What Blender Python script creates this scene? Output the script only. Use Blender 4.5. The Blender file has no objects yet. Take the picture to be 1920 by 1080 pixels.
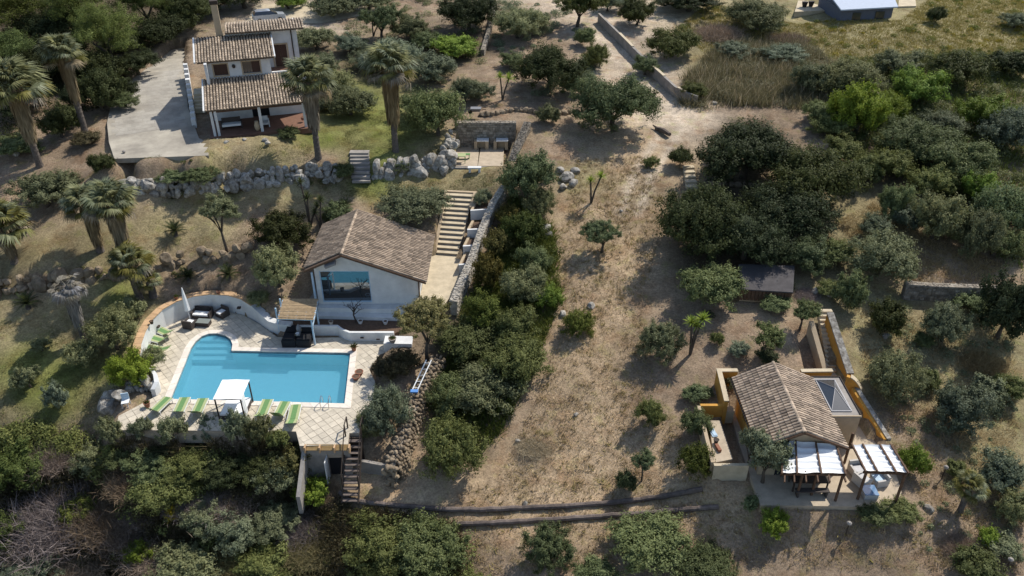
import bpy, bmesh, math, random
import numpy as np
from mathutils import Vector, Matrix
from mathutils.geometry import tessellate_polygon

rng = random.Random(7)
NR = np.random.default_rng(11)
SC = bpy.context.scene
COL = SC.collection

# ------------------------------------------------------------------ camera
FPX, PITCH, CAMZ = 1500.0, math.radians(32.0), 36.0
cam_d = bpy.data.cameras.new('camera')
cam_d.sensor_width = 36.0
cam_d.lens = FPX / 1920.0 * 36.0
cam_d.clip_start = 0.5
cam_d.clip_end = 4000
cam = bpy.data.objects.new('camera', cam_d)
cam.location = (0, 0, CAMZ)
cam.rotation_euler = (math.radians(90) - PITCH, 0, 0)
COL.objects.link(cam)
SC.camera = cam

# ------------------------------------------------------------------ light
EL, AZ = math.radians(51.0), math.radians(47.0)      # sun behind the scene, to the right
SUN = Vector((math.cos(EL) * math.sin(AZ), math.cos(EL) * math.cos(AZ), math.sin(EL)))
w = bpy.data.worlds.new('World')
SC.world = w
w.use_nodes = True
nt = w.node_tree
sky = nt.nodes.new('ShaderNodeTexSky')
sky.sky_type = 'NISHITA'
sky.sun_disc = False
sky.sun_elevation = EL
sky.sun_rotation = AZ
nt.links.new(sky.outputs[0], nt.nodes['Background'].inputs[0])
nt.nodes['Background'].inputs[1].default_value = 0.135
sl = bpy.data.lights.new('sun', 'SUN')
sl.energy = 4.1
sl.angle = math.radians(0.5)
sl.color = (1.0, 0.95, 0.87)
so = bpy.data.objects.new('sun', sl)
so.rotation_euler = (-SUN).to_track_quat('-Z', 'Y').to_euler()
so.location = (30, 60, 60)
COL.objects.link(so)
SC.view_settings.view_transform = 'Standard'
SC.view_settings.look = 'None'
SC.view_settings.gamma = 1
SC.view_settings.exposure = 0.3
SC.view_settings.use_curve_mapping = False

# ------------------------------------------------------------------ survey helpers
CF = np.array([0, math.cos(PITCH), -math.sin(PITCH)])
CU = np.array([0, math.sin(PITCH), math.cos(PITCH)])

def pt(u, v, z):
    """ground survey: the point at height z seen at photo pixel (u, v)"""
    d = CF + np.array([1., 0, 0]) * (u - 960) / FPX + CU * (540 - v) / FPX
    t = (z - CAMZ) / d[2]
    return Vector((d[0] * t, d[1] * t, z))

# ------------------------------------------------------------------ materials
def new_mat(name):
    m = bpy.data.materials.new(name)
    m.use_nodes = True
    return m, m.node_tree.nodes, m.node_tree.links, m.node_tree.nodes['Principled BSDF']

def mat(name, col, rough=0.8, var=0.0, scale=3.0, bump=0.0, bscale=20.0, col2=None, metal=0.0, spec=0.3, objvar=0.0, facevar=0.0):
    """plain surface with mottled colour, optional relief, per-object and per-face tint"""
    m, N, L, b = new_mat(name)
    b.inputs['Roughness'].default_value = rough
    b.inputs['Metallic'].default_value = metal
    b.inputs['Specular IOR Level'].default_value = spec
    tc = N.new('ShaderNodeTexCoord')
    last = None
    c2 = col2 if col2 else tuple(max(0, c * (1 - var)) for c in col)
    nz = N.new('ShaderNodeTexNoise'); nz.inputs['Scale'].default_value = scale
    nz.inputs['Detail'].default_value = 6; nz.inputs['Roughness'].default_value = 0.65
    geo = N.new('ShaderNodeNewGeometry')
    L.new(geo.outputs['Position'], nz.inputs['Vector'])
    rmp = N.new('ShaderNodeMapRange')
    rmp.inputs[1].default_value = 0.35; rmp.inputs[2].default_value = 0.65
    L.new(nz.outputs['Fac'], rmp.inputs[0])
    mx = N.new('ShaderNodeMix'); mx.data_type = 'RGBA'
    mx.inputs[6].default_value = (*col, 1); mx.inputs[7].default_value = (*c2, 1)
    L.new(rmp.outputs[0], mx.inputs[0])
    last = mx.outputs[2]
    for amt, src in ((objvar, 'o'), (facevar, 'f')):
        if amt > 0:
            if src == 'o':
                n = N.new('ShaderNodeObjectInfo'); out = n.outputs['Random']
            else:
                n = N.new('ShaderNodeAttribute'); n.attribute_name = 'rnd'; out = n.outputs['Fac']
            r2 = N.new('ShaderNodeMapRange'); r2.inputs[3].default_value = 1 - amt; r2.inputs[4].default_value = 1 + amt
            L.new(out, r2.inputs[0])
            v = N.new('ShaderNodeVectorMath'); v.operation = 'SCALE'
            L.new(last, v.inputs[0]); L.new(r2.outputs[0], v.inputs['Scale'])
            last = v.outputs[0]
    L.new(last, b.inputs['Base Color'])
    if bump > 0:
        n2 = N.new('ShaderNodeTexNoise'); n2.inputs['Scale'].default_value = bscale; n2.inputs['Detail'].default_value = 5
        L.new(geo.outputs['Position'], n2.inputs['Vector'])
        bp = N.new('ShaderNodeBump'); bp.inputs['Strength'].default_value = bump; bp.inputs['Distance'].default_value = 0.05
        L.new(n2.outputs['Fac'], bp.inputs['Height']); L.new(bp.outputs[0], b.inputs['Normal'])
    return m

def leaf_mat(name, a, b_, rough=0.6, trans=0.36, ovar=0.3):
    m, N, L, b = new_mat(name)
    at = N.new('ShaderNodeAttribute'); at.attribute_name = 'rnd'
    mx = N.new('ShaderNodeMix'); mx.data_type = 'RGBA'
    mx.inputs[6].default_value = (*a, 1); mx.inputs[7].default_value = (*b_, 1)
    L.new(at.outputs['Fac'], mx.inputs[0])
    oi = N.new('ShaderNodeObjectInfo')
    r2 = N.new('ShaderNodeMapRange'); r2.inputs[3].default_value = 1 - ovar; r2.inputs[4].default_value = 1 + ovar
    L.new(oi.outputs['Random'], r2.inputs[0])
    v = N.new('ShaderNodeVectorMath'); v.operation = 'SCALE'
    L.new(mx.outputs[2], v.inputs[0]); L.new(r2.outputs[0], v.inputs['Scale'])
    oj = N.new('ShaderNodeMath'); oj.operation = 'MULTIPLY'; oj.inputs[1].default_value = 7.31; L.new(oi.outputs['Random'], oj.inputs[0])
    ok = N.new('ShaderNodeMath'); ok.operation = 'FRACT'; L.new(oj.outputs[0], ok.inputs[0])
    tn = N.new('ShaderNodeMix'); tn.data_type = 'RGBA'; tn.inputs[6].default_value = (1.12, 1.04, .74, 1); tn.inputs[7].default_value = (.93, 1.0, 1.08, 1); L.new(ok.outputs[0], tn.inputs[0])
    v2 = N.new('ShaderNodeVectorMath'); v2.operation = 'MULTIPLY'; L.new(v.outputs[0], v2.inputs[0]); L.new(tn.outputs[2], v2.inputs[1]); v = v2
    L.new(v.outputs[0], b.inputs['Base Color'])
    b.inputs['Roughness'].default_value = rough
    b.inputs['Specular IOR Level'].default_value = 0.10
    tr = N.new('ShaderNodeBsdfTranslucent'); L.new(v.outputs[0], tr.inputs[0])
    ms = N.new('ShaderNodeMixShader'); ms.inputs[0].default_value = trans
    L.new(b.outputs[0], ms.inputs[1]); L.new(tr.outputs[0], ms.inputs[2])
    L.new(ms.outputs[0], N['Material Output'].inputs[0])
    return m

M = {}
M['white'] = mat('white_plaster', (.68, .68, .66), .85, .2, .9, .1, 30)
M['white_clean'] = mat('white_fabric', (.80, .80, .78), .9, .05, 4)
M['beige_wall'] = mat('beige_plaster', (.46, .36, .24), .9, .16, 1.6, .1, 30)
M['ochre'] = mat('ochre_plaster', (.56, .29, .055), .9, .3, 1.6, .1, 30, col2=(.42, .22, .05))
M['cap'] = mat('terracotta_cap', (.55, .36, .20), .85, .25, 5, .1, 30, objvar=.12)
M['tile'] = mat('roof_tile', (.37, .295, .215), .9, 0, 1.3, .15, 40, col2=(.24, .19, .14), facevar=.38)
M['tile_old'] = mat('roof_tile_weathered', (.37, .285, .205), .9, 0, 1.1, .15, 40, col2=(.26, .20, .145), facevar=.36)
M['tile_pale'] = mat('roof_tile_pale', (.44, .345, .25), .9, 0, 1.2, .15, 40, col2=(.30, .23, .17), facevar=.38)
M['under'] = mat('roof_boarding', (.10, .07, .05), .9, .2)
M['wood_dark'] = mat('dark_timber', (.055, .04, .03), .8, .3, 8, .2, 40)
M['wood_brown'] = mat('brown_timber', (.13, .075, .045), .8, .3, 6, .2, 40, objvar=.15)
M['wood_honey'] = mat('honey_timber', (.42, .27, .11), .75, .25, 6, .1, 40, objvar=.15)
M['log'] = mat('weathered_timber', (.17, .135, .115), .95, .45, 3, .5, 14, objvar=.2)
M['door'] = mat('brown_shutter', (.075, .040, .028), .7, .2, 5)
M['dark'] = mat('interior_shade', (.02, .02, .022), .9, .2)  # near-black colour standing in for the shade inside openings
M['bamboo'] = mat('bamboo_mat', (.40, .29, .17), .8, .35, 5, .3, 60, objvar=.12, facevar=.25)
M['steel'] = mat('polished_steel', (.6, .6, .6), .2, .05, metal=1.0)
M['grey_metal'] = mat('grey_metal', (.25, .25, .26), .5, .1, metal=.3)
M['blue_paint'] = mat('pale_blue_paint', (.42, .55, .66), .7, .15)
M['blue'] = mat('blue_plastic', (.10, .25, .55), .5, .1)
M['rattan'] = mat('dark_rattan', (.075, .062, .055), .8, .3, 20, .3, 80)
M['black'] = mat('black_cushion', (.018, .018, .02), .85, .2)
M['green_fab'] = mat('green_sling', (.13, .25, .09), .85, .15, 8)
M['lime_fab'] = mat('lime_sling', (.36, .40, .20), .85, .12, 8)
M['pave'] = mat('paving_stone', (.61, .54, .425), .85, .2, 2.5, .12, 40, objvar=.12, facevar=.12)
M['grout'] = mat('paving_joint', (.40, .335, .26), .95, .2, 6)
M['coping'] = mat('coping_stone', (.72, .65, .56), .8, .12, 3, .1, 40, objvar=.08)
M['liner'] = mat('pool_liner', (.50, .70, .76), .6, .05, 2)
M['concrete'] = mat('concrete', (.33, .30, .265), .9, .35, 1.2, .25, 12)
M['path'] = mat('path_screed', (.55, .46, .32), .9, .25, 1.5, .15, 20)
M['limestone'] = mat('limestone', (.43, .405, .355), .95, 0, 3.2, .9, 7, col2=(.15, .13, .105), objvar=.22)
M['rubble'] = mat('rubble_stone', (.30, .265, .215), .95, 0, 2.6, .5, 12, col2=(.15, .125, .095), objvar=.2, facevar=.35)
M['rubble_warm'] = mat('warm_rubble_stone', (.42, .33, .225), .95, 0, 2.6, .5, 12, col2=(.22, .165, .11), objvar=.22, facevar=.3)
M['wall_grey'] = mat('mortared_stone', (.45, .41, .345), .95, 0, 2.6, .5, 12, col2=(.26, .23, .185), facevar=.25)
M['shed_roof_shaded'] = mat('roof_painted_shade', (.085, .078, .078), .95, .3, 2, .3, 20)  # the trees' shade over the shed is put into this dark colour
M['wall_shade'] = mat('wall_painted_shade', (.11, .12, .15), .85, .15)  # far house wall: its shade is put into this dark colour
M['soil'] = mat('planter_soil', (.14, .09, .06), 1.0, .4, 6, .5, 20)
M['terracotta'] = mat('terracotta', (.28, .12, .07), .8, .2, 6)
M['tan_slab'] = mat('terrace_paving', (.47, .385, .28), .9, .22, 2.0, .15, 25)
M['cotto'] = mat('cotto_floor', (.20, .105, .07), .8, .25, 3)
M['trunk'] = mat('tree_bark', (.105, .085, .065), .95, .4, 5, .6, 20)
M['palm_trunk'] = mat('palm_bark', (.15, .125, .105), .95, .45, 5, .8, 14)
M['skirt'] = leaf_mat('dead_fronds', (.29, .235, .17), (.15, .12, .085), .8, .1, .12)
M['dead_grey'] = leaf_mat('grey_dead_fronds', (.30, .28, .265), (.13, .115, .105), .85, .1, .12)
M['olive'] = leaf_mat('olive_leaves', (0.071, 0.091, 0.035), (0.213, 0.238, 0.111))
M['olive_grey'] = leaf_mat('grey_olive_leaves', (0.095, 0.113, 0.063), (0.284, 0.301, 0.190))
M['dense'] = leaf_mat('carob_leaves', (0.027, 0.036, 0.016), (0.089, 0.103, 0.046))
M['green'] = leaf_mat('lentisk_leaves', (0.048, 0.068, 0.019), (0.150, 0.174, 0.050))
M['pine'] = leaf_mat('pine_needles', (0.057, 0.076, 0.022), (0.190, 0.221, 0.067))
M['lime'] = leaf_mat('bright_leaves', (0.095, 0.142, 0.022), (0.269, 0.339, 0.063))
M['yellow'] = leaf_mat('yellow_flowers', (.22, .20, .02), (.42, .33, .03))
M['cream'] = leaf_mat('cream_leaves', (.10, .105, .035), (.36, .32, .17))
M['bronze'] = leaf_mat('bronze_hedge_leaves', (0.057, 0.057, 0.019), (0.181, 0.150, 0.050))
M['brown'] = leaf_mat('brown_green_leaves', (0.050, 0.044, 0.026), (0.135, 0.113, 0.063))
M['dry'] = leaf_mat('dry_twigs', (0.140, 0.108, 0.099), (0.363, 0.292, 0.269), .9, .1)
M['frond'] = leaf_mat('palm_fronds', (.095, .108, .055), (.31, .32, .20), .45)
M['frond_y'] = leaf_mat('yellowing_fronds', (.09, .09, .025), (.24, .22, .08), .45)
M['cycad'] = leaf_mat('cycad_fronds', (.024, .036, .015), (.08, .095, .045), .45)
M['straw'] = leaf_mat('dry_straw', (.24, .175, .105), (.52, .42, .28), .9, .2)
M['lawn_blades'] = leaf_mat('lawn_blades', (.085, .09, .025), (.21, .20, .08), .9, .25)
M['meadow'] = leaf_mat('meadow_blades', (.17, .16, .06), (.42, .37, .18), .9, .25)
M['reed'] = leaf_mat('reed_blades', (.15, .14, .07), (.38, .325, .20), .8, .35)
M['carpaint'] = mat('silver_car_paint', (.55, .57, .60), .25, .03, metal=.5, spec=.6)
M['rubber'] = mat('tyre_rubber', (.02, .02, .02), .9)
M['sky_blue_wall'] = mat('pale_blue_roof', (.45, .50, .58), .8, .08)

def glass_mat(name, col, rough=.04, refl=None):
    m, N, L, b = new_mat(name)
    b.inputs['Base Color'].default_value = (*col, 1)
    b.inputs['Roughness'].default_value = rough
    b.inputs['IOR'].default_value = 1.6
    b.inputs['Specular IOR Level'].default_value = .8
    if refl: b.inputs['Metallic'].default_value = refl
    return m
M['glass'] = glass_mat('window_glass', (.03, .035, .04))
M['mirror_glass'] = glass_mat('reflecting_glass', (.20, .23, .25), .02, .85)
M['dome'] = glass_mat('skylight_glass', (.05, .052, .055), .2)

def water_mat():
    m, N, L, b = new_mat('pool_water')
    t0 = N.new('ShaderNodeBsdfTransparent'); t0.inputs[0].default_value = (.50, .72, .80, 1)
    df = N.new('ShaderNodeBsdfDiffuse'); df.inputs[0].default_value = (.11, .40, .53, 1)
    tr = N.new('ShaderNodeMixShader'); tr.inputs[0].default_value = .4
    L.new(t0.outputs[0], tr.inputs[1]); L.new(df.outputs[0], tr.inputs[2])
    gl = N.new('ShaderNodeBsdfGlossy'); gl.inputs['Roughness'].default_value = .02
    fr = N.new('ShaderNodeFresnel'); fr.inputs[0].default_value = 1.33
    nz = N.new('ShaderNodeTexNoise'); nz.inputs['Scale'].default_value = 2.2; nz.inputs['Detail'].default_value = 3
    geo = N.new('ShaderNodeNewGeometry'); L.new(geo.outputs['Position'], nz.inputs['Vector'])
    bp = N.new('ShaderNodeBump'); bp.inputs['Strength'].default_value = .3; bp.inputs['Distance'].default_value = .05
    L.new(nz.outputs['Fac'], bp.inputs['Height'])
    L.new(bp.outputs[0], gl.inputs['Normal']); L.new(bp.outputs[0], fr.inputs['Normal'])
    ms = N.new('ShaderNodeMixShader')
    L.new(fr.outputs[0], ms.inputs[0]); L.new(tr.outputs[0], ms.inputs[1]); L.new(gl.outputs[0], ms.inputs[2])
    L.new(ms.outputs[0], N['Material Output'].inputs[0])
    return m
M['water'] = water_mat()

# ------------------------------------------------------------------ object helpers
def tag(o, label=None, cat=None, group=None, kind=None):
    if label: o['label'] = label
    if cat: o['category'] = cat
    if group: o['group'] = group
    if kind: o['kind'] = kind
    return o

def empty(name, loc, label=None, cat=None, group=None, rz=0):
    o = bpy.data.objects.new(name, None)
    o.empty_display_size = .3
    o.location = loc
    o.rotation_euler = (0, 0, rz)
    COL.objects.link(o)
    return tag(o, label, cat, group)

def mesh_obj(name, me, parent=None, m=None, loc=(0, 0, 0), rot=(0, 0, 0), scale=(1, 1, 1)):
    o = bpy.data.objects.new(name, me)
    COL.objects.link(o)
    o.location = loc
    o.rotation_euler = rot
    o.scale = scale
    if parent: o.parent = parent
    if m is not None:
        if not me.materials: me.materials.append(m)
        elif me.materials[0] != m:
            o.material_slots[0].link = 'OBJECT'
            o.material_slots[0].material = m
    return o

def copy_tree(o, parent=None):
    c = o.copy()
    COL.objects.link(c)
    if parent: c.parent = parent
    for ch in list(o.children):
        copy_tree(ch, c)
    return c

class MB:
    """collects geometry for one mesh; coordinates are world minus the origin o"""
    def __init__(s, o=(0, 0, 0)):
        s.v = []; s.f = []; s.r = []; s.o = Vector(o)
    def add(s, vs, fs, r=None):
        n = len(s.v)
        r = rng.random() if r is None else r
        s.v += [tuple(Vector(v) - s.o) for v in vs]
        s.f += [tuple(i + n for i in f) for f in fs]
        s.r += [r] * len(fs)
        return s
    def hexa(s, b, t, r=None):
        n = len(b)
        fs = [tuple(range(n))[::-1], tuple(range(n, 2 * n))]
        fs += [(i, (i + 1) % n, n + (i + 1) % n, n + i) for i in range(n)]
        return s.add(list(b) + list(t), fs, r)
    def prism(s, poly, z0, z1, r=None):
        g = lambda z, i: z[i] if isinstance(z, (list, tuple)) else z
        return s.hexa([(p[0], p[1], g(z0, i)) for i, p in enumerate(poly)], [(p[0], p[1], g(z1, i)) for i, p in enumerate(poly)], r)
    def box(s, c, sz, rz=0, rx=0, ry=0, r=None):
        mt = Matrix.Translation(c) @ Matrix.Rotation(rz, 4, 'Z') @ Matrix.Rotation(ry, 4, 'Y') @ Matrix.Rotation(rx, 4, 'X')
        x, y, z = sz[0] / 2, sz[1] / 2, sz[2] / 2
        b = [mt @ Vector(p) for p in ((-x, -y, -z), (x, -y, -z), (x, y, -z), (-x, y, -z))]
        t = [mt @ Vector(p) for p in ((-x, -y, z), (x, -y, z), (x, y, z), (-x, y, z))]
        return s.hexa(b, t, r)
    def bar(s, p, q, wd, ht, r=None):
        """box from p to q with horizontal width wd and height ht"""
        p = Vector(p); q = Vector(q); d = (q - p)
        sd = Vector((-d.y, d.x, 0))
        sd = sd.normalized() * wd / 2 if sd.length > 1e-6 else Vector((wd / 2, 0, 0))
        up = d.cross(sd).normalized() * ht / 2
        if up.z < 0: up = -up
        if sd.cross(d).dot(up) > 0: pass
        b = [p - sd - up, q - sd - up, q + sd - up, p + sd - up]
        t = [p - sd + up, q - sd + up, q + sd + up, p + sd + up]
        return s.hexa(b, t, r)
    def tube(s, pts, rad, n=8, r=None, caps=True):
        pts = [Vector(p) for p in pts]
        k = len(pts)
        rad = rad if isinstance(rad, (list, tuple)) else [rad] * k
        vs = []; fs = []
        for i, p in enumerate(pts):
            d = (pts[min(i + 1, k - 1)] - pts[max(i - 1, 0)]).normalized()
            a = d.orthogonal().normalized() if abs(d.z) < .9 else Vector((1, 0, 0)) - d * d.x
            a = a.normalized(); b = d.cross(a)
            for j in range(n):
                t = 2 * math.pi * j / n
                vs.append(p + (a * math.cos(t) + b * math.sin(t)) * rad[i])
        for i in range(k - 1):
            for j in range(n):
                fs.append((i * n + j, i * n + (j + 1) % n, (i + 1) * n + (j + 1) % n, (i + 1) * n + j))
        if caps:
            fs.append(tuple(range(n))[::-1]); fs.append(tuple(range((k - 1) * n, k * n)))
        return s.add(vs, fs, r)
    def lathe(s, c, prof, n=14, r=None):
        vs = []; fs = []
        for (rd, z) in prof:
            for j in range(n):
                t = 2 * math.pi * j / n
                vs.append((c[0] + rd * math.cos(t), c[1] + rd * math.sin(t), c[2] + z))
        k = len(prof)
        for i in range(k - 1):
            for j in range(n):
                fs.append((i * n + j, i * n + (j + 1) % n, (i + 1) * n + (j + 1) % n, (i + 1) * n + j))
        fs.append(tuple(range(n))[::-1]); fs.append(tuple(range((k - 1) * n, k * n)))
        return s.add(vs, fs, r)
    def mesh(s, name, smooth=False):
        me = bpy.data.meshes.new(name)
        me.from_pydata(s.v, [], s.f)
        at = me.attributes.new('rnd', 'FLOAT', 'FACE')
        at.data.foreach_set('value', s.r)
        if smooth: me.polygons.foreach_set('use_smooth', [True] * len(s.f))
        return me
    def build(s, name, m, parent=None, smooth=False, loc=None, kind=None):
        me = s.mesh(name, smooth)
        me.materials.append(m)
        o = mesh_obj(name, me, parent, None, s.o if loc is None and parent is None else (loc or (0, 0, 0)))
        if kind: o['kind'] = kind
        return o

class Thing:
    """an Empty at a thing's base; part() gives a builder whose coordinates are world ones"""
    def __init__(s, name, loc, label, cat, group=None):
        s.e = empty(name, loc, label, cat, group)
        s.o = Vector(loc)
    def mb(s): return MB(s.o)
    def part(s, name, m, fn, smooth=False, kind=None, parent=None):
        b = MB(s.o); fn(b)
        return b.build(name, m, parent or s.e, smooth, kind=kind)

def fast_mesh(name, V, F, R, m, quads=True):
    """numpy arrays V (n,3), F (k,4 or 3), R (k,)"""
    me = bpy.data.meshes.new(name)
    k = F.shape[1]
    me.vertices.add(len(V)); me.vertices.foreach_set('co', V.astype(np.float32).ravel())
    me.loops.add(F.size); me.loops.foreach_set('vertex_index', F.astype(np.int32).ravel())
    me.polygons.add(len(F))
    me.polygons.foreach_set('loop_start', np.arange(0, F.size, k, dtype=np.int32))
    me.polygons.foreach_set('loop_total', np.full(len(F), k, dtype=np.int32))
    me.update(calc_edges=True)
    at = me.attributes.new('rnd', 'FLOAT', 'FACE')
    at.data.foreach_set('value', R.astype(np.float32))
    if m: me.materials.append(m)
    return me
# ------------------------------------------------------------------ terrain survey: (u, v, z, colour)
# colours: s straw, g lawn green, o olive-drab dry lawn, b brown soil, m meadow, d dark litter, t pale track
CP = [
(0,1080,-7,'d'),(200,1080,-7.5,'d'),(500,1080,-6,'d'),(800,1080,-4.5,'d'),(1000,1075,-3.2,'b'),(1300,1075,-2.6,'b'),(1600,1075,-2,'b'),(1920,1075,-1.8,'b'),
(-200,1080,-7.5,'d'),(-200,800,-1,'o'),(-200,500,3.5,'o'),(-200,200,9,'d'),(2120,1075,-1.8,'b'),(2120,700,1.5,'b'),(2120,300,7,'m'),
(0,900,-4,'d'),(200,900,-5,'d'),(400,900,-5,'d'),(560,920,-4,'d'),(640,920,-2.9,'s'),(700,930,-2.8,'s'),(760,940,-2.6,'s'),(860,930,-2.3,'s'),
(0,780,-.8,'o'),(100,760,-.5,'g'),(200,806,-.75,'b'),(216,812,-.45,'b'),(212,792,-.4,'b'),(60,680,.4,'g'),(150,640,.6,'o'),(0,620,1.2,'o'),(120,700,.1,'g'),(60,740,-.4,'g'),(30,830,-1.8,'b'),(120,840,-2.2,'b'),
(300,700,-.1,'b'),(400,790,-.3,'b'),(235,760,-.3,'b'),(250,813,-.4,'b'),(330,815,-.5,'b'),(400,816,-.5,'b'),(470,816,-.5,'b'),(520,817,-.5,'b'),(250,830,-.6,'b'),(330,832,-.6,'b'),(400,833,-.6,'b'),(470,835,-.6,'b'),(530,837,-.6,'b'),(300,866,-2.0,'d'),(450,872,-2.2,'d'),
(0,560,2,'o'),(60,535,2.7,'b'),(60,480,4.2,'o'),(200,450,4.4,'o'),(300,420,4.7,'o'),(400,420,4.7,'o'),(60,400,4.9,'b'),(330,375,5.2,'o'),(380,390,5,'o'),
(250,372,5.2,'o'),(420,362,5.2,'o'),(600,350,5.2,'o'),(700,350,5.2,'g'),(830,330,5.3,'o'),(770,340,5.2,'o'),(890,340,5.2,'o'),(540,375,4.9,'o'),
(250,338,6.5,'b'),(450,318,7,'b'),(600,302,7.1,'b'),(800,298,6.7,'o'),(720,300,6.9,'g'),
(150,575,1.9,'o'),(330,540,2.1,'b'),(420,525,2.5,'b'),(480,510,2.8,'b'),(100,600,1.4,'o'),(230,560,2.0,'g'),
(280,590,1.2,'o'),(350,545,1.5,'b'),(430,543,1.6,'b'),(490,565,1.5,'b'),(250,640,.8,'o'),(230,680,.5,'g'),
(560,480,3,'b'),(560,540,1.8,'b'),(650,395,4.5,'b'),(760,400,4.4,'b'),(480,470,3.6,'b'),(500,420,4.3,'b'),
(250,270,8.5,'b'),(380,240,8.7,'b'),(300,120,9.6,'b'),(230,200,8.9,'b'),(100,250,8,'b'),(0,300,7.2,'b'),(60,330,6.6,'b'),(0,370,6,'b'),(180,310,7.3,'b'),
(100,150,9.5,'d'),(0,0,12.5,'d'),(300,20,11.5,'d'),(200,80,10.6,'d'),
(480,200,8.6,'b'),(480,130,9.2,'b'),(560,40,10.4,'t'),(700,20,10.8,'b'),(640,190,8.3,'g'),(600,265,7.7,'g'),(740,250,7.7,'g'),(690,215,8.1,'g'),(740,120,9.2,'d'),(850,100,9.4,'d'),(850,210,8.2,'b'),
(213,300,8.62,'b'),(250,301,8.62,'b'),(345,299,8.62,'b'),(390,296,8.6,'o'),(300,300,8.62,'b'),(205,285,8.6,'b'),(225,309,8.35,'b'),(262,310,8.35,'b'),(300,308,8.4,'b'),(345,307,8.4,'b'),(390,304,8.35,'o'),(195,300,8.2,'b'),(400,288,8.5,'o'),(500,268,8.55,'o'),(500,290,8.0,'o'),(350,305,8.0,'o'),(450,304,7.7,'o'),
(925,215,8.3,'b'),(1000,200,8.2,'b'),(940,130,9.2,'b'),(1000,60,10.2,'b'),(1100,20,11,'t'),(925,180,8.7,'b'),(1030,90,9.9,'b'),
(1050,290,6.7,'b'),(1000,330,6,'b'),(1080,330,5.9,'o'),(930,400,4.0,'b'),
(950,450,3.2,'b'),(1000,550,2.2,'b'),(900,650,.2,'d'),(850,750,-1,'d'),(830,850,-2.1,'b'),(950,750,-.4,'b'),(740,740,-.3,'b'),(720,790,-1.0,'b'),(700,870,-2.4,'s'),
(1100,930,-2,'s'),(1000,870,-1.6,'s'),(1100,750,.1,'s'),(1100,640,1.5,'s'),(1150,500,3.3,'s'),(1100,400,4.6,'s'),(1180,300,6.3,'s'),(1240,210,7.5,'t'),(1200,130,8.7,'t'),(1150,70,9.9,'t'),(1120,45,10.6,'t'),
(1000,960,-2.5,'s'),(1200,950,-2.1,'s'),(1060,500,2.9,'s'),(1060,700,.7,'s'),
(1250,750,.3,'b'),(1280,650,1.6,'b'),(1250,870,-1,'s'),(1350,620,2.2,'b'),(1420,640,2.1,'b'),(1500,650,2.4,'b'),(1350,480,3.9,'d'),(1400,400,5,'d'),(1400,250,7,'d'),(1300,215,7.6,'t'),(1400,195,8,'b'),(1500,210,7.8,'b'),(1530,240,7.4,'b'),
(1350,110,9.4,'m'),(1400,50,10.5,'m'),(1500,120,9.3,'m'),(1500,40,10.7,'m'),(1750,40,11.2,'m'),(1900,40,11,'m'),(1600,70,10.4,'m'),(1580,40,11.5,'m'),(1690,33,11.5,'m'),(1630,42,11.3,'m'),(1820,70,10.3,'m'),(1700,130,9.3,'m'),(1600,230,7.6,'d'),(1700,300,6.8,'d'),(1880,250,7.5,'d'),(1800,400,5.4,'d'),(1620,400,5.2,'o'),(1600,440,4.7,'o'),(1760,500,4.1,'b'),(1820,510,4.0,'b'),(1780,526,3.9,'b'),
(1780,568,2.6,'m'),(1650,600,2.5,'m'),(1850,640,2.1,'m'),(1640,700,1.4,'m'),(1740,700,1.2,'m'),(1850,760,.5,'m'),(1700,800,.4,'b'),(1720,900,-.4,'b'),(1850,950,-.8,'b'),(1680,960,-.25,'b'),(1680,1000,-1.0,'b'),(1560,1000,-1.05,'b'),(1450,962,-.3,'b'),(1500,962,-.25,'b'),(1620,962,-.25,'b'),(1450,1000,-1.3,'b'),(1350,960,-1.3,'s'),(1560,962,-.25,'b'),(1325,880,.1,'s'),(1402,892,.05,'s'),(1365,890,.15,'s'),(1300,730,.6,'b'),(1870,870,-.1,'m'),
(1400,690,1.3,'b'),(1300,830,.0,'b'),
]
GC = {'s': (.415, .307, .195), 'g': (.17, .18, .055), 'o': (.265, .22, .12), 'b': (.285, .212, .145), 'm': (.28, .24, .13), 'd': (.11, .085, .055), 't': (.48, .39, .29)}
_q = np.array([list(pt(u, v, z)) for u, v, z, c in CP])
_xy = _q[:, :2]
_D = np.linalg.norm(_xy[:, None] - _xy[None], axis=2)
_n = len(_q)
_A = np.zeros((_n + 1, _n + 1)); _A[:_n, :_n] = -_D + np.eye(_n) * .10; _A[:_n, _n] = 1; _A[_n, :_n] = 1
_W = np.linalg.solve(_A, np.concatenate([_q[:, 2], [0]]))
_C = np.array([GC[c] for _, _, _, c in CP])

def hts(xy):
    xy = np.atleast_2d(xy)
    d = np.linalg.norm(xy[:, None] - _xy[None], axis=2)
    return -d @ _W[:_n] + _W[_n]

def hgt(x, y): return float(hts(np.array([[x, y]]))[0])

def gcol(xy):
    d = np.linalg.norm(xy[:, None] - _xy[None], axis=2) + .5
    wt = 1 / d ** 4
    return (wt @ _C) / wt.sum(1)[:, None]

def T(u, v):
    """where the sight line through photo pixel (u, v) first meets the terrain"""
    d = CF + np.array([1., 0, 0]) * (u - 960) / FPX + CU * (540 - v) / FPX
    zs = np.arange(17, -9, -.2)
    t = (zs - CAMZ) / d[2]
    f = zs - hts(np.column_stack([d[0] * t, d[1] * t]))
    k = int(np.argmax(f < 0)) if (f < 0).any() else len(zs) - 1
    lo, hi = zs[k], zs[max(k - 1, 0)]
    for _ in range(14):
        z = (lo + hi) / 2; p = pt(u, v, z)
        if z - hgt(p.x, p.y) < 0: lo = z
        else: hi = z
    return pt(u, v, (lo + hi) / 2)

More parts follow.
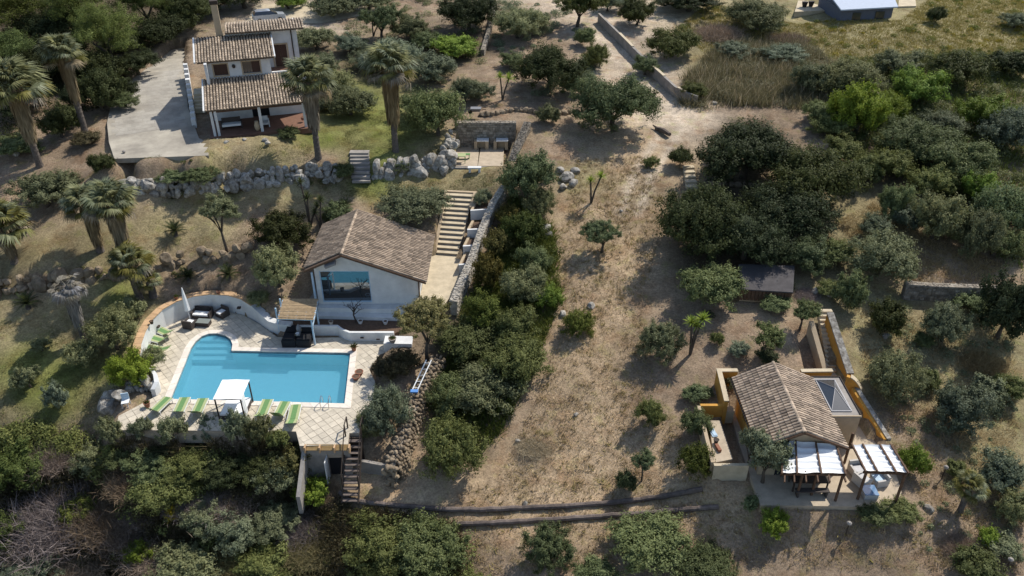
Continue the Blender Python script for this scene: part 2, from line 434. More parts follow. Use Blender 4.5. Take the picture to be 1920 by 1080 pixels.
def inside(xy, poly):
    x, y = xy[:, 0], xy[:, 1]
    r = np.zeros(len(xy), bool)
    n = len(poly)
    for i in range(n):
        x0, y0 = poly[i][0], poly[i][1]; x1, y1 = poly[(i + 1) % n][0], poly[(i + 1) % n][1]
        c = ((y0 > y) != (y1 > y))
        with np.errstate(divide='ignore', invalid='ignore'):
            r ^= c & (x < (x1 - x0) * (y - y0) / (y1 - y0 + 1e-12) + x0)
    return r

def px(l, z): return [pt(u, v, z) for u, v in l]

DECK = px([(217,806),(555,809),(562,836),(652,834),(655,812),(674,812),(676,785),(700,745),(703,715),(692,692),(712,665),(752,650),(738,630),(560,634),(520,632),(487,608),(455,590),(400,579),(345,590),(300,618),(270,655),(284,690),(294,715),(288,745),(222,780)], 0)
POOL = px([(320,748.5),(646,757),(657,662),(434,658),(436,646),(432,636),(422,629),(407,625.5),(392,626),(378,631),(367,640),(358,653)], 0)
DRIVE = [pt(u, v, 8.85) for u, v in [(213,293),(390,287),(388,262),(372,255),(352,200),(348,130),(352,95),(318,100),(296,118),(262,142),(212,178),(200,228),(203,262)]]
PATH = [pt(770,575,2.0), pt(856,545,2.1), pt(862,480,2.2), Vector((-7.25, 59.6, 2)), Vector((-7.25, 52.5, 2))]
BBQ = [(-5.7,69.7),(-0.6,69.7),(0.5,74.9),(-5.3,74.9)]
TERR = [(14.7,33.35),(22.9,33.2),(23.6,34.6),(24.0,37.2),(22.4,42.3),(14.9,42.3),(12.9,38.6),(12.9,35.3),(14.7,35.2)]
PHPAD = [(-15.9,53),(-6.9,53),(-6.9,60.5),(-16.3,60.5)]
PLANTER = [(-18.4,50.2),(-7.2,50.2),(-7.2,53.3),(-15.6,53.4),(-16.6,52.4),(-18.4,52.2)]
H1O = Vector((-27.5, 70.1, 8.7)); H1A = math.radians(17)
def h1(x, y, z=0):
    c, s = math.cos(H1A), math.sin(H1A)
    return Vector((H1O.x + x * c - y * s, H1O.y + x * s + y * c, H1O.z + z))
H1PAD = [h1(-3.2, -.5), h1(8.6, -1.2), h1(8.6, 14), h1(-3.2, 14)]
def _grow(poly, d):
    out = []; n = len(poly)
    for i in range(n):
        a, b, c = poly[i - 1].xy, poly[i].xy, poly[(i + 1) % n].xy
        t = (b - a).normalized() + (c - b).normalized(); t.normalize()
        out.append(b + Vector((t.y, -t.x)) * d)
    return out
DECK_X = _grow(DECK, .42)
BASE = px([(565,838),(650,838),(650,895),(565,895)], -2.7)
STAIR = [(-6.7,59.4),(-3.0,59.2),(-1.7,66.3),(-6.2,66.6)]
PADS = [(DECK_X, -.35), (_grow(POOL, .32), -2.4), (DRIVE, 8.6), (PATH, 1.75), (BBQ, 5.6), (TERR, -.3), (PHPAD, 1.0), (PLANTER, .3), (H1PAD, 8.45), (STAIR, None), ([(20.55, 43.3), (22.6, 43.3), (22.4, 49.8), (20.5, 49.8)], lambda p: .35 + (p[:, 1] - 44.2) * .60)]

def ground():
    xs = np.concatenate([-np.geomspace(900, 78, 16), np.arange(-76, 76.01, .45), np.geomspace(78, 900, 16)])
    ys = np.concatenate([-np.geomspace(400, 20, 10), np.arange(-10, 24, 3.0), np.arange(24, 124, .45), np.geomspace(126, 1500, 18)])
    X, Y = np.meshgrid(xs, ys)
    P_ = np.stack([X.ravel(), Y.ravel()], 1)
    near = P_.copy()
    near[:, 0] = np.clip(near[:, 0], -95, 95); near[:, 1] = np.clip(near[:, 1], 15, 150)
    Z = np.concatenate([hts(c) for c in np.array_split(near, 60)])
    C = np.concatenate([gcol(c) for c in np.array_split(near, 60)])
    # gentle lumps
    Z += .05 * np.sin(P_[:, 0] * 1.7 + 1.3 * np.sin(P_[:, 1] * .9)) * np.sin(P_[:, 1] * 1.3 + np.sin(P_[:, 0] * .7)) + NR.normal(0, .012, len(Z))
    for poly, z in PADS:
        k = inside(P_, poly)
        if callable(z):
            Z[k] = np.minimum(Z[k], z(P_[k]))
        elif z is None:
            t = np.clip((P_[k, 1] - 59.3) / 7.1, 0, 1)
            Z[k] = np.minimum(Z[k], 1.8 + t * 2.6)
        else:
            Z[k] = np.minimum(Z[k], z)
    k = inside(P_, BASE); Z[k] = np.minimum(Z[k], -2.75)
    # bare wheel ruts of the dirt track
    rut = [T(u, v).xy for u, v in ((1122, 42), (1150, 85), (1190, 140), (1235, 195), (1262, 232), (1240, 275), (1205, 330), (1180, 400))]
    for off in (-.8, .8):
        for a, c in zip(rut[:-1], rut[1:]):
            d = (c - a).normalized(); nn = Vector((-d.y, d.x)); a2, c2 = a + nn * off, c + nn * off
            w_ = np.array([c2.x - a2.x, c2.y - a2.y]); t = np.clip(((P_ - np.array(a2)) @ w_) / (w_ @ w_), 0, 1)
            dist = np.linalg.norm(P_ - (np.array(a2) + t[:, None] * w_), axis=1)
            k = (np.exp(-(dist / .45) ** 2) * .9)[:, None]
            C = C * (1 - k) + np.array([.53, .44, .335]) * k
    nx, ny = len(xs), len(ys)
    i = np.arange(nx * ny).reshape(ny, nx)
    F = np.stack([i[:-1, :-1].ravel(), i[:-1, 1:].ravel(), i[1:, 1:].ravel(), i[1:, :-1].ravel()], 1)
    V = np.column_stack([P_, Z])
    m, N, L, b = new_mat('ground_earth')
    at = N.new('ShaderNodeAttribute'); at.attribute_name = 'gcol'
    geo = N.new('ShaderNodeNewGeometry')
    def noise(sc, det=6, rough=.65):
        n = N.new('ShaderNodeTexNoise'); n.inputs['Scale'].default_value = sc; n.inputs['Detail'].default_value = det; n.inputs['Roughness'].default_value = rough
        L.new(geo.outputs['Position'], n.inputs['Vector']); return n.outputs['Fac']
    def rng_(src, a, b_, lo, hi):
        r = N.new('ShaderNodeMapRange'); r.inputs[1].default_value = a; r.inputs[2].default_value = b_; r.inputs[3].default_value = lo; r.inputs[4].default_value = hi
        L.new(src, r.inputs[0]); return r.outputs[0]
    def mul(a, b_):
        n = N.new('ShaderNodeMath'); n.operation = 'MULTIPLY'; L.new(a, n.inputs[0]); L.new(b_, n.inputs[1]); return n.outputs[0]
    f = mul(mul(rng_(noise(.22), .35, .65, .70, 1.20), rng_(noise(1.6), .35, .65, .80, 1.16)), rng_(noise(7, 8, .75), .36, .64, .66, 1.30))
    sc = N.new('ShaderNodeVectorMath'); sc.operation = 'SCALE'
    L.new(at.outputs['Color'], sc.inputs[0]); L.new(f, sc.inputs['Scale'])
    # patches of browner bare soil and of greener growth
    mx = N.new('ShaderNodeMix'); mx.data_type = 'RGBA'; mx.blend_type = 'MULTIPLY'
    mx.inputs[7].default_value = (.74, .62, .54, 1)
    L.new(rng_(noise(.55, 5), .50, .68, 0, .75), mx.inputs[0]); L.new(sc.outputs[0], mx.inputs[6])
    mg = N.new('ShaderNodeMix'); mg.data_type = 'RGBA'; mg.blend_type = 'MULTIPLY'
    mg.inputs[7].default_value = (.62, .72, .46, 1)
    L.new(rng_(noise(.8, 5), .54, .68, 0, .7), mg.inputs[0]); L.new(mx.outputs[2], mg.inputs[6])
    L.new(mg.outputs[2], b.inputs['Base Color'])
    b.inputs['Roughness'].default_value = 1; b.inputs['Specular IOR Level'].default_value = .1
    bp = N.new('ShaderNodeBump'); bp.inputs['Strength'].default_value = .9; bp.inputs['Distance'].default_value = .10
    L.new(noise(5, 8, .75), bp.inputs['Height']); L.new(bp.outputs[0], b.inputs['Normal'])
    me = fast_mesh('ground', V, F, np.zeros(len(F)), m)
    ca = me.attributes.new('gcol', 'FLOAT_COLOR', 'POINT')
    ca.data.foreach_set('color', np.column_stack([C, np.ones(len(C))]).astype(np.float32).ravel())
    me.polygons.foreach_set('use_smooth', np.ones(len(F), bool))
    o = mesh_obj('ground', me); o['kind'] = 'structure'
ground()

# ------------------------------------------------------------------ generic builders
def tile_roof(b, e0, e1, r1, r0, pitch=.26, course=.42, lift=.105):
    """coppi: columns of half-round tiles from the eave e0-e1 up to the ridge r0-r1"""
    e0, e1, r0, r1 = map(Vector, (e0, e1, r0, r1))
    nc = max(3, round((e1 - e0).length / pitch)); nr = max(2, round((r0 - e0).length / course))
    nrm = (e1 - e0).cross(r0 - e0).normalized()
    if nrm.z < 0: nrm = -nrm
    g = lambda s, t: (e0.lerp(e1, s)).lerp(r0.lerp(r1, s), t)
    prof = [(-.5, 0), (-.34, .75), (0, 1), (.34, .75), (.5, 0)]
    for i in range(nc):
        for j in range(nr):
            t0 = j / nr - .15 / nr * (j > 0); t1 = (j + 1) / nr
            ls = rng.uniform(-.03, .03)
            vs = []
            for t, up, wd in ((t0, .030, 1.0), (t1, 0, .86)):
                for a, h in prof:
                    s = min(max((i + .5 + a * .80 * wd + ls) / nc, 0), 1)
                    vs.append(g(s, t) + nrm * (up + .012 + h * lift))
            fs = [(k, k + 1, k + 6, k + 5) for k in range(4)] + [(4, 3, 2, 1, 0)]
            b.add(vs, fs)

def ridge_tiles(th, p, q, m, size=.42, rad=.12):
    p, q = Vector(p), Vector(q); n = max(2, round((q - p).length / size)); d = (q - p) / n
    for i in range(n):
        a = p + d * i; c = p + d * (i + 1.08)
        def f(b):
            sd = Vector((-d.y, d.x, 0)).normalized(); vs = []
            for e, rr in ((a, rad), (c, rad * .85)):
                for k in range(6):
                    t = math.pi * k / 5
                    vs.append(e + sd * math.cos(t) * rr * 1.1 + Vector((0, 0, math.sin(t) * rr)))
            b.add(vs, [(k, k + 1, k + 7, k + 6) for k in range(5)] + [(5, 4, 3, 2, 1, 0), (6, 7, 8, 9, 10, 11)])
        th.part('ridge_tile', m, f)

def wall(b, p, q, z0, z1, th=.25, ops=()):
    """upright wall on p-q (2D), its outer face on the line, with rectangular openings (s0, s1, za, zb)"""
    p = Vector((p[0], p[1])); q = Vector((q[0], q[1])); d = (q - p); Lh = d.length; d /= Lh
    nn = Vector((-d.y, d.x)) * th
    ss = sorted({0, Lh, *[o[0] for o in ops], *[o[1] for o in ops]})
    zs = sorted({z0, z1, *[o[2] for o in ops], *[o[3] for o in ops]})
    for i in range(len(ss) - 1):
        for j in range(len(zs) - 1):
            cs, cz = (ss[i] + ss[i + 1]) / 2, (zs[j] + zs[j + 1]) / 2
            if any(o[0] < cs < o[1] and o[2] < cz < o[3] for o in ops): continue
            a = p + d * ss[i]; c = p + d * ss[i + 1]
            b.prism([a, c, c + nn, a + nn], zs[j], zs[j + 1])

def stone_course(b, path, z0, z1, size=.3, th=.5, jit=.06, cap=True):
    """rubble wall along path [(x, y, ztop, zbase)...]: irregular blocks on both faces and the top"""
    for k in range(len(path) - 1):
        a = Vector(path[k][:2]); c = Vector(path[k + 1][:2]); d = c - a; Lh = d.length
        if Lh < .01: continue
        d /= Lh; nn = Vector((-d.y, d.x))
        zt = lambda s: path[k][2] + (path[k + 1][2] - path[k][2]) * s / Lh
        zb = lambda s: path[k][3] + (path[k + 1][3] - path[k][3]) * s / Lh
        # core
        b.hexa([(*(a - nn * th * .42), path[k][3]), (*(c - nn * th * .42), path[k + 1][3]), (*(c + nn * th * .42), path[k + 1][3]), (*(a + nn * th * .42), path[k][3])],
               [(*(a - nn * th * .42), path[k][2] - .06), (*(c - nn * th * .42), path[k + 1][2] - .06), (*(c + nn * th * .42), path[k + 1][2] - .06), (*(a + nn * th * .42), path[k][2] - .06)], .25)
        for side in (-1, 1):
            row = 0; hmax = max(path[k][2] - path[k][3], path[k + 1][2] - path[k + 1][3]); y = 0
            while y < hmax:
                hh = size * rng.uniform(.55, 1.0); s = -rng.random() * size
                while s < Lh:
                    ww = size * rng.uniform(.7, 1.6); s0, s1 = max(s, 0), min(s + ww - .02, Lh)
                    s += ww
                    if s1 - s0 < .05: continue
                    sm = (s0 + s1) / 2; top = zt(sm); za = zb(sm) + y; zz = min(za + hh - .02, top)
                    if zz - za < .04: continue
                    o = th * .42 + rng.uniform(.01, jit); i_ = th * .3
                    j = lambda: rng.uniform(-.025, .025)
                    A, B = a + d * s0, a + d * s1
                    q0 = [(*(A + nn * side * i_), za), (*(B + nn * side * i_), za), (*(B + nn * side * i_), zz), (*(A + nn * side * i_), zz)]
                    q1 = [(*(A + d * (.02 + j()) + nn * side * o), za + .02 + j()), (*(B - d * (.02 + j()) + nn * side * (o + j())), za + .02), (*(B - d * .02 + nn * side * o), zz - .02 + j()), (*(A + d * .02 + nn * side * (o + j())), zz - .02)]
                    b.hexa(q0, q1)
                y += hh
        if cap:
            # top bedded in mortar with small stones of uneven height
            A0_, B0_ = (a, path[k][2]), (c, path[k + 1][2])
            b.hexa([(*(a - nn * th * .5), path[k][2] - .1), (*(c - nn * th * .5), path[k + 1][2] - .1), (*(c + nn * th * .5), path[k + 1][2] - .1), (*(a + nn * th * .5), path[k][2] - .1)],
                   [(*(a - nn * th * .48), path[k][2] + .02), (*(c - nn * th * .48), path[k + 1][2] + .02), (*(c + nn * th * .48), path[k + 1][2] + .02), (*(a + nn * th * .48), path[k][2] + .02)], .55)
            for _ in range(int(Lh * th / (size * size * .30))):
                s = rng.uniform(.05, Lh - .05); o = rng.uniform(-.40, .40) * th; q = a + d * s + nn * o
                w_, l_ = size * rng.uniform(.18, .34), size * rng.uniform(.18, .4); h = rng.uniform(.03, .07); zz = zt(s); an = rng.uniform(0, 3.1)
                e1 = Vector((math.cos(an), math.sin(an))) * w_; e2 = Vector((-math.sin(an), math.cos(an))) * l_
                b.hexa([(*(q - e1 - e2), zz - .08), (*(q + e1 - e2), zz - .08), (*(q + e1 + e2), zz - .08), (*(q - e1 + e2), zz - .08)],
                       [(*(q - e1 * .8 - e2 * .8), zz + h), (*(q + e1 * .8 - e2 * .7), zz + h), (*(q + e1 * .7 + e2 * .8), zz + h * .8), (*(q - e1 * .8 + e2 * .8), zz + h)])

def rock_mesh(seed, name='boulder'):
    r = random.Random(seed)
    bm = bmesh.new()
    bmesh.ops.create_icosphere(bm, subdivisions=2, radius=1)
    pl = [(Vector((r.gauss(0, 1), r.gauss(0, 1), r.gauss(0, .8))).normalized(), r.uniform(.55, .9)) for _ in range(9)]
    for v in bm.verts:
        for n, d in pl:
            e = v.co.dot(n) - d
            if e > 0: v.co -= n * e
        v.co *= 1 + r.uniform(-.06, .06)
    me = bpy.data.meshes.new(name); bm.to_mesh(me); bm.free()
    me.materials.append(M['limestone'])
    return me
ROCKS = [rock_mesh(s) for s in range(7)]
STONES = []
for _m in ROCKS:
    _c = _m.copy(); _c.materials[0] = M['rubble_warm']; STONES.append(_c)

def rock(parent, loc, s, name='boulder', ms=None, flat=.75):
    o = mesh_obj(name, rng.choice(ms or ROCKS), parent, None, loc, (rng.uniform(-.4, .4), rng.uniform(-.4, .4), rng.uniform(0, 6.3)),
                 (s * rng.uniform(.8, 1.25), s * rng.uniform(.75, 1.1), s * rng.uniform(flat * .8, flat * 1.3)))
    return o
# ------------------------------------------------------------------ pool deck, pool and water
def bisect_poly(polys, lines, z):
    bm = bmesh.new()
    tris = tessellate_polygon([[Vector((p[0], p[1], 0)) for p in q] for q in polys])
    allv = [bm.verts.new((p[0], p[1], z)) for q in polys for p in q]
    for t in tris:
        try: bm.faces.new([allv[i] for i in t])
        except ValueError: pass
    for co, no in lines:
        bmesh.ops.bisect_plane(bm, geom=bm.verts[:] + bm.edges[:] + bm.faces[:], plane_co=co, plane_no=no, dist=1e-5)
    return bm

def offset_poly(poly, d):
    n = len(poly); out = []
    area = sum(poly[i][0] * poly[(i + 1) % n][1] - poly[(i + 1) % n][0] * poly[i][1] for i in range(n))
    s = 1 if area > 0 else -1
    for i in range(n):
        a, b, c = Vector(poly[i - 1][:2]), Vector(poly[i][:2]), Vector(poly[(i + 1) % n][:2])
        d1 = (b - a).normalized(); d2 = (c - b).normalized()
        n1 = Vector((d1.y, -d1.x)) * s; n2 = Vector((d2.y, -d2.x)) * s
        bi = (n1 + n2)
        bi = bi / max(bi.length_squared / 2, .35)
        out.append(b + bi * d)
    return out

deck = MB()
tri = tessellate_polygon([[Vector((p[0], p[1], 0)) for p in q] for q in (DECK, POOL)])
_dv = [(p[0], p[1], -.03) for q in (DECK, POOL) for p in q]
deck.add(_dv, tri, .5)
for q in (DECK, POOL):
    for i in range(len(q)):
        a, c = q[i], q[(i + 1) % len(q)]
        zb = -1.1 if q is DECK else -.2
        deck.add([(a[0], a[1], -.03), (c[0], c[1], -.03), (c[0], c[1], zb), (a[0], a[1], zb)], [(0, 1, 2, 3)], .5)
deck_o = tag(deck.build('pool_deck', M['grout']), kind='structure')

TS = .52
COPE_OUT = offset_poly(POOL, .46)
def paving():
    a = math.radians(45 - 4)
    u = Vector((math.cos(a), math.sin(a), 0)); v = Vector((-math.sin(a), math.cos(a), 0))
    o = Vector((-19, 45, 0))
    lines = [(o + u * TS * k, u) for k in range(-40, 41)] + [(o + v * TS * k, v) for k in range(-40, 41)]
    bm = bisect_poly((DECK, COPE_OUT), lines, 0)
    cells = {}
    for f in bm.faces:
        c = f.calc_center_median() - o
        cells.setdefault((math.floor(c.dot(u) / TS), math.floor(c.dot(v) / TS)), []).append(f)
    full = []; rest = MB()
    for (i, j), fs in cells.items():
        A = sum(f.calc_area() for f in fs)
        ctr = o + u * (i + .5) * TS + v * (j + .5) * TS
        if A > TS * TS * .995: full.append((ctr.length, ctr))
        else:
            r = rng.random()
            for f in fs:
                p = [x.co.copy() for x in f.verts]
                c = sum(p, Vector()) / len(p)
                rest.add([(*(c + (q - c) * .97).xy, 0) for q in p], [tuple(range(len(p)))], r)
    bm.free()
    full.sort(key=lambda t: (t[1] - Vector((0, 0, CAMZ))).length)
    h = TS / 2 - .012
    tb = MB().prism([(-h, -h), (h, -h), (h, h), (-h, h)], -.04, 0)
    me = tb.mesh('paving_tile'); me.materials.append(M['pave'])
    for k, (_, c) in enumerate(full):
        dz = rng.uniform(-.004, .006)
        if k < 300:
            mesh_obj('paving_tile', me, deck_o, None, (c.x, c.y, dz), (rng.uniform(-.006, .006), rng.uniform(-.006, .006), a))
        else:
            rest.prism([c + u * sx * h + v * sy * h for sx, sy in ((-1, -1), (1, -1), (1, 1), (-1, 1))], -.04, dz)
    o_ = rest.build('paving', M['pave'], deck_o); o_['kind'] = 'stuff'
paving()

pc = sum((Vector(p) for p in POOL), Vector()) / len(POOL)
pool = Thing('swimming_pool', (pc.x, pc.y, -1.5), 'turquoise swimming pool with a rounded end of steps and pale stone coping', 'pool')
def basin(b):
    n = len(POOL)
    for i in range(n):
        a, c = POOL[i], POOL[(i + 1) % n]
        b.add([(a[0], a[1], -.02), (c[0], c[1], -.02), (c[0], c[1], -1.2), (a[0], a[1], -1.2)], [(0, 1, 2, 3)])
    b.add([(p[0], p[1], -1.2) for p in POOL], tessellate_polygon([[Vector((p[0], p[1], 0)) for p in POOL]]))
pool.part('basin', M['liner'], basin)
# broad steps filling the round end, each one lower and longer
def clip(poly, f):
    out = []
    for i in range(len(poly)):
        a, c = poly[i - 1], poly[i]; fa, fc = f(a), f(c)
        if (fa >= 0) != (fc >= 0): out.append(a.lerp(c, fa / (fa - fc)))
        if fc >= 0: out.append(c)
    return out
for yy, zz in ((50.25, -.20), (49.7, -.40), (49.15, -.60), (48.6, -.80)):
    poly = clip(clip([Vector(p[:2]) for p in POOL], lambda q: q.y - yy), lambda q: -21.0 - q.x)
    poly = [q + (Vector((-22.9, 48.5)) - q) * .002 for q in poly]
    pool.part('step', M['liner'], lambda b: b.prism(poly, -1.19, zz))
# coping stones
def coping():
    n = len(POOL)
    for i in range(n):
        a, c = Vector(POOL[i][:2]), Vector(POOL[(i + 1) % n][:2]); A, C_ = COPE_OUT[i], COPE_OUT[(i + 1) % n]
        k = max(1, round((c - a).length / .62))
        for j in range(k):
            s, t = (j + .012) / k, (j + .988) / k
            f = lambda b: b.prism([A.lerp(C_, s), A.lerp(C_, t), a.lerp(c, t) + (c - a).orthogonal() * 0, a.lerp(c, s)], -.10, .035 + rng.uniform(0, .006))
            pool.part('coping_stone', M['coping'], f)
coping()
wt = MB()
wt.add([(p[0], p[1], -.13) for p in POOL], tessellate_polygon([[Vector((p[0], p[1], 0)) for p in POOL]]))
_wo = wt.build('water', M['water']); _wo['kind'] = 'structure'
for f in _wo.data.polygons:
    pass

# pool ladder
lp = pt(612, 757, 0)
lad = Thing('pool_ladder', lp, 'shiny steel handrails of the pool ladder on the near edge of the pool', 'pool ladder')
for dx in (-.28, .28):
    lad.part('handrail', M['steel'], lambda b, dx=dx: b.tube([(lp.x + dx, lp.y - .55, 0), (lp.x + dx, lp.y - .5, .5), (lp.x + dx, lp.y - .3, .72), (lp.x + dx, lp.y, .72), (lp.x + dx, lp.y + .2, .45), (lp.x + dx, lp.y + .22, -1.0)], .03, 6))
for k in range(3):
    lad.part('rung', M['steel'], lambda b, k=k: b.box((lp.x, lp.y + .22, -.25 - .25 * k), (.5, .07, .03)))

# front retaining wall of the terrace with the plank hatches and the basement room
bw = Thing('terrace_basement', pt(607, 895, -2.7), 'grey basement room under the pool terrace with a dark doorway and wooden hatches', 'basement')
p0, p1 = pt(572, 838, -.1), pt(652, 836, -.1)
Y0 = p0.y
def bfront(b): wall(b, (p0.x, Y0), (p1.x + .1, Y0), -2.75, -.42, .25, [(1.35, 2.3, -2.75, -.75)])
bw.part('wall', M['concrete'], bfront)
bw.part('side_wall', M['concrete'], lambda b: b.prism([(p0.x - .25, Y0 - 2.6), (p0.x, Y0 - 2.6), (p0.x, Y0 + .2), (p0.x - .25, Y0 + .2)], -3.4, [-1.9, -1.9, -.3, -.3]))
bw.part('doorway', M['dark'], lambda b: b.prism([(p0.x + 1.35, Y0 + .24), (p0.x + 2.3, Y0 + .24), (p0.x + 2.3, Y0 + .3), (p0.x + 1.35, Y0 + .3)], -2.75, -.75))  # dark sheet painted as the shade inside the basement
bw.part('door', M['white'], lambda b: b.prism([(p0.x + 1.28, Y0 - .75), (p0.x + 1.33, Y0 - .75), (p0.x + 1.33, Y0 + .02), (p0.x + 1.28, Y0 + .02)], -2.7, -.8))
for k in range(3):
    x = p0.x + .1 + k * .95
    bw.part('hatch', M['wood_honey'], lambda b, x=x: [b.hexa([(x, Y0 - .02 - i * .16, -.12 - i * .12), (x + .78, Y0 - .02 - i * .16, -.12 - i * .12), (x + .78, Y0 + .13 - i * .16, -.0 - i * .12), (x, Y0 + .13 - i * .16, -.0 - i * .12)],
                                                             [(x, Y0 - .04 - i * .16, -.09 - i * .12), (x + .78, Y0 - .04 - i * .16, -.09 - i * .12), (x + .78, Y0 + .11 - i * .16, .03 - i * .12), (x, Y0 + .11 - i * .16, .03 - i * .12)]) for i in range(2)])
for k in range(4):
    x = p0.x - .03 + k * .95
    bw.part('hatch_post', M['cap'], lambda b, x=x: b.prism([(x, Y0 - .25), (x + .1, Y0 - .25), (x + .1, Y0 + .1), (x, Y0 + .1)], -.42, .05))
bs = pt(594, 866, -1.9)
cw = Thing('buttress_wall', pt(597, 885, -2.9), 'pale curved buttress wall left of the basement doorway', 'wall')
def cwf(b):
    pts = [(576, 842, -.9), (586, 856, -1.5), (593, 870, -2.0), (595, 888, -2.6), (598, 900, -3.0)]
    q = [pt(*a) for a in pts]
    for a, c in zip(q[:-1], q[1:]):
        b.hexa([(a.x, a.y, -4), (c.x, c.y, -4), (c.x - .3, c.y, -4), (a.x - .3, a.y, -4)], [a, c, c - Vector((.3, 0, 0)), a - Vector((.3, 0, 0))])
cw.part('wall', M['concrete'], cwf)

# dark outside stair
s0 = pt(663, 818, 0)
stn = Thing('outside_stair', (s0.x, s0.y - 3, -3), 'dark timber stair with rails down from the pool terrace beside the basement', 'staircase')
NS = 11
for k in range(NS):
    y = s0.y - .18 - k * .28; z = -.24 - k * .25
    stn.part('tread', M['log'], lambda b, y=y, z=z: b.box((s0.x, y, z), (.95, .26, .06)))
for sx in (-.52, .52):
    stn.part('stringer', M['wood_dark'], lambda b, sx=sx: b.bar((s0.x + sx, s0.y, -.2), (s0.x + sx, s0.y - NS * .28, -.15 - NS * .25), .07, .28))
    stn.part('handrail', M['wood_dark'], lambda b, sx=sx: [b.bar((s0.x + sx, s0.y + .8, .95), (s0.x + sx, s0.y, .95), .06, .06), b.bar((s0.x + sx, s0.y, .9), (s0.x + sx, s0.y - 2.4, -1.2), .06, .06)])
    for yy, zb in ((.8, 0), (0, 0), (-1.2, -1.15), (-2.4, -2.2)):
        stn.part('rail_post', M['wood_dark'], lambda b, sx=sx, yy=yy, zb=zb: b.box((s0.x + sx, s0.y + yy, zb + .48), (.08, .08, .98)))
stn.part('back_panel', M['wood_dark'], lambda b: b.hexa([(s0.x - .5, s0.y + .1, -3.2), (s0.x + .5, s0.y + .1, -3.2), (s0.x + .5, s0.y + .2, -3.2), (s0.x - .5, s0.y + .2, -3.2)], [(s0.x - .5, s0.y + .05, -.2), (s0.x + .5, s0.y + .05, -.2), (s0.x + .5, s0.y + .15, -.2), (s0.x - .5, s0.y + .15, -.2)]))
lw = Thing('low_concrete_wall', pt(705, 880, -2.6), 'low grey rendered wall between the dark stair and the stone wall end', 'wall')
def lwf(b):
    a, c = pt(674, 868, -1.7), pt(727, 878, -1.7)
    b.prism([(a.x, a.y), (c.x, c.y), (c.x, c.y + .25), (a.x, a.y + .25)], -3.2, -1.55)
lw.part('wall', M['concrete'], lwf)

# curved white parapet round the pool terrace
CURV = [(262,664,1.35),(264,645,1.45),(272,622,1.5),(285,600,1.55),(304,581,1.6),(330,566,1.65),(362,556,1.65),(395,552,1.65),(428,554,1.6),(452,561,1.5),(472,574,1.3),(489,590,1.05),(503,603,.85),(522,609,.8),(545,611,.8)]
cp = [pt(*c) for c in CURV]
par = Thing('curved_parapet', (-24, 53.5, 0), 'curved white parapet wall with terracotta coping around the sofa corner of the pool', 'wall')
def sideof(pts, d):
    out = []
    for i, p in enumerate(pts):
        t = (pts[min(i + 1, len(pts) - 1)] - pts[max(i - 1, 0)]); nn = Vector((t.y, -t.x, 0)).normalized()
        out.append(p + nn * d)
    return out
cin, cout = sideof(cp, .0), sideof(cp, -.46)
def parf(b):
    for i in range(len(cp) - 1):
        a, c, e, g = cin[i], cin[i + 1], cout[i + 1], cout[i]
        b.hexa([(a.x, a.y, -.3), (c.x, c.y, -.3), (e.x, e.y, -.3), (g.x, g.y, -.3)], [a, c, (e.x, e.y, c.z), (g.x, g.y, a.z)])
par.part('wall', M['white'], parf)
ci2, co2 = sideof(cp, .05), sideof(cp, -.52)
for i in range(len(cp) - 1):
    for s, t in ((.01, .49), (.51, .99)):
        f = lambda b: b.hexa([ci2[i].lerp(ci2[i + 1], s) + Vector((0, 0, .003)), ci2[i].lerp(ci2[i + 1], t) + Vector((0, 0, .003)), co2[i].lerp(co2[i + 1], t) + Vector((0, 0, .003)), co2[i].lerp(co2[i + 1], s) + Vector((0, 0, .003))],
                             [ci2[i].lerp(ci2[i + 1], s) + Vector((0, 0, .07)), ci2[i].lerp(ci2[i + 1], t) + Vector((0, 0, .07)), co2[i].lerp(co2[i + 1], t) + Vector((0, 0, .07)), co2[i].lerp(co2[i + 1], s) + Vector((0, 0, .07))])
        par.part('coping_tile', M['cap'] if i < 10 else M['white'], f)
for u, v, z in ((448, 577, .9), (296, 612, .7)):
    p = pt(u, v, z); par.part('wall_light', M['wood_dark'], lambda b: b.box(p, (.28, .28, .1)))
# second white parapet, lower left
par2 = Thing('short_parapet', pt(292, 715, 0), 'short curved white parapet beside the boulders at the pool corner', 'wall')
cp2 = [pt(*c) for c in ((287,690,.8),(295,702,.9),(297,716,.85),(290,730,.6))]
def par2f(b):
    for a, c in zip(cp2[:-1], cp2[1:]):
        b.hexa([(a.x, a.y, -.4), (c.x, c.y, -.4), (c.x - .3, c.y, -.4), (a.x - .3, a.y, -.4)], [a, c, c - Vector((.3, 0, 0)), a - Vector((.3, 0, 0))])
par2.part('wall', M['white'], par2f)

# ------------------------------------------------------------------ pool house
phx0, phx1, phy0, phy1 = -15.35, -7.25, 53.3, 60.1
ph = Thing('pool_house', (-11.3, 56.5, 1.2), 'white pool house with brown tiled gable roof and a large window facing the pool', 'house')
def rz(x): return 6.0 - (x + 12.95) * .383 if x > -12.95 else 6.0 + (x + 12.95) * .46
def gable(b, y, th, ops=()):
    # gable wall split in uprights so the opening stays open
    xs = sorted({phx0, -15.0, -11.1, -12.95, phx1})
    for a, c in zip(xs[:-1], xs[1:]):
        for zlo, zhi in ([(1.2, 1.35), (4.25, None)] if (ops and a >= -15.01 and c <= -11.09) else [(1.2, None)]):
            t = (lambda x: zhi) if zhi else (lambda x: rz(x) - .12)
            b.prism([(a, y), (c, y), (c, y + th), (a, y + th)], zlo, [t(a), t(c), t(c), t(a)])
ph.part('wall', M['white'], lambda b: gable(b, phy0, .3, True))
ph.part('wall', M['white'], lambda b: gable(b, phy1 - .3, .3))
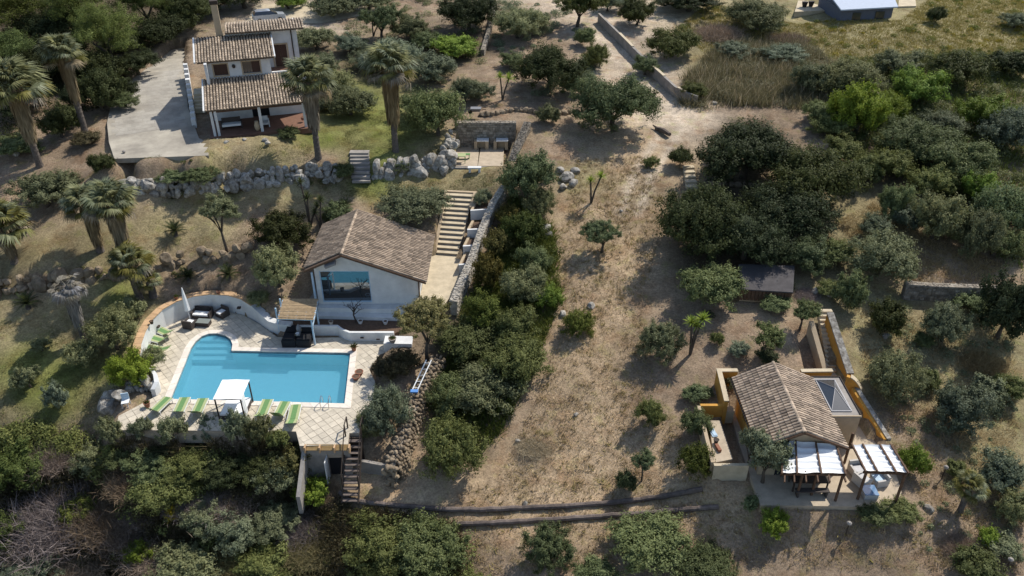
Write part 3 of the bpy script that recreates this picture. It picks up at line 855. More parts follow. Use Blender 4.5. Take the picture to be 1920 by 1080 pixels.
ph.part('wall', M['white'], lambda b: b.prism([(phx1 - .3, phy0 + .3), (phx1, phy0 + .3), (phx1, phy1 - .3), (phx1 - .3, phy1 - .3)], 1.2, rz(phx1) - .14))
ph.part('wall', M['white'], lambda b: b.prism([(phx0, phy0 + .3), (phx0 + .3, phy0 + .3), (phx0 + .3, phy1 - .3), (phx0, phy1 - .3)], 1.2, rz(phx0) - .14))
gl = ph.part('window', M['blue_paint'], lambda b: [b.box((-13.05, phy0 + .12, 4.2), (3.9, .1, .1)), b.box((-13.05, phy0 + .12, 1.4), (3.9, .1, .1)), b.box((-14.96, phy0 + .12, 2.8), (.08, .1, 2.69)), b.box((-11.14, phy0 + .12, 2.8), (.08, .1, 2.69))])
ph.part('pane', M['mirror_glass'], lambda b: b.add([(-14.92, phy0 + .13, 1.45), (-11.18, phy0 + .13, 1.45), (-11.18, phy0 + .13, 4.15), (-14.92, phy0 + .13, 4.15)], [(0, 1, 2, 3)]), parent=gl)
ph.part('wall_column', M['blue_paint'], lambda b: b.box((-15.5, phy0 - .2, 2.55), (.14, .14, 3.4)))
RB0, RB1 = phy0 - .55, phy1 + .2
rp = ph.part('roof_boarding', M['under'], lambda b: [b.hexa([(-12.95, RB0, 5.86), (-12.95, RB1, 5.86), (-6.7, RB1, 3.47), (-6.7, RB0, 3.47)][::-1], [(-12.95, RB0, 5.98), (-12.95, RB1, 5.98), (-6.7, RB1, 3.59), (-6.7, RB0, 3.59)][::-1]),
    b.hexa([(-12.951, RB0, 5.86), (-12.951, RB1, 5.86), (-15.9, RB1, 4.5), (-15.9, RB0, 4.5)], [(-12.951, RB0, 5.98), (-12.951, RB1, 5.98), (-15.9, RB1, 4.62), (-15.9, RB0, 4.62)])])
ph.part('roof_tiles', M['tile_old'], lambda b: tile_roof(b, (-6.6, RB0 - .05, 3.56), (-6.6, RB1 + .05, 3.56), (-12.9, RB1 + .05, 6.0), (-12.9, RB0 - .05, 6.0), .25, .4), kind='stuff')
ph.part('roof_tiles', M['tile_old'], lambda b: tile_roof(b, (-16.0, RB1 + .05, 4.6), (-16.0, RB0 + .3, 4.6), (-13.0, RB0 + .3, 6.0), (-13.0, RB1 + .05, 6.0), .25, .4), kind='stuff')
ridge_tiles(ph, (-12.95, RB0, 6.03), (-12.95, RB1, 6.03), M['tile_old'])
def bargef(b):
    b.bar((-12.95, RB0 - .08, 5.94), (-6.65, RB0 - .08, 3.5), .05, .16); b.bar((-12.95, RB0 - .08, 5.94), (-15.95, RB0 - .08, 4.55), .05, .16)
ph.part('barge_board', M['wood_brown'], bargef)
ph.part('downpipe', M['wood_brown'], lambda b: b.tube([(phx1 - .05, phy0 - .1, 1.2), (phx1 - .05, phy0 - .1, 3.5)], .05, 6))
ph.part('floodlight', M['grey_metal'], lambda b: b.box((-13.9, RB0 + .1, 5.15), (.9, .5, .22), 0, .3, -.4))
ph.part('plinth', M['white'], lambda b: [b.prism([(phx0, 52.75), (phx1, 52.45), (phx1, 53.29), (phx0, 53.29)], .3, 1.2), b.prism([(phx0, 52.2), (phx1, 51.8), (phx1, 52.43), (phx0, 52.73)], .2, .8)])
# side veranda floor left of the house
vf = MB(); q = [pt(560, 560, 1.5), pt(597, 560, 1.5), (-15.4, 60, 1.6), (-17.3, 59, 1.6)]
vf.prism([(a[0], a[1]) for a in q], .8, 1.55)
tag(vf.build('paved_side_yard', M['concrete']), kind='structure')

# planter in front of the pool house
pl = Thing('planter_wall', (-13, 50.6, 0), 'low white planter wall with dark soil in front of the pool house', 'planter')
pyl = [(560, 612), (600, 612), (632, 612), (642, 617), (655, 622), (738, 622)]
ptop = [pt(u, v + (2 if u > 640 else 0), .78 if u > 640 else .8) for u, v in pyl]
def plf(b):
    for a, c in zip(ptop[:-1], ptop[1:]):
        b.hexa([(a.x, a.y, -.2), (c.x, c.y, -.2), (c.x, c.y + .22, -.2), (a.x, a.y + .22, -.2)], [a, c, c + Vector((0, .22, 0)), a + Vector((0, .22, 0))])
pl.part('wall', M['white'], plf)
pl.part('soil', M['soil'], lambda b: b.prism([(p.x, p.y + .2) for p in ptop] + [(-7.4, 51.75), (-15.3, 52.15), (-18.4, 52.1)], -.1, .55))
for u, v in ((583, 628), (679, 634), (709, 637)):
    p = pt(u, v, .35)
    pl.part('wall_light', M['wood_dark'], lambda b: b.box((p.x, p.y - .02, .4), (.26, .06, .1)))
# low wall and stool block at the foot of the path steps
sb = Thing('white_step_block', pt(745, 660, 0), 'white rendered end block at the foot of the path steps right of the pool', 'wall')
def sbf(b):
    a, c = pt(719, 644, .75), pt(772, 645, .75)
    b.prism([(a.x, a.y), (c.x, c.y), (c.x, c.y + 1.0), (a.x, a.y + 1.0)], -.4, .75)
sb.part('wall', M['white'], sbf)

# steps from the deck up to the path, mostly under the tree
fs = Thing('path_steps', pt(780, 620, .5), 'pale path steps under the open cream tree beside the pool house', 'steps')
for k in range(9):
    y = 50.6 + k * .52; z = .18 * (k + 1); x = -6.95 + k * .07
    fs.part('step', M['path'], lambda b, y=y, z=z, x=x: b.prism([(x, y), (x + 2.0, y - .15), (x + 2.1, y + .7), (x + .05, y + .75)], z - .6, z))

# ------------------------------------------------------------------ path and garden stair right of the pool house
pb = MB(); pb.prism([(p.x, p.y) for p in [pt(768, 580, 1.8), pt(825, 580, 1.8), pt(858, 538, 2.05), pt(864, 478, 2.2), Vector((-7.22, 59.55, 2)), Vector((-7.22, 54, 2))]], 1.2, [1.75, 1.75, 1.98, 2.2, 2.2, 2.02])
tag(pb.build('footpath', M['path']), kind='structure')
gs = Thing('garden_stair', (-5, 62.5, 2.2), 'broad pale garden stair climbing beside the pool house to the lawn', 'steps')
NSt = 13
L0, L1 = pt(818, 477, 2.2), pt(838, 361, 4.85); R0_, R1_ = pt(858, 480, 2.2), pt(888, 364, 4.85)
def lrp(a, b, t): return a + (b - a) * t
for k in range(NSt):
    t = k / NSt; t2 = (k + 1) / NSt; z = 2.2 + (k + 1) * .204
    gs.part('tread', M['path'], lambda b: b.prism([L0.lerp(L1, t).xy, R0_.lerp(R1_, t).xy, R0_.lerp(R1_, t2 + .02).xy, L0.lerp(L1, t2 + .02).xy], z - .06, z))
    gs.part('riser', M['concrete'], lambda b: b.prism([L0.lerp(L1, t + .006).xy, R0_.lerp(R1_, t + .006).xy, R0_.lerp(R1_, t2 + .02).xy, L0.lerp(L1, t2 + .02).xy], z - .55, z - .062))
gs.part('kerb', M['beige_wall'], lambda b: b.hexa([*[Vector((*p.xy, 1.6)) for p in (L0 + Vector((-.22, 0, 0)), L0, L1, L1 + Vector((-.22, 0, 0)))]], [Vector((*p.xy, z)) for p, z in ((L0 + Vector((-.22, 0, 0)), 2.5), (L0, 2.5), (L1, 5.1), (L1 + Vector((-.22, 0, 0)), 5.1))]))
gs.part('kerb', M['beige_wall'], lambda b: b.prism([(L1.x - .2, L1.y + .02), (R1_.x + .3, R1_.y + .02), (R1_.x + .3, R1_.y + .3), (L1.x - .2, L1.y + .3)], 4.2, 4.98))
gs.part('kerb', M['beige_wall'], lambda b: b.hexa([(R1_.x, R1_.y - 1.9, 3.5), (R1_.x + .32, R1_.y - 1.9, 3.5), (R1_.x + .32, R1_.y, 3.5), (R1_.x, R1_.y, 3.5)], [(R1_.x - .3, R1_.y - 1.9, 4.5), (R1_.x + .05, R1_.y - 1.9, 4.5), (R1_.x + .32, R1_.y, 5.02), (R1_.x, R1_.y, 5.02)]))
# stepped planter boxes along its right side
for k, (u0, v0, u1, v1, zt) in enumerate(((882, 395, 912, 393, 4.6), (876, 431, 898, 430, 4.0), (868, 462, 885, 461, 3.4), (860, 497, 872, 496, 2.85))):
    a, c = pt(u0, v0, zt), pt(u1, v1, zt)
    bx = Thing('planter_box', (a.x, a.y, zt - .9), ['top', 'second', 'third', 'lowest'][k] + ' of the four stepped beige planter boxes along the garden stair', 'planter', 'planter boxes beside the garden stair')
    ln = 1.75
    bx.part('front', M['white'], lambda b: b.prism([(a.x, a.y), (c.x, c.y), (c.x, c.y + .2), (a.x, a.y + .2)], zt - .95, zt))
    bx.part('side', M['beige_wall'], lambda b: b.prism([(a.x, a.y + .2), (a.x + .22, a.y + .2), (a.x + .22 + .3, a.y + ln), (a.x + .3, a.y + ln)], zt - 1.0, zt - .004))
    bx.part('soil', M['soil'], lambda b: b.prism([(a.x + .23, a.y + .2), (c.x, c.y + .2), (c.x + .3, c.y + ln), (a.x + .53, a.y + ln)], zt - .9, zt - .15))

# rubble wall along the path
pw = Thing('path_wall', (-3.8, 57, 2), 'long grey rubble wall with a mortared top climbing along the garden stair', 'wall')
PW = [(pt(945, 348, 5.9), 4.6), (pt(925, 378, 5.3), 4.2), (pt(905, 425, 4.5), 3.4), (pt(885, 482, 3.6), 2.4), (pt(862, 535, 2.9), 1.6), (pt(850, 565, 2.5), 1.2)]
pw.part('stonework', M['wall_grey'], lambda b: stone_course(b, [(p.x, p.y, p.z, zb) for p, zb in PW], 0, 0, .34, .62, .07), kind='stuff')
# dry stone wall going down to the field, of warm stones, the visible ones built singly
dw = Thing('dry_stone_wall', pt(735, 890, -2.7), 'thick warm coloured dry stone wall running down to the field right of the pool', 'wall')
DW = [(pt(822, 668, 1.0), .2), (pt(803, 700, .75), -.2), (pt(785, 742, .3), -.8), (pt(768, 790, -.1), -1.4), (pt(748, 838, -.4), -2.1), (pt(733, 872, -.7), -2.7)]
def dwcore(b):
    for (a, za), (c, zc) in zip(DW[:-1], DW[1:]):
        b.hexa([(a.x - .5, a.y, za - .5), (a.x + .25, a.y, za - .5), (c.x + .25, c.y, zc - .5), (c.x - .5, c.y, zc - .5)][::-1], [(a.x - .4, a.y, a.z - .15), (a.x + .2, a.y, a.z - .15), (c.x + .2, c.y, c.z - .15), (c.x - .4, c.y, c.z - .15)][::-1])
dw.part('core', M['rubble'], dwcore)
cnt = 0
for (a, za), (c, zc) in zip(DW[:-1], DW[1:]):
    L_ = (c - a).length
    for s in np.arange(0, L_, .36):
        t = s / L_; p = a.lerp(c, t); zb = za + (zc - za) * t; z = p.z
        for off in (-.4, -.1, .2):
            rock(dw.e, Vector((p.x + off + rng.uniform(-.08, .08), p.y + rng.uniform(-.1, .1), z - .02)) - dw.o, .17, 'stone', STONES)
        zz = z - .25
        while zz > zb and cnt < 190:
            rock(dw.e, Vector((p.x + .32 + (z - zz) * .12, p.y + rng.uniform(-.1, .1), zz)) - dw.o, .18, 'stone', STONES); zz -= .28; cnt += 1
# rounded end of the wall facing the field
for k in range(26):
    rock(dw.e, Vector((DW[-1][0].x + rng.uniform(-.55, .35), DW[-1][0].y - .1, rng.uniform(-2.7, -.8))) - dw.o, .22, 'stone', STONES)
ds = Thing('slide_rack', pt(785, 735, .3), 'narrow white rail rack with a blue end standing on the stone wall', 'rack')
pa, pb_ = pt(804, 675, 1.5), pt(777, 733, .7)
for dx in (-.18, .18):
    ds.part('rail', M['white_clean'], lambda b: b.tube([pa + Vector((dx, 0, 0)), pb_ + Vector((dx, 0, 0))], .04, 6))
    ds.part('leg', M['white_clean'], lambda b: b.tube([pb_ + Vector((dx, .1, 0)), pb_ + Vector((dx, .1, -.7))], .03, 6))
ds.part('end_panel', M['blue'], lambda b: b.box(pb_ + Vector((0, -.05, .02)), (.52, .3, .1)))
for k in range(5):
    ds.part('rung', M['white_clean'], lambda b: b.bar(pa.lerp(pb_, .1 + .2 * k) + Vector((-.18, 0, 0)), pa.lerp(pb_, .1 + .2 * k) + Vector((.18, 0, 0)), .03, .03))
# ------------------------------------------------------------------ two-storey white house, upper left
hs = Thing('white_house', H1O, 'two storey white house with weathered tile roofs and a tiled porch above the driveway', 'house')
def hp(l): return [h1(*a).xy for a in l]
def hx(b, x0, x1, y0, y1, z0, z1, r=None):
    g = lambda z: z if isinstance(z, (list, tuple)) else [z] * 4
    P4 = [(x0, y0), (x1, y0), (x1, y1), (x0, y1)]
    return b.hexa([h1(*p, z) for p, z in zip(P4, g(z0))], [h1(*p, z) for p, z in zip(P4, g(z1))], r)
def hwall(b, x0, x1, y, z0, z1, th, ops=()):
    wall(b, h1(x0, y), h1(x1, y), z0 + 8.7, z1 + 8.7, th, [(o[0], o[1], o[2] + 8.7, o[3] + 8.7) for o in ops])
hs.part('porch_floor', M['cotto'], lambda b: hx(b, -.35, 8.9, -.35, 5.6, -.5, 0))
hs.part('wall', M['white'], lambda b: hwall(b, 0, 8.6, 4.2, 0, 3.2, .25, [(1.2, 2.6, .9, 2.2), (3.6, 5.2, 0, 2.3), (6.4, 7.6, .9, 2.2)]))
hs.part('porch_opening_shade', M['dark'], lambda b: hx(b, .2, 8.4, 4.5, 4.55, 0, 3.0))  # dark sheet standing in for the shaded rooms behind the porch wall
hs.part('wall', M['white'], lambda b: hx(b, 0, .25, 4.46, 9.4, 0, 5.4))
WIN = [(.75, 2.0, 3.95, 5.0), (3.4, 5.0, 3.95, 5.05)]
hs.part('wall', M['white'], lambda b: hwall(b, .26, 6.0, 5.6, 2.8, 5.45, .25, [(o[0] - .26, o[1] - .26, o[2], o[3]) for o in WIN]))
hs.part('wall', M['white'], lambda b: hx(b, 5.76, 6.0, 5.86, 9.4, 2.8, [5.4, 5.4, 6.4, 6.4]))
for k, (x0, x1, za, zb) in enumerate(WIN):
    wn = hs.part('window', M['beige_wall'], lambda b: [hx(b, x0 - .12, x1 + .12, 5.56, 5.599, za - .12, za - .003), hx(b, x0 - .12, x1 + .12, 5.56, 5.599, zb + .003, zb + .1), hx(b, x0 - .12, x0 - .003, 5.56, 5.599, za, zb), hx(b, x1 + .003, x1 + .12, 5.56, 5.599, za, zb)])
    if k == 0: hs.part('shutter', M['door'], lambda b: [hx(b, x0, x1, 5.66, 5.70, za, zb)] + [hx(b, x0 + .03, x1 - .03, 5.64, 5.66, za + .05 + j * .1, za + .11 + j * .1) for j in range(9)], parent=wn)
    else:
        hs.part('shutter', M['door'], lambda b: hx(b, x1 - .75, x1, 5.66, 5.70, za, zb), parent=wn)
        hs.part('pane', M['glass'], lambda b: hx(b, x0, x1 - .75, 5.68, 5.70, za, zb), parent=wn)
hs.part('wall_lamp', M['wood_dark'], lambda b: b.lathe(h1(2.6, 5.5, 4.75), [(.12, -.16), (.18, 0), (.1, .16)], 8))
hs.part('lower_roof_boarding', M['under'], lambda b: hx(b, -.3, 8.45, -.1, 5.56, [2.38, 2.38, 3.54, 3.54], [2.48, 2.48, 3.66, 3.66]))
hs.part('lower_roof_tiles', M['tile'], lambda b: tile_roof(b, h1(-.4, -.2, 2.47), h1(8.5, -.2, 2.47), h1(8.5, 5.58, 3.67), h1(-.4, 5.58, 3.67), .27, .42), kind='stuff')
hs.part('verge', M['white'], lambda b: b.bar(h1(-.45, -.2, 2.5), h1(-.45, 5.5, 3.72), .14, .16))
hs.part('upper_roof_boarding', M['under'], lambda b: hx(b, -.6, 6.4, 5.15, 9.45, [5.3, 5.3, 6.42, 6.42], [5.42, 5.42, 6.56, 6.56]))
hs.part('upper_roof_tiles', M['tile'], lambda b: tile_roof(b, h1(-.75, 5.05, 5.4), h1(6.5, 5.05, 5.4), h1(6.5, 9.48, 6.58), h1(-.75, 9.48, 6.58), .27, .42), kind='stuff')
hs.part('verge', M['white'], lambda b: b.bar(h1(-.8, 5.05, 5.45), h1(-.8, 9.45, 6.63), .14, .16))
hs.part('verge', M['white'], lambda b: b.bar(h1(6.52, 5.05, 5.45), h1(6.52, 9.45, 6.63), .12, .16))
hs.part('wall', M['white'], lambda b: hx(b, 0, 2.29, 9.42, 13.5, 0, 5.0))
hs.part('back_roof', M['tile'], lambda b: tile_roof(b, h1(2.3, 14.0, 5.0), h1(-.7, 14.0, 5.0), h1(-.7, 9.52, 6.6), h1(2.3, 9.52, 6.6), .27, .42), kind='stuff')
hs.part('back_roof_boarding', M['under'], lambda b: hx(b, -.65, 2.28, 9.5, 13.9, [6.4, 6.4, 4.86, 4.86], [6.56, 6.56, 4.98, 4.98]))
# rear block with the terrace door
hs.part('wall', M['white'], lambda b: hwall(b, 2.2, 9.0, 9.5, 3.2, 7.0, .25, [(4.35, 5.6, 3.2, 5.4)]))
hs.part('wall', M['white'], lambda b: hx(b, 8.75, 9.0, 9.76, 13.5, 1.0, 7.0))
hs.part('wall', M['white'], lambda b: hx(b, 2.5, 8.75, 13.2, 13.5, 1.0, 6.7))
hs.part('wall', M['white'], lambda b: hx(b, 2.3, 2.55, 9.76, 13.2, 0, 6.7))
dr = hs.part('door', M['door'], lambda b: [hx(b, 6.55, 7.15, 9.6, 9.65, 3.2, 5.4), hx(b, 7.17, 7.8, 9.6, 9.65, 3.2, 5.4)])
hs.part('frame', M['beige_wall'], lambda b: [hx(b, 6.38, 6.53, 9.44, 9.498, 3.2, 5.55), hx(b, 7.82, 7.97, 9.44, 9.498, 3.2, 5.55), hx(b, 6.54, 7.81, 9.44, 9.498, 5.41, 5.55)], parent=dr)
hs.part('terrace_floor', M['cotto'], lambda b: hx(b, 6.02, 9.2, 5.85, 9.49, 2.9, 3.2))
hs.part('parapet', M['white'], lambda b: hx(b, 6.02, 9.2, 5.6, 5.84, 2.7, 3.85))
hs.part('downpipe', M['wood_dark'], lambda b: b.tube([h1(8.45, 9.4, 3.2), h1(8.45, 9.4, 6.9)], .06, 6))
hs.part('rear_roof_boarding', M['under'], lambda b: [hx(b, 2.25, 9.7, 8.75, 10.5, [6.93, 6.93, 7.22, 7.22], [7.03, 7.03, 7.34, 7.34]), hx(b, 2.25, 9.7, 10.51, 13.9, [7.22, 7.22, 6.7, 6.7], [7.34, 7.34, 6.8, 6.8])])
hs.part('rear_roof_tiles', M['tile'], lambda b: [tile_roof(b, h1(2.2, 8.65, 7.02), h1(9.8, 8.65, 7.02), h1(9.8, 10.5, 7.36), h1(2.2, 10.5, 7.36), .27, .42), tile_roof(b, h1(9.8, 13.9, 6.8), h1(2.2, 13.9, 6.8), h1(2.2, 10.5, 7.36), h1(9.8, 10.5, 7.36), .27, .42)], kind='stuff')
ch = hs.part('chimney', M['beige_wall'], lambda b: hx(b, 1.35, 1.95, 9.7, 10.3, 5.5, 9.6))
hs.part('chimney_cap', M['wood_dark'], lambda b: hx(b, 1.28, 2.02, 9.63, 10.37, 9.6, 9.95), parent=ch)
for x in (0, .38):
    hs.part('porch_pillar', M['white'], lambda b, x=x: hx(b, x - .02, x + .2, 0, .22, 0, 2.36))
for x in (4.2, 8.2):
    hs.part('porch_pillar', M['white'], lambda b, x=x: hx(b, x, x + .25, 0, .25, 0, 2.36))
hs.part('porch_beam', M['wood_brown'], lambda b: hx(b, -.2, 8.5, .02, .2, 2.2, 2.36))
# porch furniture
for k, (x, y, lab) in enumerate(((1.6, 1.9, 'pale covered porch sofa behind the left porch pillars'), (4.6, 1.4, 'white garden chair with slatted back in the middle of the porch'))):
    t = Thing('porch_sofa' if k == 0 else 'porch_chair', h1(x, y, 0), lab, 'sofa' if k == 0 else 'chair')
    wd = 1.7 if k == 0 else .7
    m_ = M['rattan'] if k == 0 else M['white']
    t.part('seat', M['white_clean'] if k == 0 else m_, lambda b: hx(b, x - wd / 2, x + wd / 2, y - .35, y + .3, .25, .45))
    t.part('backrest', m_, lambda b: hx(b, x - wd / 2, x + wd / 2, y + .302, y + .42, .05, .9))
    for sx in (-1, 1):
        t.part('armrest', m_, lambda b, sx=sx: hx(b, x + sx * (wd / 2 + .06) - .05, x + sx * (wd / 2 + .06) + .05, y - .35, y + .42, .0, .62))
t = Thing('porch_vase', h1(3.9, .35, 0), 'tall pale clay jar standing at the porch edge', 'jar')
t.part('body', M['beige_wall'], lambda b: b.lathe(h1(3.9, .35, 0), [(.12, 0), (.24, .25), (.26, .55), (.16, .85), (.19, .95), (.15, .95)], 12), True)
# white rocks edging the porch
for k, (u, v) in enumerate(((407, 264), (425, 267), (458, 263), (497, 263), (502, 268))):
    p = pt(u, v, 8.65)
    o = mesh_obj('edging_rock', ROCKS[k], None, M['limestone'], p, (0, 0, k), (.32, .26, .22))
    tag(o, ['white edging rock nearest the left porch pillar', 'second white edging rock along the porch front from the left', 'rounded white edging rock left of the porch jar', 'white edging rock under the porch chair', 'rightmost white edging rock along the porch front'][k], 'rock', 'white rocks edging the porch')

# blocks of the side wall along the driveway
sw = Thing('block_balustrade', h1(-2, 4, 0), 'stepped wall of white blocks between the driveway and the white house', 'wall')
BA, BB = pt(362, 222, 9.3), pt(347, 120, 10.6)
n = 11
for k in range(n):
    p = BA.lerp(BB, k / (n - 1))
    sw.part('block', M['white'], lambda b: b.box((p.x, p.y, p.z - .75), (.42, .55, 1.5), H1A))
sw.part('base', M['concrete'], lambda b: b.hexa([(BA.x - .18, BA.y, 8), (BA.x + .18, BA.y, 8), (BB.x + .18, BB.y, 8), (BB.x - .18, BB.y, 8)], [(BA.x - .18, BA.y, BA.z - .4), (BA.x + .18, BA.y, BA.z - .4), (BB.x + .18, BB.y, BB.z - .4), (BB.x - .18, BB.y, BB.z - .4)]))
ss = Thing('side_steps', h1(-1.2, 8.6, 0), 'pale side steps and landing against the left wall of the white house', 'steps')
for k in range(5):
    ss.part('step', M['path'], lambda b: hx(b, -1.9, -.1, 7.6 + k * .45, 8.1 + k * .45 + (1.4 if k == 4 else 0), -.2, .3 + k * .22))

# driveway
dv = MB(); dv.prism([(p.x, p.y) for p in DRIVE], 8.2, [8.63 + .022 * max(0, p.y - 69) for p in DRIVE])
def drive_mat():
    m = mat('driveway_concrete', (.42, .38, .305), .92, 0, .35, .3, 10, col2=(.24, .215, .175))
    return m
dro = tag(dv.build('driveway', drive_mat()), kind='structure')
# stamped slab courses of the upper drive
def slabs():
    cnt_ = 0
    xs0 = np.arange(-42, -27, 1.1); me = MB().prism([(-.34, -.44), (.34, -.44), (.34, .44), (-.34, .44)], -.05, 0).mesh('drive_slab')
    me.materials.append(mat('drive_slab', (.38, .35, .295), .92, 0, .5, .3, 10, col2=(.26, .235, .195), objvar=.07))
    ang = math.radians(24)
    for j in range(0, 20):
        for i in range(-16, 17):
            cx = -34 + i * .7 * math.cos(ang) - j * .9 * math.sin(ang) + (.35 * (j % 2)) * math.cos(ang); cy = 72 + i * .7 * math.sin(ang) + j * .9 * math.cos(ang) + (.35 * (j % 2)) * math.sin(ang)
            cs = [(cx + sx * .45, cy + sy * .5) for sx in (-1, 1) for sy in (-1, 1)]
            if inside(np.array(cs), [(p.x, p.y) for p in DRIVE]).all() and cnt_ < 280:
                z = None
                hit, loc, nrm_, idx = dro.ray_cast(Vector((cx, cy, 30)), Vector((0, 0, -1)))
                if hit:
                    q = Vector((0, 0, 1)).rotation_difference(nrm_)
                    o = mesh_obj('drive_slab', me, dro, None, loc + Vector((0, 0, .012)), (q @ Matrix.Rotation(ang, 3, 'Z').to_quaternion()).to_euler()); cnt_ += 1
bpy.context.view_layer.update()
slabs()

# car parked behind
cpz = T(505, 40)
car = Thing('parked_car', cpz, 'silver hatchback parked under the trees behind the white house', 'car')
ca_ = math.radians(203)
def cm(x, y, z):
    return Vector((cpz.x + x * math.cos(ca_) - y * math.sin(ca_), cpz.y + x * math.sin(ca_) + y * math.cos(ca_), cpz.z + z))
def loft(b, secs):
    vs = []; fs = []
    for (x, w_, z0, z1) in secs: vs += [cm(x, -w_, z0), cm(x, w_, z0), cm(x, w_ * .92, z1), cm(x, -w_ * .92, z1)]
    for i in range(len(secs) - 1):
        for j in range(4): fs.append((i * 4 + j, i * 4 + (j + 1) % 4, i * 4 + 4 + (j + 1) % 4, i * 4 + 4 + j))
    fs += [(3, 2, 1, 0), tuple(range(len(secs) * 4 - 4, len(secs) * 4))]
    b.add(vs, fs)
car.part('body', M['carpaint'], lambda b: loft(b, [(-2.05, .72, .35, .7), (-1.95, .82, .25, .88), (-1.0, .86, .22, .98), (.8, .86, .22, 1.0), (1.85, .84, .25, 1.0), (2.0, .76, .35, .85)]))
car.part('roof', M['carpaint'], lambda b: loft(b, [(-.25, .60, 1.40, 1.44), (.2, .64, 1.42, 1.5), (1.2, .64, 1.42, 1.5), (1.6, .58, 1.38, 1.43)]))
car.part('windscreen', M['glass'], lambda b: b.add([cm(-1.1, -.78, .99), cm(-1.1, .78, .99), cm(-.25, .6, 1.42), cm(-.25, -.6, 1.42)], [(0, 1, 2, 3)]))
car.part('rear_window', M['glass'], lambda b: b.add([cm(1.9, -.74, 1.0), cm(1.9, .74, 1.0), cm(1.6, .58, 1.4), cm(1.6, -.58, 1.4)], [(0, 1, 2, 3)]))
for sy in (-1, 1):
    car.part('side_window', M['glass'], lambda b, sy=sy: b.add([cm(-1.0, sy * .79, 1.0), cm(1.85, sy * .77, 1.0), cm(1.55, sy * .6, 1.42), cm(-.25, sy * .61, 1.42)], [(0, 1, 2, 3)]))
    for x in (-1.3, 1.25):
        wh = car.part('wheel', M['rubber'], lambda b, sy=sy, x=x: b.tube([cm(x, sy * .70, .31), cm(x, sy * .88, .31)], .31, 14))
        car.part('rim', M['steel'], lambda b, sy=sy, x=x: b.tube([cm(x, sy * .86, .31), cm(x, sy * .89, .31)], .2, 10), parent=wh)
    car.part('headlight', M['white_clean'], lambda b, sy=sy: b.box(cm(-1.98, sy * .6, .68), (.12, .3, .16), ca_))
tp = MB(); q = [T(460, 45), T(600, 45), T(720, 22), T(700, 5), T(480, 8)]
tp.add([p + Vector((0, 0, .06)) for p in q], [tuple(range(5))]); tag(tp.build('gravel_yard', M['path']), kind='structure')

# ------------------------------------------------------------------ boulder retaining walls
def boulder_wall(label, foot, height, size, rows, zoff=0, skip=.06, ms=None):
    F_ = [T(u, v) for u, v in foot]
    th = Thing('boulder_wall', F_[len(F_) // 2], label, 'boulder wall')
    for k in range(len(F_) - 1):
        a, c = F_[k], F_[k + 1]; L_ = (c - a).length; nn = Vector((-(c - a).y, (c - a).x, 0)).normalized()
        for r in range(rows):
            s = rng.random() * size * .5
            while s < L_:
                sz = size * rng.choice((.4, .5, .6, .8, 1.05)) * rng.uniform(.85, 1.1) * (1 - .10 * r)
                p = a.lerp(c, s / L_)
                loc = p + nn * (.25 + r * height / rows * .45 + rng.uniform(-.15, .2)) + Vector((0, 0, (r + .35) * height / rows + rng.uniform(-.08, .08) + zoff))
                if rng.random() > skip: rock(th.e, loc - th.o, sz * .66, 'boulder', ms, flat=.95)
                s += sz * .80
    return th
boulder_wall('grey boulder retaining wall left of the stone steps below the house lawn', [(232, 368), (300, 371), (400, 362), (480, 354), (560, 345), (648, 342)], 1.5, 1.15, 3)
boulder_wall('grey boulder retaining wall between the stone steps and the barbecue terrace', [(700, 338), (760, 332), (832, 325), (852, 318)], 1.4, 1.15, 3)
boulder_wall('low boulder wall across the lower left garden behind the pool', [(-20, 556), (60, 548), (110, 540), (170, 534), (220, 524), (300, 508), (350, 498), (420, 494), (470, 484)], 1.2, 1.05, 2, 0, .28, STONES)
boulder_wall('tumbled boulders banked against the left end of the barbecue terrace', [(838, 322), (850, 300), (862, 272)], 1.5, .9, 3)
boulder_wall('pile of pale boulders on the lawn left of the pool corner', [(190, 762), (225, 765)], 1.1, 1.2, 2)
boulder_wall('boulders under the yellow green shrub beside the short parapet', [(238, 740), (292, 733)], .9, .9, 2)
for k, (u, v, s, lab) in enumerate(((1062, 335, .8, 'pale boulder in the rock heap beside the twin yucca'), (1075, 345, .6, 'smaller pale boulder at the foot of the rock heap'), (1050, 322, .55, 'flat white rock on top of the rock heap'), (1078, 322, .5, 'white rock at the right of the rock heap'), (1056, 352, .5, 'white rock beside the big dark shrub at the path wall'),
        (1022, 432, .75, 'shaded grey boulder in the hedge slope'), (1030, 442, .5, 'small grey boulder below the shaded boulder of the hedge slope'), (1109, 575, .42, 'lone pale rock above the clipped round bush'), (1055, 590, .4, 'white rock at the hedge edge left of the round bush'), (971, 828, .22, 'small white stone in the straw field'), (1080, 778, .2, 'little pale stone at the upper straw field'), (1165, 396, .2, 'single white stone on the track below the twin yucca'),
        (1558, 552, .5, 'white rock topping the ochre stair'), (1530, 548, .45, 'white rock left of the ochre stair head'), (1590, 555, .4, 'pale rock right of the ochre stair head'), (1740, 955, .35, 'pale broken slab on the grass right of the right hand canopy'), (1660, 632, .35, 'grey stone heap above the ochre wall'),
        (205, 300, .3, 'pale flat stone at the lower left corner of the driveway'), (30, 290, .5, 'tan boulder under the two tall palms'), (1340, 195, .4, 'rock at the end of the concrete track wall'), (985, 945, .25, 'pale stone above the upper timber edging'))):
    o = mesh_obj('rock', ROCKS[k % 7], None, M['limestone'], T(u, v) + Vector((0, 0, s * .2)), (0, 0, k), (s, s * .85, s * .65))
    tag(o, lab, 'rock')

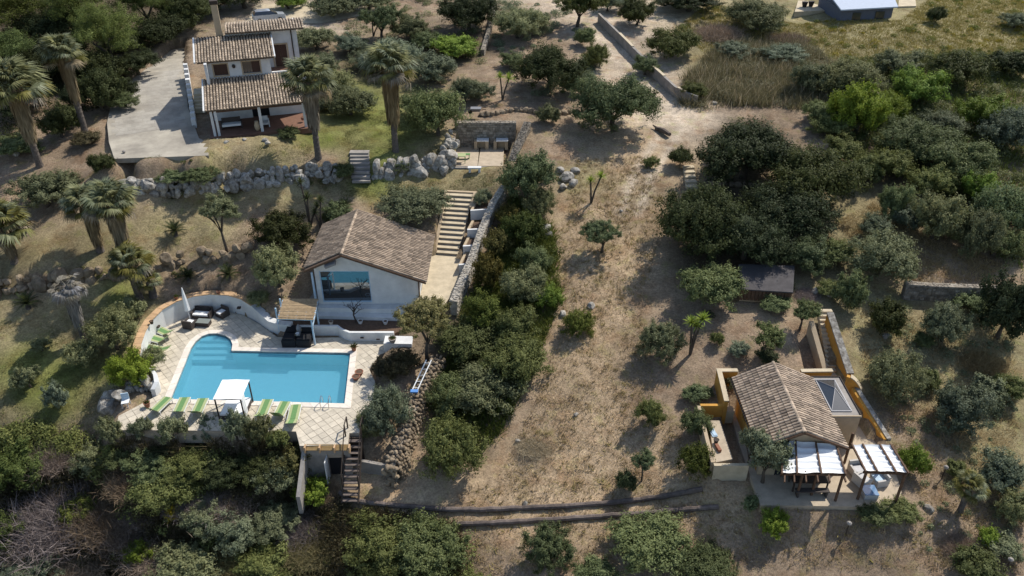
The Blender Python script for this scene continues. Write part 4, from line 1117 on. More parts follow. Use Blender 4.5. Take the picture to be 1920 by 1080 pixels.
# stone steps through the upper boulder wall
st = Thing('stone_steps', T(678, 340), 'rough grey stone steps through the boulder wall between two palms', 'steps')
a, c = T(678, 340), T(674, 284)
for k in range(8):
    p = a.lerp(c, k / 7.6)
    st.part('step', M['concrete'], lambda b: b.box((p.x, p.y, max(p.z, hgt(p.x, p.y)) + .08), (1.7 + rng.uniform(-.1, .1), .72, .2), rng.uniform(-.05, .05)))

# barbecue terrace
bq = Thing('barbecue_terrace', (-3, 72, 5.9), 'paved barbecue terrace enclosed by rubble stone walls on the upper lawn', 'terrace')
bq.part('floor', M['tan_slab'], lambda b: [b.prism([(-5.6 + i * 2.4, 69.8), (-3.24 + i * 2.4, 69.8), (-3.24 + i * 2.45 + .0, 74.5), (-5.5 + i * 2.4, 74.5)], 5.4, 5.9 + .004 * i) for i in range(2)])
bq.part('front_step', M['concrete'], lambda b: b.prism([(-5.9, 69.5), (-.7, 69.5), (-.7, 69.79), (-5.9, 69.79)], 5.0, 5.86))
bq.part('back_wall', M['rubble'], lambda b: stone_course(b, [(-5.6, 74.85, 8.35, 5.8), (.4, 74.85, 8.35, 5.8)], 0, 0, .3, .6, .06), kind='stuff')
rw = [pt(985, 226, 8.4), pt(963, 278, 7.0), pt(955, 300, 6.3)]
bq.part('right_wall', M['rubble'], lambda b: stone_course(b, [(p.x + .2, p.y - .4, p.z, 5.3) for p in rw], 0, 0, .22, .75, .06), kind='stuff')
bq.part('left_wall', M['rubble_warm'], lambda b: stone_course(b, [(-5.75, 74.5, 7.6, 5.5), (-5.9, 72, 6.6, 5.3), (-6.1, 70.2, 6.0, 5.1)], 0, 0, .35, .6, .1), kind='stuff')
for x in (-3.7, -1.8):
    bq.part('hearth', M['beige_wall'], lambda b, x=x: [b.prism([(x, 73.75), (x + .3, 73.75), (x + .3, 74.5), (x, 74.5)], 5.9, 6.75), b.prism([(x + 1.1, 73.75), (x + 1.4, 73.75), (x + 1.4, 74.5), (x + 1.1, 74.5)], 5.9, 6.75), b.prism([(x + .301, 74.3), (x + 1.099, 74.3), (x + 1.099, 74.5), (x + .301, 74.5)], 5.9, 6.75)])
    bq.part('hearth_slab', M['white'], lambda b, x=x: b.prism([(x + .25, 73.7), (x + 1.42, 73.7), (x + 1.42, 74.5), (x + .25, 74.5)], 6.753, 6.85))
tb = Thing('garden_table', (-5.0, 70.7, 5.9), 'yellow and green table with metal legs on the barbecue terrace', 'table')
tb.part('tabletop', M['lime_fab'], lambda b: b.box((-5.0, 70.7, 6.62), (1.25, .75, .05)))
for sx in (-1, 1):
    for sy in (-1, 1):
        tb.part('leg', M['green_fab'], lambda b, sx=sx, sy=sy: b.box((-5 + sx * .56, 70.7 + sy * .32, 6.24), (.05, .05, .68)))
tb = Thing('green_bench', (-4.6, 71.6, 5.9), 'dark green garden bench behind the yellow table on the barbecue terrace', 'bench')
tb.part('seat', M['green_fab'], lambda b: b.box((-4.6, 71.6, 6.34), (1.2, .4, .05)))
for sx in (-1, 1): tb.part('leg', M['green_fab'], lambda b, sx=sx: b.box((-4.6 + sx * .5, 71.6, 6.1), (.05, .36, .42)))
p = T(890, 322)
tb = Thing('stone_bench', p, 'white stone bench on the grass in front of the barbecue terrace', 'bench')
tb.part('seat', M['white'], lambda b: b.box((p.x, p.y, p.z + .42), (1.25, .42, .12)))
for sx in (-1, 1): tb.part('support', M['white'], lambda b, sx=sx: b.box((p.x + sx * .45, p.y, p.z + .16), (.2, .36, .4)))
p = pt(893, 214, 8.5)
tb = Thing('wheelbarrow', p, 'dark grey wheelbarrow standing behind the barbecue wall', 'wheelbarrow')
tb.part('tray', M['grey_metal'], lambda b: b.hexa([p + Vector(v) for v in ((-.35, -.2, .3), (.35, -.2, .3), (.35, .2, .3), (-.35, .2, .3))], [p + Vector(v) for v in ((-.55, -.35, .65), (.5, -.35, .65), (.5, .35, .65), (-.55, .35, .65))]))
tb.part('wheel', M['rubber'], lambda b: b.tube([p + Vector((-.6, -.05, .2)), p + Vector((-.6, .05, .2))], .2, 10))
tb.part('handle', M['wood_brown'], lambda b: [b.bar(p + Vector((-.5, s, .35)), p + Vector((1.0, s, .6)), .05, .05) for s in (-.25, .25)])
# low stone edging above the barbecue
th = Thing('stone_edging', T(960, 210), 'low rough stone edging on the slope above the barbecue wall', 'edging')
for u in range(905, 1105, 9):
    rock(th.e, T(u, 212 + 4 * math.sin(u * .05)) + Vector((0, 0, .12)) - th.o, .38, 'stone', STONES)
# thin field wall near the top
fw = Thing('field_wall', T(918, 60), 'narrow pale field wall running uphill beside the dark tree', 'wall')
fw.part('stonework', M['rubble'], lambda b: stone_course(b, [(q.x, q.y, q.z + .7, q.z - .3) for q in (T(905, 105), T(914, 75), T(922, 45), T(928, 15))], 0, 0, .4, .45, .06), kind='stuff')

# concrete wall along the track
tw = Thing('track_wall', T(1240, 150), 'long bending grey concrete wall along the right side of the dirt track', 'wall')
TW = [T(u, v) for u, v in ((1120, 42), (1150, 72), (1185, 108), (1215, 138), (1243, 164), (1262, 182), (1283, 193), (1306, 198))]
for k, (a, c) in enumerate(zip(TW[:-1], TW[1:])):
    nn = Vector((-(c - a).y, (c - a).x, 0)).normalized() * -.28
    nn = nn if nn.x > 0 else -nn
    g = .02 * (c - a).normalized()
    tw.part('wall_section', M['concrete'], lambda b: b.hexa([a + Vector((0, 0, -.4)) + g, c + Vector((0, 0, -.4)), c + nn + Vector((0, 0, -.4)), a + nn + Vector((0, 0, -.4)) + g], [a + Vector((0, 0, 1.15)) + g, c + Vector((0, 0, 1.15 if k < 6 else 1.0)), c + nn + Vector((0, 0, 1.15 if k < 6 else 1.0)), a + nn + Vector((0, 0, 1.15)) + g]))
    if k % 2 == 1:
        tw.part('capping', M['path'], lambda b: b.bar(a.lerp(c, .25) + nn * .5 + Vector((0, 0, 1.2)), a.lerp(c, .95) + nn * .5 + Vector((0, 0, 1.2)), .34, .08))
p = T(1243, 250)
lg = Thing('fallen_log', p, 'grey fallen log lying beside the track at the big olive', 'log')
lg.part('trunk', M['log'], lambda b: b.tube([p + Vector((-.6, .7, .25)), p + Vector((0, 0, .3)), p + Vector((.5, -.9, .22))], [.22, .26, .2], 8))
lg.part('branch', M['log'], lambda b: b.tube([p + Vector((-.5, .6, .3)), p + Vector((-.9, 1.0, .5))], [.12, .06], 6))

# rubble wall on the right slope
rwl = Thing('slope_wall', T(1775, 560), 'shaded blue grey rubble retaining wall on the right hand slope', 'wall')
RW = [(1690, 556), (1740, 560), (1790, 562), (1850, 564), (1880, 566)]
rwl.part('stonework', M['rubble'], lambda b: stone_course(b, [(q.x, q.y, q.z + 1.25, q.z - .4) for q in (T(*a) for a in RW)], 0, 0, .32, .55, .06), kind='stuff')

# timber edging of the lower path
def edging(label, pts, n_each=1):
    Q = [T(u, v) for u, v in pts]
    t = Thing('timber_edging', Q[len(Q) // 2], label, 'edging', 'timber edging of the lower path')
    for a, c in zip(Q[:-1], Q[1:]):
        for j in range(2):
            s, e = a.lerp(c, j / 2), a.lerp(c, j / 2 + .51)
            t.part('timber', M['log'], lambda b: b.tube([s + Vector((0, 0, .15)), s.lerp(e, .5) + Vector((0, rng.uniform(-.03, .03), .17)), e + Vector((0, 0, .15 + rng.uniform(-.03, .03)))], [.16, .175, .15], 8))
edging('upper timber edging along the straw field, curving up to the basement stair', [(638, 925), (655, 940), (690, 946), (760, 952), (830, 958), (900, 959), (980, 956), (1060, 952), (1130, 947), (1200, 940), (1260, 931), (1316, 920)])
edging('lower timber edging of the path beneath the straw field', [(858, 986), (920, 984), (990, 980), (1060, 976), (1130, 971), (1200, 966), (1270, 960), (1346, 953)])
# ------------------------------------------------------------------ ochre cottage, lower right
tr = MB()
tr.prism([(14.7,33.35),(22.7,33.2),(23.5,34.4),(23.9,36.6),(23.6,38.6),(22.4,42.4),(14.9,42.4),(14.7,38.6)], -.9, 0)
tag(tr.build('cottage_terrace', M['tan_slab']), kind='structure')
ct = Thing('ochre_cottage', (17.3, 38.8, 0), 'ochre cottage with tan tiled gable roof and an annexe with a glass pyramid', 'cottage')
cx0, cx1, cy0, cy1, rx = 15.15, 19.6, 35.85, 41.8, 17.2
def crz(x): return 3.9 - (rx - x) * .5 if x < rx else 3.9 - (x - rx) * .455
for y in (cy0, cy1 - .28):
    ct.part('wall', M['beige_wall'], lambda b, y=y: [b.prism([(cx0, y), (rx, y), (rx, y + .28), (cx0, y + .28)], 0, [crz(cx0) - .14, crz(rx) - .14, crz(rx) - .14, crz(cx0) - .14]), b.prism([(rx, y), (cx1, y), (cx1, y + .28), (rx, y + .28)], 0, [crz(rx) - .14, crz(cx1) - .14, crz(cx1) - .14, crz(rx) - .14])])
ct.part('wall', M['ochre'], lambda b: wall(b, (cx0, cy1 - .29), (cx0, cy0 + .29), 0, 2.72, .26, [(1.2, 2.1, .9, 2.1), (3.2, 4.1, 0, 2.1)]))
ct.part('wall', M['ochre'], lambda b: b.prism([(cx1 - .26, cy0 + .29), (cx1, cy0 + .29), (cx1, cy1 - .29), (cx1 - .26, cy1 - .29)], 0, 2.66))
ct.part('window', M['door'], lambda b: b.prism([(cx0 + .1, cy1 - 2.39), (cx0 + .16, cy1 - 2.39), (cx0 + .16, cy1 - 1.49), (cx0 + .1, cy1 - 1.49)], .9, 2.1))
ct.part('door', M['door'], lambda b: b.prism([(cx0 + .1, cy1 - 4.39), (cx0 + .16, cy1 - 4.39), (cx0 + .16, cy1 - 3.49), (cx0 + .1, cy1 - 3.49)], 0, 2.1))
ct.part('door', M['glass'], lambda b: b.prism([(16.2, cy0 - .03), (18.3, cy0 - .03), (18.3, cy0 - .005), (16.2, cy0 - .005)], 0.02, 2.15))
ya, yb = 35.4, 42.05
ct.part('roof_boarding', M['under'], lambda b: [b.hexa([(14.75, ya, 2.52), (rx, ya, 3.76), (rx, yb, 3.76), (14.75, yb, 2.52)], [(14.75, ya, 2.64), (rx, ya, 3.88), (rx, yb, 3.88), (14.75, yb, 2.64)]),
    b.hexa([(rx + .001, ya, 3.76), (19.95, ya, 2.51), (19.95, yb, 2.51), (rx + .001, yb, 3.76)], [(rx + .001, ya, 3.88), (19.95, ya, 2.63), (19.95, yb, 2.63), (rx + .001, yb, 3.88)])])
ct.part('roof_tiles', M['tile_pale'], lambda b: tile_roof(b, (14.68, yb + .04, 2.62), (14.68, ya - .04, 2.62), (rx - .06, ya - .04, 3.9), (rx - .06, yb + .04, 3.9), .24, .36), kind='stuff')
ct.part('roof_tiles', M['tile_pale'], lambda b: tile_roof(b, (20.02, ya - .04, 2.6), (20.02, yb + .04, 2.6), (rx + .06, yb + .04, 3.9), (rx + .06, ya - .04, 3.9), .24, .36), kind='stuff')
ridge_tiles(ct, (rx, ya - .05, 3.92), (rx, yb + .05, 3.92), M['tile_pale'], .4, .12)
ct.part('barge_board', M['wood_brown'], lambda b: [b.bar((rx, ya - .07, 3.86), (20.05, ya - .07, 2.58), .05, .15), b.bar((rx, ya - .07, 3.86), (14.65, ya - .07, 2.58), .05, .15)])
ct.part('gutter', M['wood_dark'], lambda b: b.tube([(14.6, ya, 2.56), (14.6, yb, 2.56)], .06, 6))
# annexe with flat roof, hood over it and glass pyramid
ax0, ax1, ay0, ay1, az = 19.97, 21.8, 38.15, 42.06, 2.7
an = ct.part('annexe', M['beige_wall'], lambda b: b.prism([(ax0 + .0, ay0), (ax1, ay0), (ax1, ay1), (ax0, ay1)], 0, az - .08))
ct.part('annexe_roof', M['concrete'], lambda b: b.prism([(ax0, ay0 - .06), (ax1 + .05, ay0 - .06), (ax1 + .05, ay1 + .04), (ax0, ay1 + .04)], az - .078, az), parent=an)
ct.part('roof_edge', M['wood_dark'], lambda b: [b.box(((ax0 + ax1) / 2, ay1 + .02, az + .04), (ax1 - ax0 + .1, .07, .08)), b.box((ax1 + .03, (ay0 + ay1) / 2, az + .04), (.06, ay1 - ay0 - .05, .08))], parent=an)
ct.part('roof_edge', M['beige_wall'], lambda b: b.box(((ax0 + ax1) / 2, ay0 - .04, az + .04), (ax1 - ax0 + .02, .08, .09)), parent=an)
sx0, sx1, sy0, sy1 = ax0 + .15, ax1 - .42, ay0 + .45, ay1 - .3
ap = Vector(((sx0 + sx1) / 2, (sy0 + sy1) / 2, az + .62))
cs = [Vector((sx0, sy0, az + .04)), Vector((sx1, sy0, az + .04)), Vector((sx1, sy1, az + .04)), Vector((sx0, sy1, az + .04))]
for k in range(4):
    ct.part('skylight_pane', M['dome'], lambda b: b.add([cs[k], cs[(k + 1) % 4], ap], [(0, 1, 2)]), parent=an)
ct.part('skylight_frame', M['grey_metal'], lambda b: [b.tube([c, ap + Vector((0, 0, .01))], .025, 5) for c in cs] + [b.bar(cs[k], cs[(k + 1) % 4], .06, .06) for k in range(4)], parent=an)
# back wall behind the annexe and ochre court walls on the left
bk = Thing('court_wall', (20.3, 42.8, 0), 'low beige capped ochre wall behind the annexe of the cottage', 'wall')
a, c = pt(1503, 697, 2.75), pt(1561, 696, 2.75)
bk.part('wall', M['ochre'], lambda b: b.prism([(a.x, a.y), (c.x, c.y), (c.x, c.y + .25), (a.x, a.y + .25)], 0, 2.68))
bk.part('capping', M['path'], lambda b: b.prism([(a.x, a.y - .03), (c.x + .05, c.y - .03), (c.x + .05, c.y + .3), (a.x, a.y + .3)], 2.683, 2.76))
lk = Thing('court_wall', (14.2, 41.5, 0), 'ochre yard wall with pale coping at the back left corner of the cottage', 'wall')
q0, q1, q2 = pt(1359, 752, 2.0), pt(1344, 692, 2.2), pt(1376, 697, 2.2)
lk.part('wall', M['ochre'], lambda b: [b.prism([(q0.x, q0.y), (q0.x + .25, q0.y), (q1.x + .25, q1.y), (q1.x, q1.y)], 0, [1.95, 1.95, 2.15, 2.15]), b.prism([(q1.x + .25, q1.y - .25), (q2.x + .3, q1.y - .25), (q2.x + .3, q1.y), (q1.x + .25, q1.y)], 0, 2.15)])
lk.part('coping', M['path'], lambda b: [b.hexa([(q0.x - .04, q0.y, 1.955), (q0.x + .29, q0.y, 1.955), (q1.x + .29, q1.y - .3, 2.155), (q1.x - .04, q1.y - .3, 2.155)], [(q0.x - .04, q0.y, 2.03), (q0.x + .29, q0.y, 2.03), (q1.x + .29, q1.y - .3, 2.23), (q1.x - .04, q1.y - .3, 2.23)]), b.prism([(q1.x - .04, q1.y - .297), (q2.x + .3, q1.y - .297), (q2.x + .3, q1.y + .04), (q1.x - .04, q1.y + .04)], 2.155, 2.23)])
lk.part('niche', M['path'], lambda b: b.prism([(q0.x + .26, q0.y + .1), (q0.x + .8, q0.y + .1), (q0.x + .8, q0.y + .7), (q0.x + .26, q0.y + .7)], 0, 1.0))
# raised left bed with pale top
rb = Thing('raised_terrace', pt(1356, 830, .4), 'raised gravel strip with pale rendered walls along the left side of the cottage', 'terrace')
g = [pt(1339, 867, .95), pt(1374, 860, .95), pt(1350, 788, .95), pt(1330, 788, .95)]
rb.part('gravel_top', M['tan_slab'], lambda b: b.prism([p.xy for p in g], -.6, .93))
f0, f1 = pt(1338, 868, 1.0), pt(1403, 868, 1.0)
rb.part('front_wall', M['path'], lambda b: b.prism([(f0.x, f0.y - .22), (f1.x, f1.y - .22), (f1.x, f1.y), (f0.x, f0.y)], -.9, .98))
e0, e1 = pt(1338, 866, 1.05), pt(1311, 764, 1.35)
rb.part('side_wall', M['beige_wall'], lambda b: b.prism([(e0.x - .15, e0.y), (e0.x + .08, e0.y), (e1.x + .08, e1.y), (e1.x - .15, e1.y)], -.8, [1.02, 1.02, 1.5, 1.5]))
h0, h1_ = pt(1314, 761, 1.5), pt(1363, 760, 1.5)
rb.part('back_wall', M['ochre'], lambda b: b.prism([(h0.x, h0.y), (h1_.x, h0.y), (h1_.x, h0.y + .22), (h0.x, h0.y + .22)], -.2, 1.5))
for nm, lab, (u, v), fn in (('blue_cloth', 'folded pale blue cloth lying on the raised gravel strip of the cottage', (1337, 812), 'cloth'), ('plant_pot', 'dark plant pot on the raised gravel strip beside the cottage', (1342, 831), 'pot'), ('clay_trough', 'small reddish clay trough on the raised gravel strip near its front wall', (1346, 842), 'trough')):
    p = pt(u, v, .94)
    t = Thing(nm, p, lab, fn)
    if fn == 'cloth': t.part('cloth', M['blue_paint'], lambda b: [b.box(p + Vector((0, 0, .03)), (.34, .75, .05), .15), b.box(p + Vector((.05, -.1, .07)), (.25, .4, .04), .3)])
    elif fn == 'pot': t.part('pot', M['wood_dark'], lambda b: b.lathe(p, [(.1, 0), (.17, .3), (.19, .32), (.13, .32)], 10))
    else: t.part('trough', M['terracotta'], lambda b: b.box(p + Vector((0, 0, .1)), (.2, .6, .2), .2))

# ochre stair with steps, side walls and the scrolled wall
os_ = Thing('ochre_stair', (21.4, 46, 0), 'narrow stair between a low beige wall and a tall ochre wall behind the cottage', 'staircase')
A0, A1 = pt(1566, 708, .9), pt(1546, 580, 3.7)
nst = 15
for k in range(nst):
    p = A0.lerp(A1, k / nst); e = A0.lerp(A1, (k + 1.15) / nst); z = .9 + 2.8 * (k + 1) / nst
    os_.part('step', M['path'], lambda b: b.prism([(p.x - .5, p.y), (p.x + .52, p.y), (e.x + .52, e.y), (e.x - .5, e.y)], z - .5, z))
B0, B1 = pt(1552, 700, 1.35), pt(1524, 601, 3.55)
os_.part('side_wall', M['beige_wall'], lambda b: b.hexa([(B0.x - .25, B0.y, 0), (B0.x + .1, B0.y, 0), (B1.x + .1, B1.y, 1.5), (B1.x - .25, B1.y, 1.5)], [(B0.x - .25, B0.y, 1.3), (B0.x + .1, B0.y, 1.3), (B1.x + .1, B1.y, 3.5), (B1.x - .25, B1.y, 3.5)]))
C0, C1 = pt(1597, 700, 1.95), pt(1559, 586, 4.1)
os_.part('ochre_wall', M['ochre'], lambda b: b.hexa([(C0.x - .3, C0.y, 0), (C0.x, C0.y, 0), (C1.x, C1.y, 1.5), (C1.x - .3, C1.y, 1.5)], [(C0.x - .3, C0.y, 1.85), (C0.x, C0.y, 1.85), (C1.x, C1.y, 4.0), (C1.x - .3, C1.y, 4.0)]))
os_.part('coping', M['limestone'], lambda b: b.hexa([(C0.x - .33, C0.y, 1.853), (C0.x + .16, C0.y, 1.853), (C1.x + .16, C1.y, 4.003), (C1.x - .33, C1.y, 4.003)], [(C0.x - .33, C0.y, 1.97), (C0.x + .16, C0.y, 1.97), (C1.x + .16, C1.y, 4.12), (C1.x - .33, C1.y, 4.12)]))
CS = pt(1597, 700, 2.7)
# scroll: a curved end, then the wall stepping down to the terrace
D0 = Vector((CS.x - .30, CS.y - .05)); D1 = Vector((CS.x + .70, CS.y - .55))
def scroll(b):
    n = 9
    for k in range(n):
        t0, t1 = k / n, (k + 1) / n
        za = 2.45 - .85 * t0 ** 2.2; zc = 2.45 - .85 * t1 ** 2.2
        a = D0.lerp(D1, t0); c = D0.lerp(D1, t1); nn = Vector((.12, .24))
        b.prism([a, c, c + nn, a + nn], -.2, [za, zc, zc, za])
os_.part('scroll_wall', M['ochre'], scroll)
def scap(b):
    n = 9
    for k in range(2, n):
        t0, t1 = k / n, (k + 1) / n
        za = 2.49 - .85 * t0 ** 2.2; zc = 2.49 - .85 * t1 ** 2.2
        a = D0.lerp(D1, t0) - Vector((.02, .04)); c = D0.lerp(D1, t1) - Vector((.02, .04)); nn = Vector((.17, .34))
        b.prism([a, c, c + nn, a + nn], [za - .03, zc - .03, zc - .03, za - .03], [za + .05, zc + .05, zc + .05, za + .05])
os_.part('scroll_coping', M['path'], scap)
E0, E1 = Vector((CS.x + .05, CS.y - .4)), pt(1655, 829, .2).xy
E1 = Vector(E1)
os_.part('lower_wall', M['ochre'], lambda b: b.prism([E0, E0 + Vector((.28, 0)), E1 + Vector((.28, 0)), E1], -.3, [1.75, 1.75, .45, .45]))
os_.part('lower_coping', M['limestone'], lambda b: b.prism([E0 + Vector((.2, 0)), E0 + Vector((.5, 0)), E1 + Vector((.5, 0)), E1 + Vector((.2, 0))], [1.0, 1.0, 0, 0], [1.82, 1.82, .52, .52]))

# white canopies on dark posts
def canopy(label, BL, BR, FRt, FL, posts, nb, raf, ext=.45, sag=5):
    BL, BR, FRt, FL = map(Vector, (BL, BR, FRt, FL))
    o = Vector(((BL.x + FRt.x) / 2, FL.y, 0))
    t = Thing('canopy', o, label, 'canopy')
    g = lambda s, u: BL.lerp(BR, s).lerp(FL.lerp(FRt, s), u)
    for k in range(len(nb) - 1):
        def cl(b, k=k):
            ns, nu = 6, 30
            vs = []; fs = []
            for i in range(ns + 1):
                for j in range(nu + 1):
                    s = nb[k] + (nb[k + 1] - nb[k]) * (.02 + .96 * i / ns); u = j / nu
                    x = abs(math.sin(math.pi * u * sag))
                    w_ = .09 * (x ** .55) + .03 * math.sin(math.pi * i / ns) + .012 * math.sin(9 * s + 11 * u + k)
                    vs.append(g(s, u + .014 * math.sin(17 * s + k * 2)) - Vector((0, 0, w_ - .06)))
            for i in range(ns):
                for j in range(nu):
                    q = i * (nu + 1) + j
                    fs.append((q, q + 1, q + nu + 2, q + nu + 1))
            b.add(vs, fs)
        t.part('cloth', M['white_clean'], cl, True)
    for s in nb:
        t.part('beam', M['wood_brown'], lambda b: b.bar(g(s, -.02) + Vector((0, 0, .04)), g(s, 1.04) + Vector((0, 0, .04)), .09, .12))
    for s in raf:
        t.part('rafter_end', M['wood_brown'], lambda b: b.bar(g(s, .9) - Vector((0, 0, .12)), g(s, 1 + ext / 2.2) - Vector((0, 0, .12)), .08, .12))
    t.part('cross_beam', M['wood_brown'], lambda b: [b.bar(g(-.02, .97) - Vector((0, 0, .16)), g(1.02, .97) - Vector((0, 0, .16)), .09, .14), b.bar(g(-.02, .03) - Vector((0, 0, .16)), g(1.02, .03) - Vector((0, 0, .16)), .09, .14)])
    for (x, y, zt) in posts:
        t.part('post', M['wood_brown'], lambda b: b.box((x, y, zt / 2 - .02), (.12, .12, zt)))
    return t
canopy('white cloth canopy on dark timber posts against the cottage front', pt(1468, 826, 2.75), pt(1567, 834, 2.75), pt(1585, 888, 2.4), pt(1466, 887, 2.4),
       [(*pt(1494, 930, 0).xy, 2.25), (*pt(1521, 928, 0).xy, 2.25), (*pt(1566, 939, 0).xy, 2.25), (19.0, 35.75, 2.6), (16.6, 35.75, 2.6)], (0, .24, .62, 1), (.05, .2, .38, .56, .74, .98), .5)
canopy('separate white cloth canopy over the right end of the cottage terrace', pt(1597, 834, 2.6), pt(1670, 835, 2.6), pt(1702, 886, 2.4), pt(1622, 883, 2.4),
       [(*pt(1583, 868, 0).xy, 2.5), (*pt(1608, 936, 0).xy, 2.3), (*pt(1679, 941, 0).xy, 2.3), (22.5, 35.6, 2.4)], (0, .28, .72, 1), (), .2, 5)

def armchair(p, rz_, label, m1, m2, s=1.0, grp=None):
    t = Thing('armchair', p, label, 'armchair', grp)
    R_ = Matrix.Rotation(rz_, 3, 'Z')
    def bx(b, c, sz): b.box(p + R_ @ (Vector(c) * s), Vector(sz) * s, rz_)
    t.part('base', m1, lambda b: bx(b, (0, 0, .17), (.82, .78, .30)))
    t.part('backrest', m1, lambda b: bx(b, (0, .34, .50), (.82, .12, .5)))
    for sx in (-1, 1): t.part('armrest', m1, lambda b, sx=sx: bx(b, (sx * .36, -.06, .42), (.12, .70, .22)))
    t.part('cushion', m2, lambda b: bx(b, (0, -.06, .385), (.58, .62, .12)))
    return t
Mw = mat('pale_wicker', (.52, .50, .47), .85, .2, 25, .3, 90)
armchair(pt(1605, 886, 0), .15, 'pale wicker armchair at the left of the canopy seating group', Mw, M['grey_metal'])
armchair(pt(1647, 905, 0), -1.35, 'pale wicker armchair with blue cushion under the right canopy', Mw, M['blue_paint'])
armchair(pt(1614, 906, 0), 2.0, 'pale wicker armchair in the shade between the two canopies', Mw, M['grey_metal'])
p = pt(1628, 928, 0)
t = Thing('coffee_table', p, 'low pale wicker table with a blue glass top under the right canopy', 'table')
t.part('base', Mw, lambda b: b.box(p + Vector((0, 0, .2)), (.8, .8, .38)))
t.part('top', glass_mat('blue_glass_top', (.12, .22, .36), .1), lambda b: b.box(p + Vector((0, 0, .405)), (.84, .84, .025)))
p = pt(1513, 912, 0)
t = Thing('dining_table', p, 'long dark dining table in the shade of the left canopy', 'table')
t.part('top', M['wood_dark'], lambda b: b.box(p + Vector((0, 0, .75)), (2.2, .95, .05)))
for sx in (-1, 1):
    for sy in (-1, 1): t.part('leg', M['wood_dark'], lambda b, sx=sx, sy=sy: b.box(p + Vector((sx * 1.0, sy * .4, .36)), (.08, .08, .72)))
for sy, lab in ((-.75, 'dark bench on the near side of the canopy dining table'), (.75, 'dark bench on the far side of the canopy dining table')):
    t = Thing('bench', p + Vector((0, sy, 0)), lab, 'bench')
    t.part('seat', M['rattan'], lambda b: b.box(p + Vector((0, sy, .45)), (2.0, .36, .06)))
    for sx in (-1, 1): t.part('leg', M['rattan'], lambda b, sx=sx: b.box(p + Vector((sx * .85, sy, .21)), (.1, .34, .42)))
p = pt(1440, 886, 0)
t = Thing('dark_grill', p, 'black grill standing under the olive at the left terrace corner', 'grill')
t.part('firebox', M['black'], lambda b: b.box(p + Vector((0, 0, .75)), (.8, .5, .3)))
for sx in (-1, 1):
    for sy in (-1, 1): t.part('leg', M['black'], lambda b, sx=sx, sy=sy: b.box(p + Vector((sx * .35, sy * .2, .3)), (.05, .05, .6)))

# shed under the big trees
sh = Thing('shed', pt(1430, 545, 4), 'low grey roofed shed with a slatted front under the big dark trees', 'shed')
a, c, d_, e_ = pt(1390, 542, 4.2), pt(1487, 548, 4.2), pt(1490, 498, 4.6), pt(1385, 495, 4.6)
sh.part('roof', M['shed_roof_shaded'], lambda b: b.hexa([v - Vector((0, 0, .1)) for v in (a, c, d_, e_)], [a, c, d_, e_]))
sh.part('wall', M['beige_wall'], lambda b: b.prism([(a.x + .1, a.y + .3), (c.x - .1, c.y + .3), (c.x - .1, c.y + .5), (a.x + .1, a.y + .5)], 2.4, 4.1))
for k in range(14):
    x = a.lerp(c, (k + .5) / 14)
    sh.part('slat', M['wood_brown'], lambda b: b.box((x.x, x.y + .1, x.z - .55), ((c.x - a.x) / 14 * .86, .05, .9)))
# steps beneath the big trees
ws = Thing('woodland_steps', T(1292, 335), 'pale stone steps climbing under the left edge of the big dark trees', 'steps')
a, c = T(1296, 352), T(1290, 312)
for k in range(5):
    p = a.lerp(c, k / 4.5)
    ws.part('step', M['path'], lambda b: b.box((p.x, p.y, p.z + .1), (1.0, .55, .25), .1))
tk = Thing('stone_kerb', T(1470, 352), 'pale stone kerb glimpsed through the crowns of the big dark trees', 'kerb')
for u in range(1335, 1500, 12): rock(tk.e, T(u, 348 + (u - 1335) * .05) + Vector((0, 0, .2)) - tk.o, .35, 'stone', STONES)

# far house at the top edge
fh = Thing('far_house', pt(1630, 36, 10.9), 'pale blue grey house with shaded walls at the top right edge', 'house')
a, c = pt(1577, 19, 12.9), pt(1684, 13, 12.9)
fh.part('roof', M['sky_blue_wall'], lambda b: b.hexa([(a.x, a.y, 12.8), (c.x, c.y, 12.8), (c.x + 1, c.y + 9, 15.3), (a.x - 1, a.y + 9, 15.3)], [(a.x, a.y, 12.95), (c.x, c.y, 12.95), (c.x + 1, c.y + 9, 15.45), (a.x - 1, a.y + 9, 15.45)]))
fh.part('wall', M['wall_shade'], lambda b: b.prism([(a.x + .3, a.y + .5), (c.x - .3, c.y + .5), (c.x, c.y + 8), (a.x, a.y + 8)], 10, 12.79))
fh.part('window', M['glass'], lambda b: b.box((a.x + 2.4, (a.y * .7 + c.y * .3) + .42, 11.9), (1.1, .1, 1.0)))
fh.part('window', M['glass'], lambda b: b.box((a.x + 5.6, (a.y * .3 + c.y * .7) + .42, 11.9), (1.1, .1, 1.0)))
ft = MB(); q = [pt(1490, 22, 11.6), pt(1576, 18, 11.6), pt(1576, -10, 11.6), pt(1500, -10, 11.6)]
ft.prism([v.xy for v in q], 10, 11.6); tag(ft.build('house_terrace', M['path']), kind='structure')
ft = MB(); q = [pt(1684, 12, 11.9), pt(1718, 11, 11.9), pt(1716, -4, 11.9), pt(1686, -4, 11.9)]
ft.prism([v.xy for v in q], 10, 11.9); tag(ft.build('concrete_slab', M['path']), kind='structure')
for k, (u, v, lab) in enumerate(((1508, 13, 'dark pot on the left of the far house terrace'), (1520, 12, 'dark pot on the right of the far house terrace'))):
    p = pt(u, v, 11.6); t = Thing('terrace_pot', p, lab, 'pot'); t.part('pot', M['wood_dark'], lambda b: b.lathe(p, [(.25, 0), (.4, .6), (.42, .65), (.3, .65)], 10))

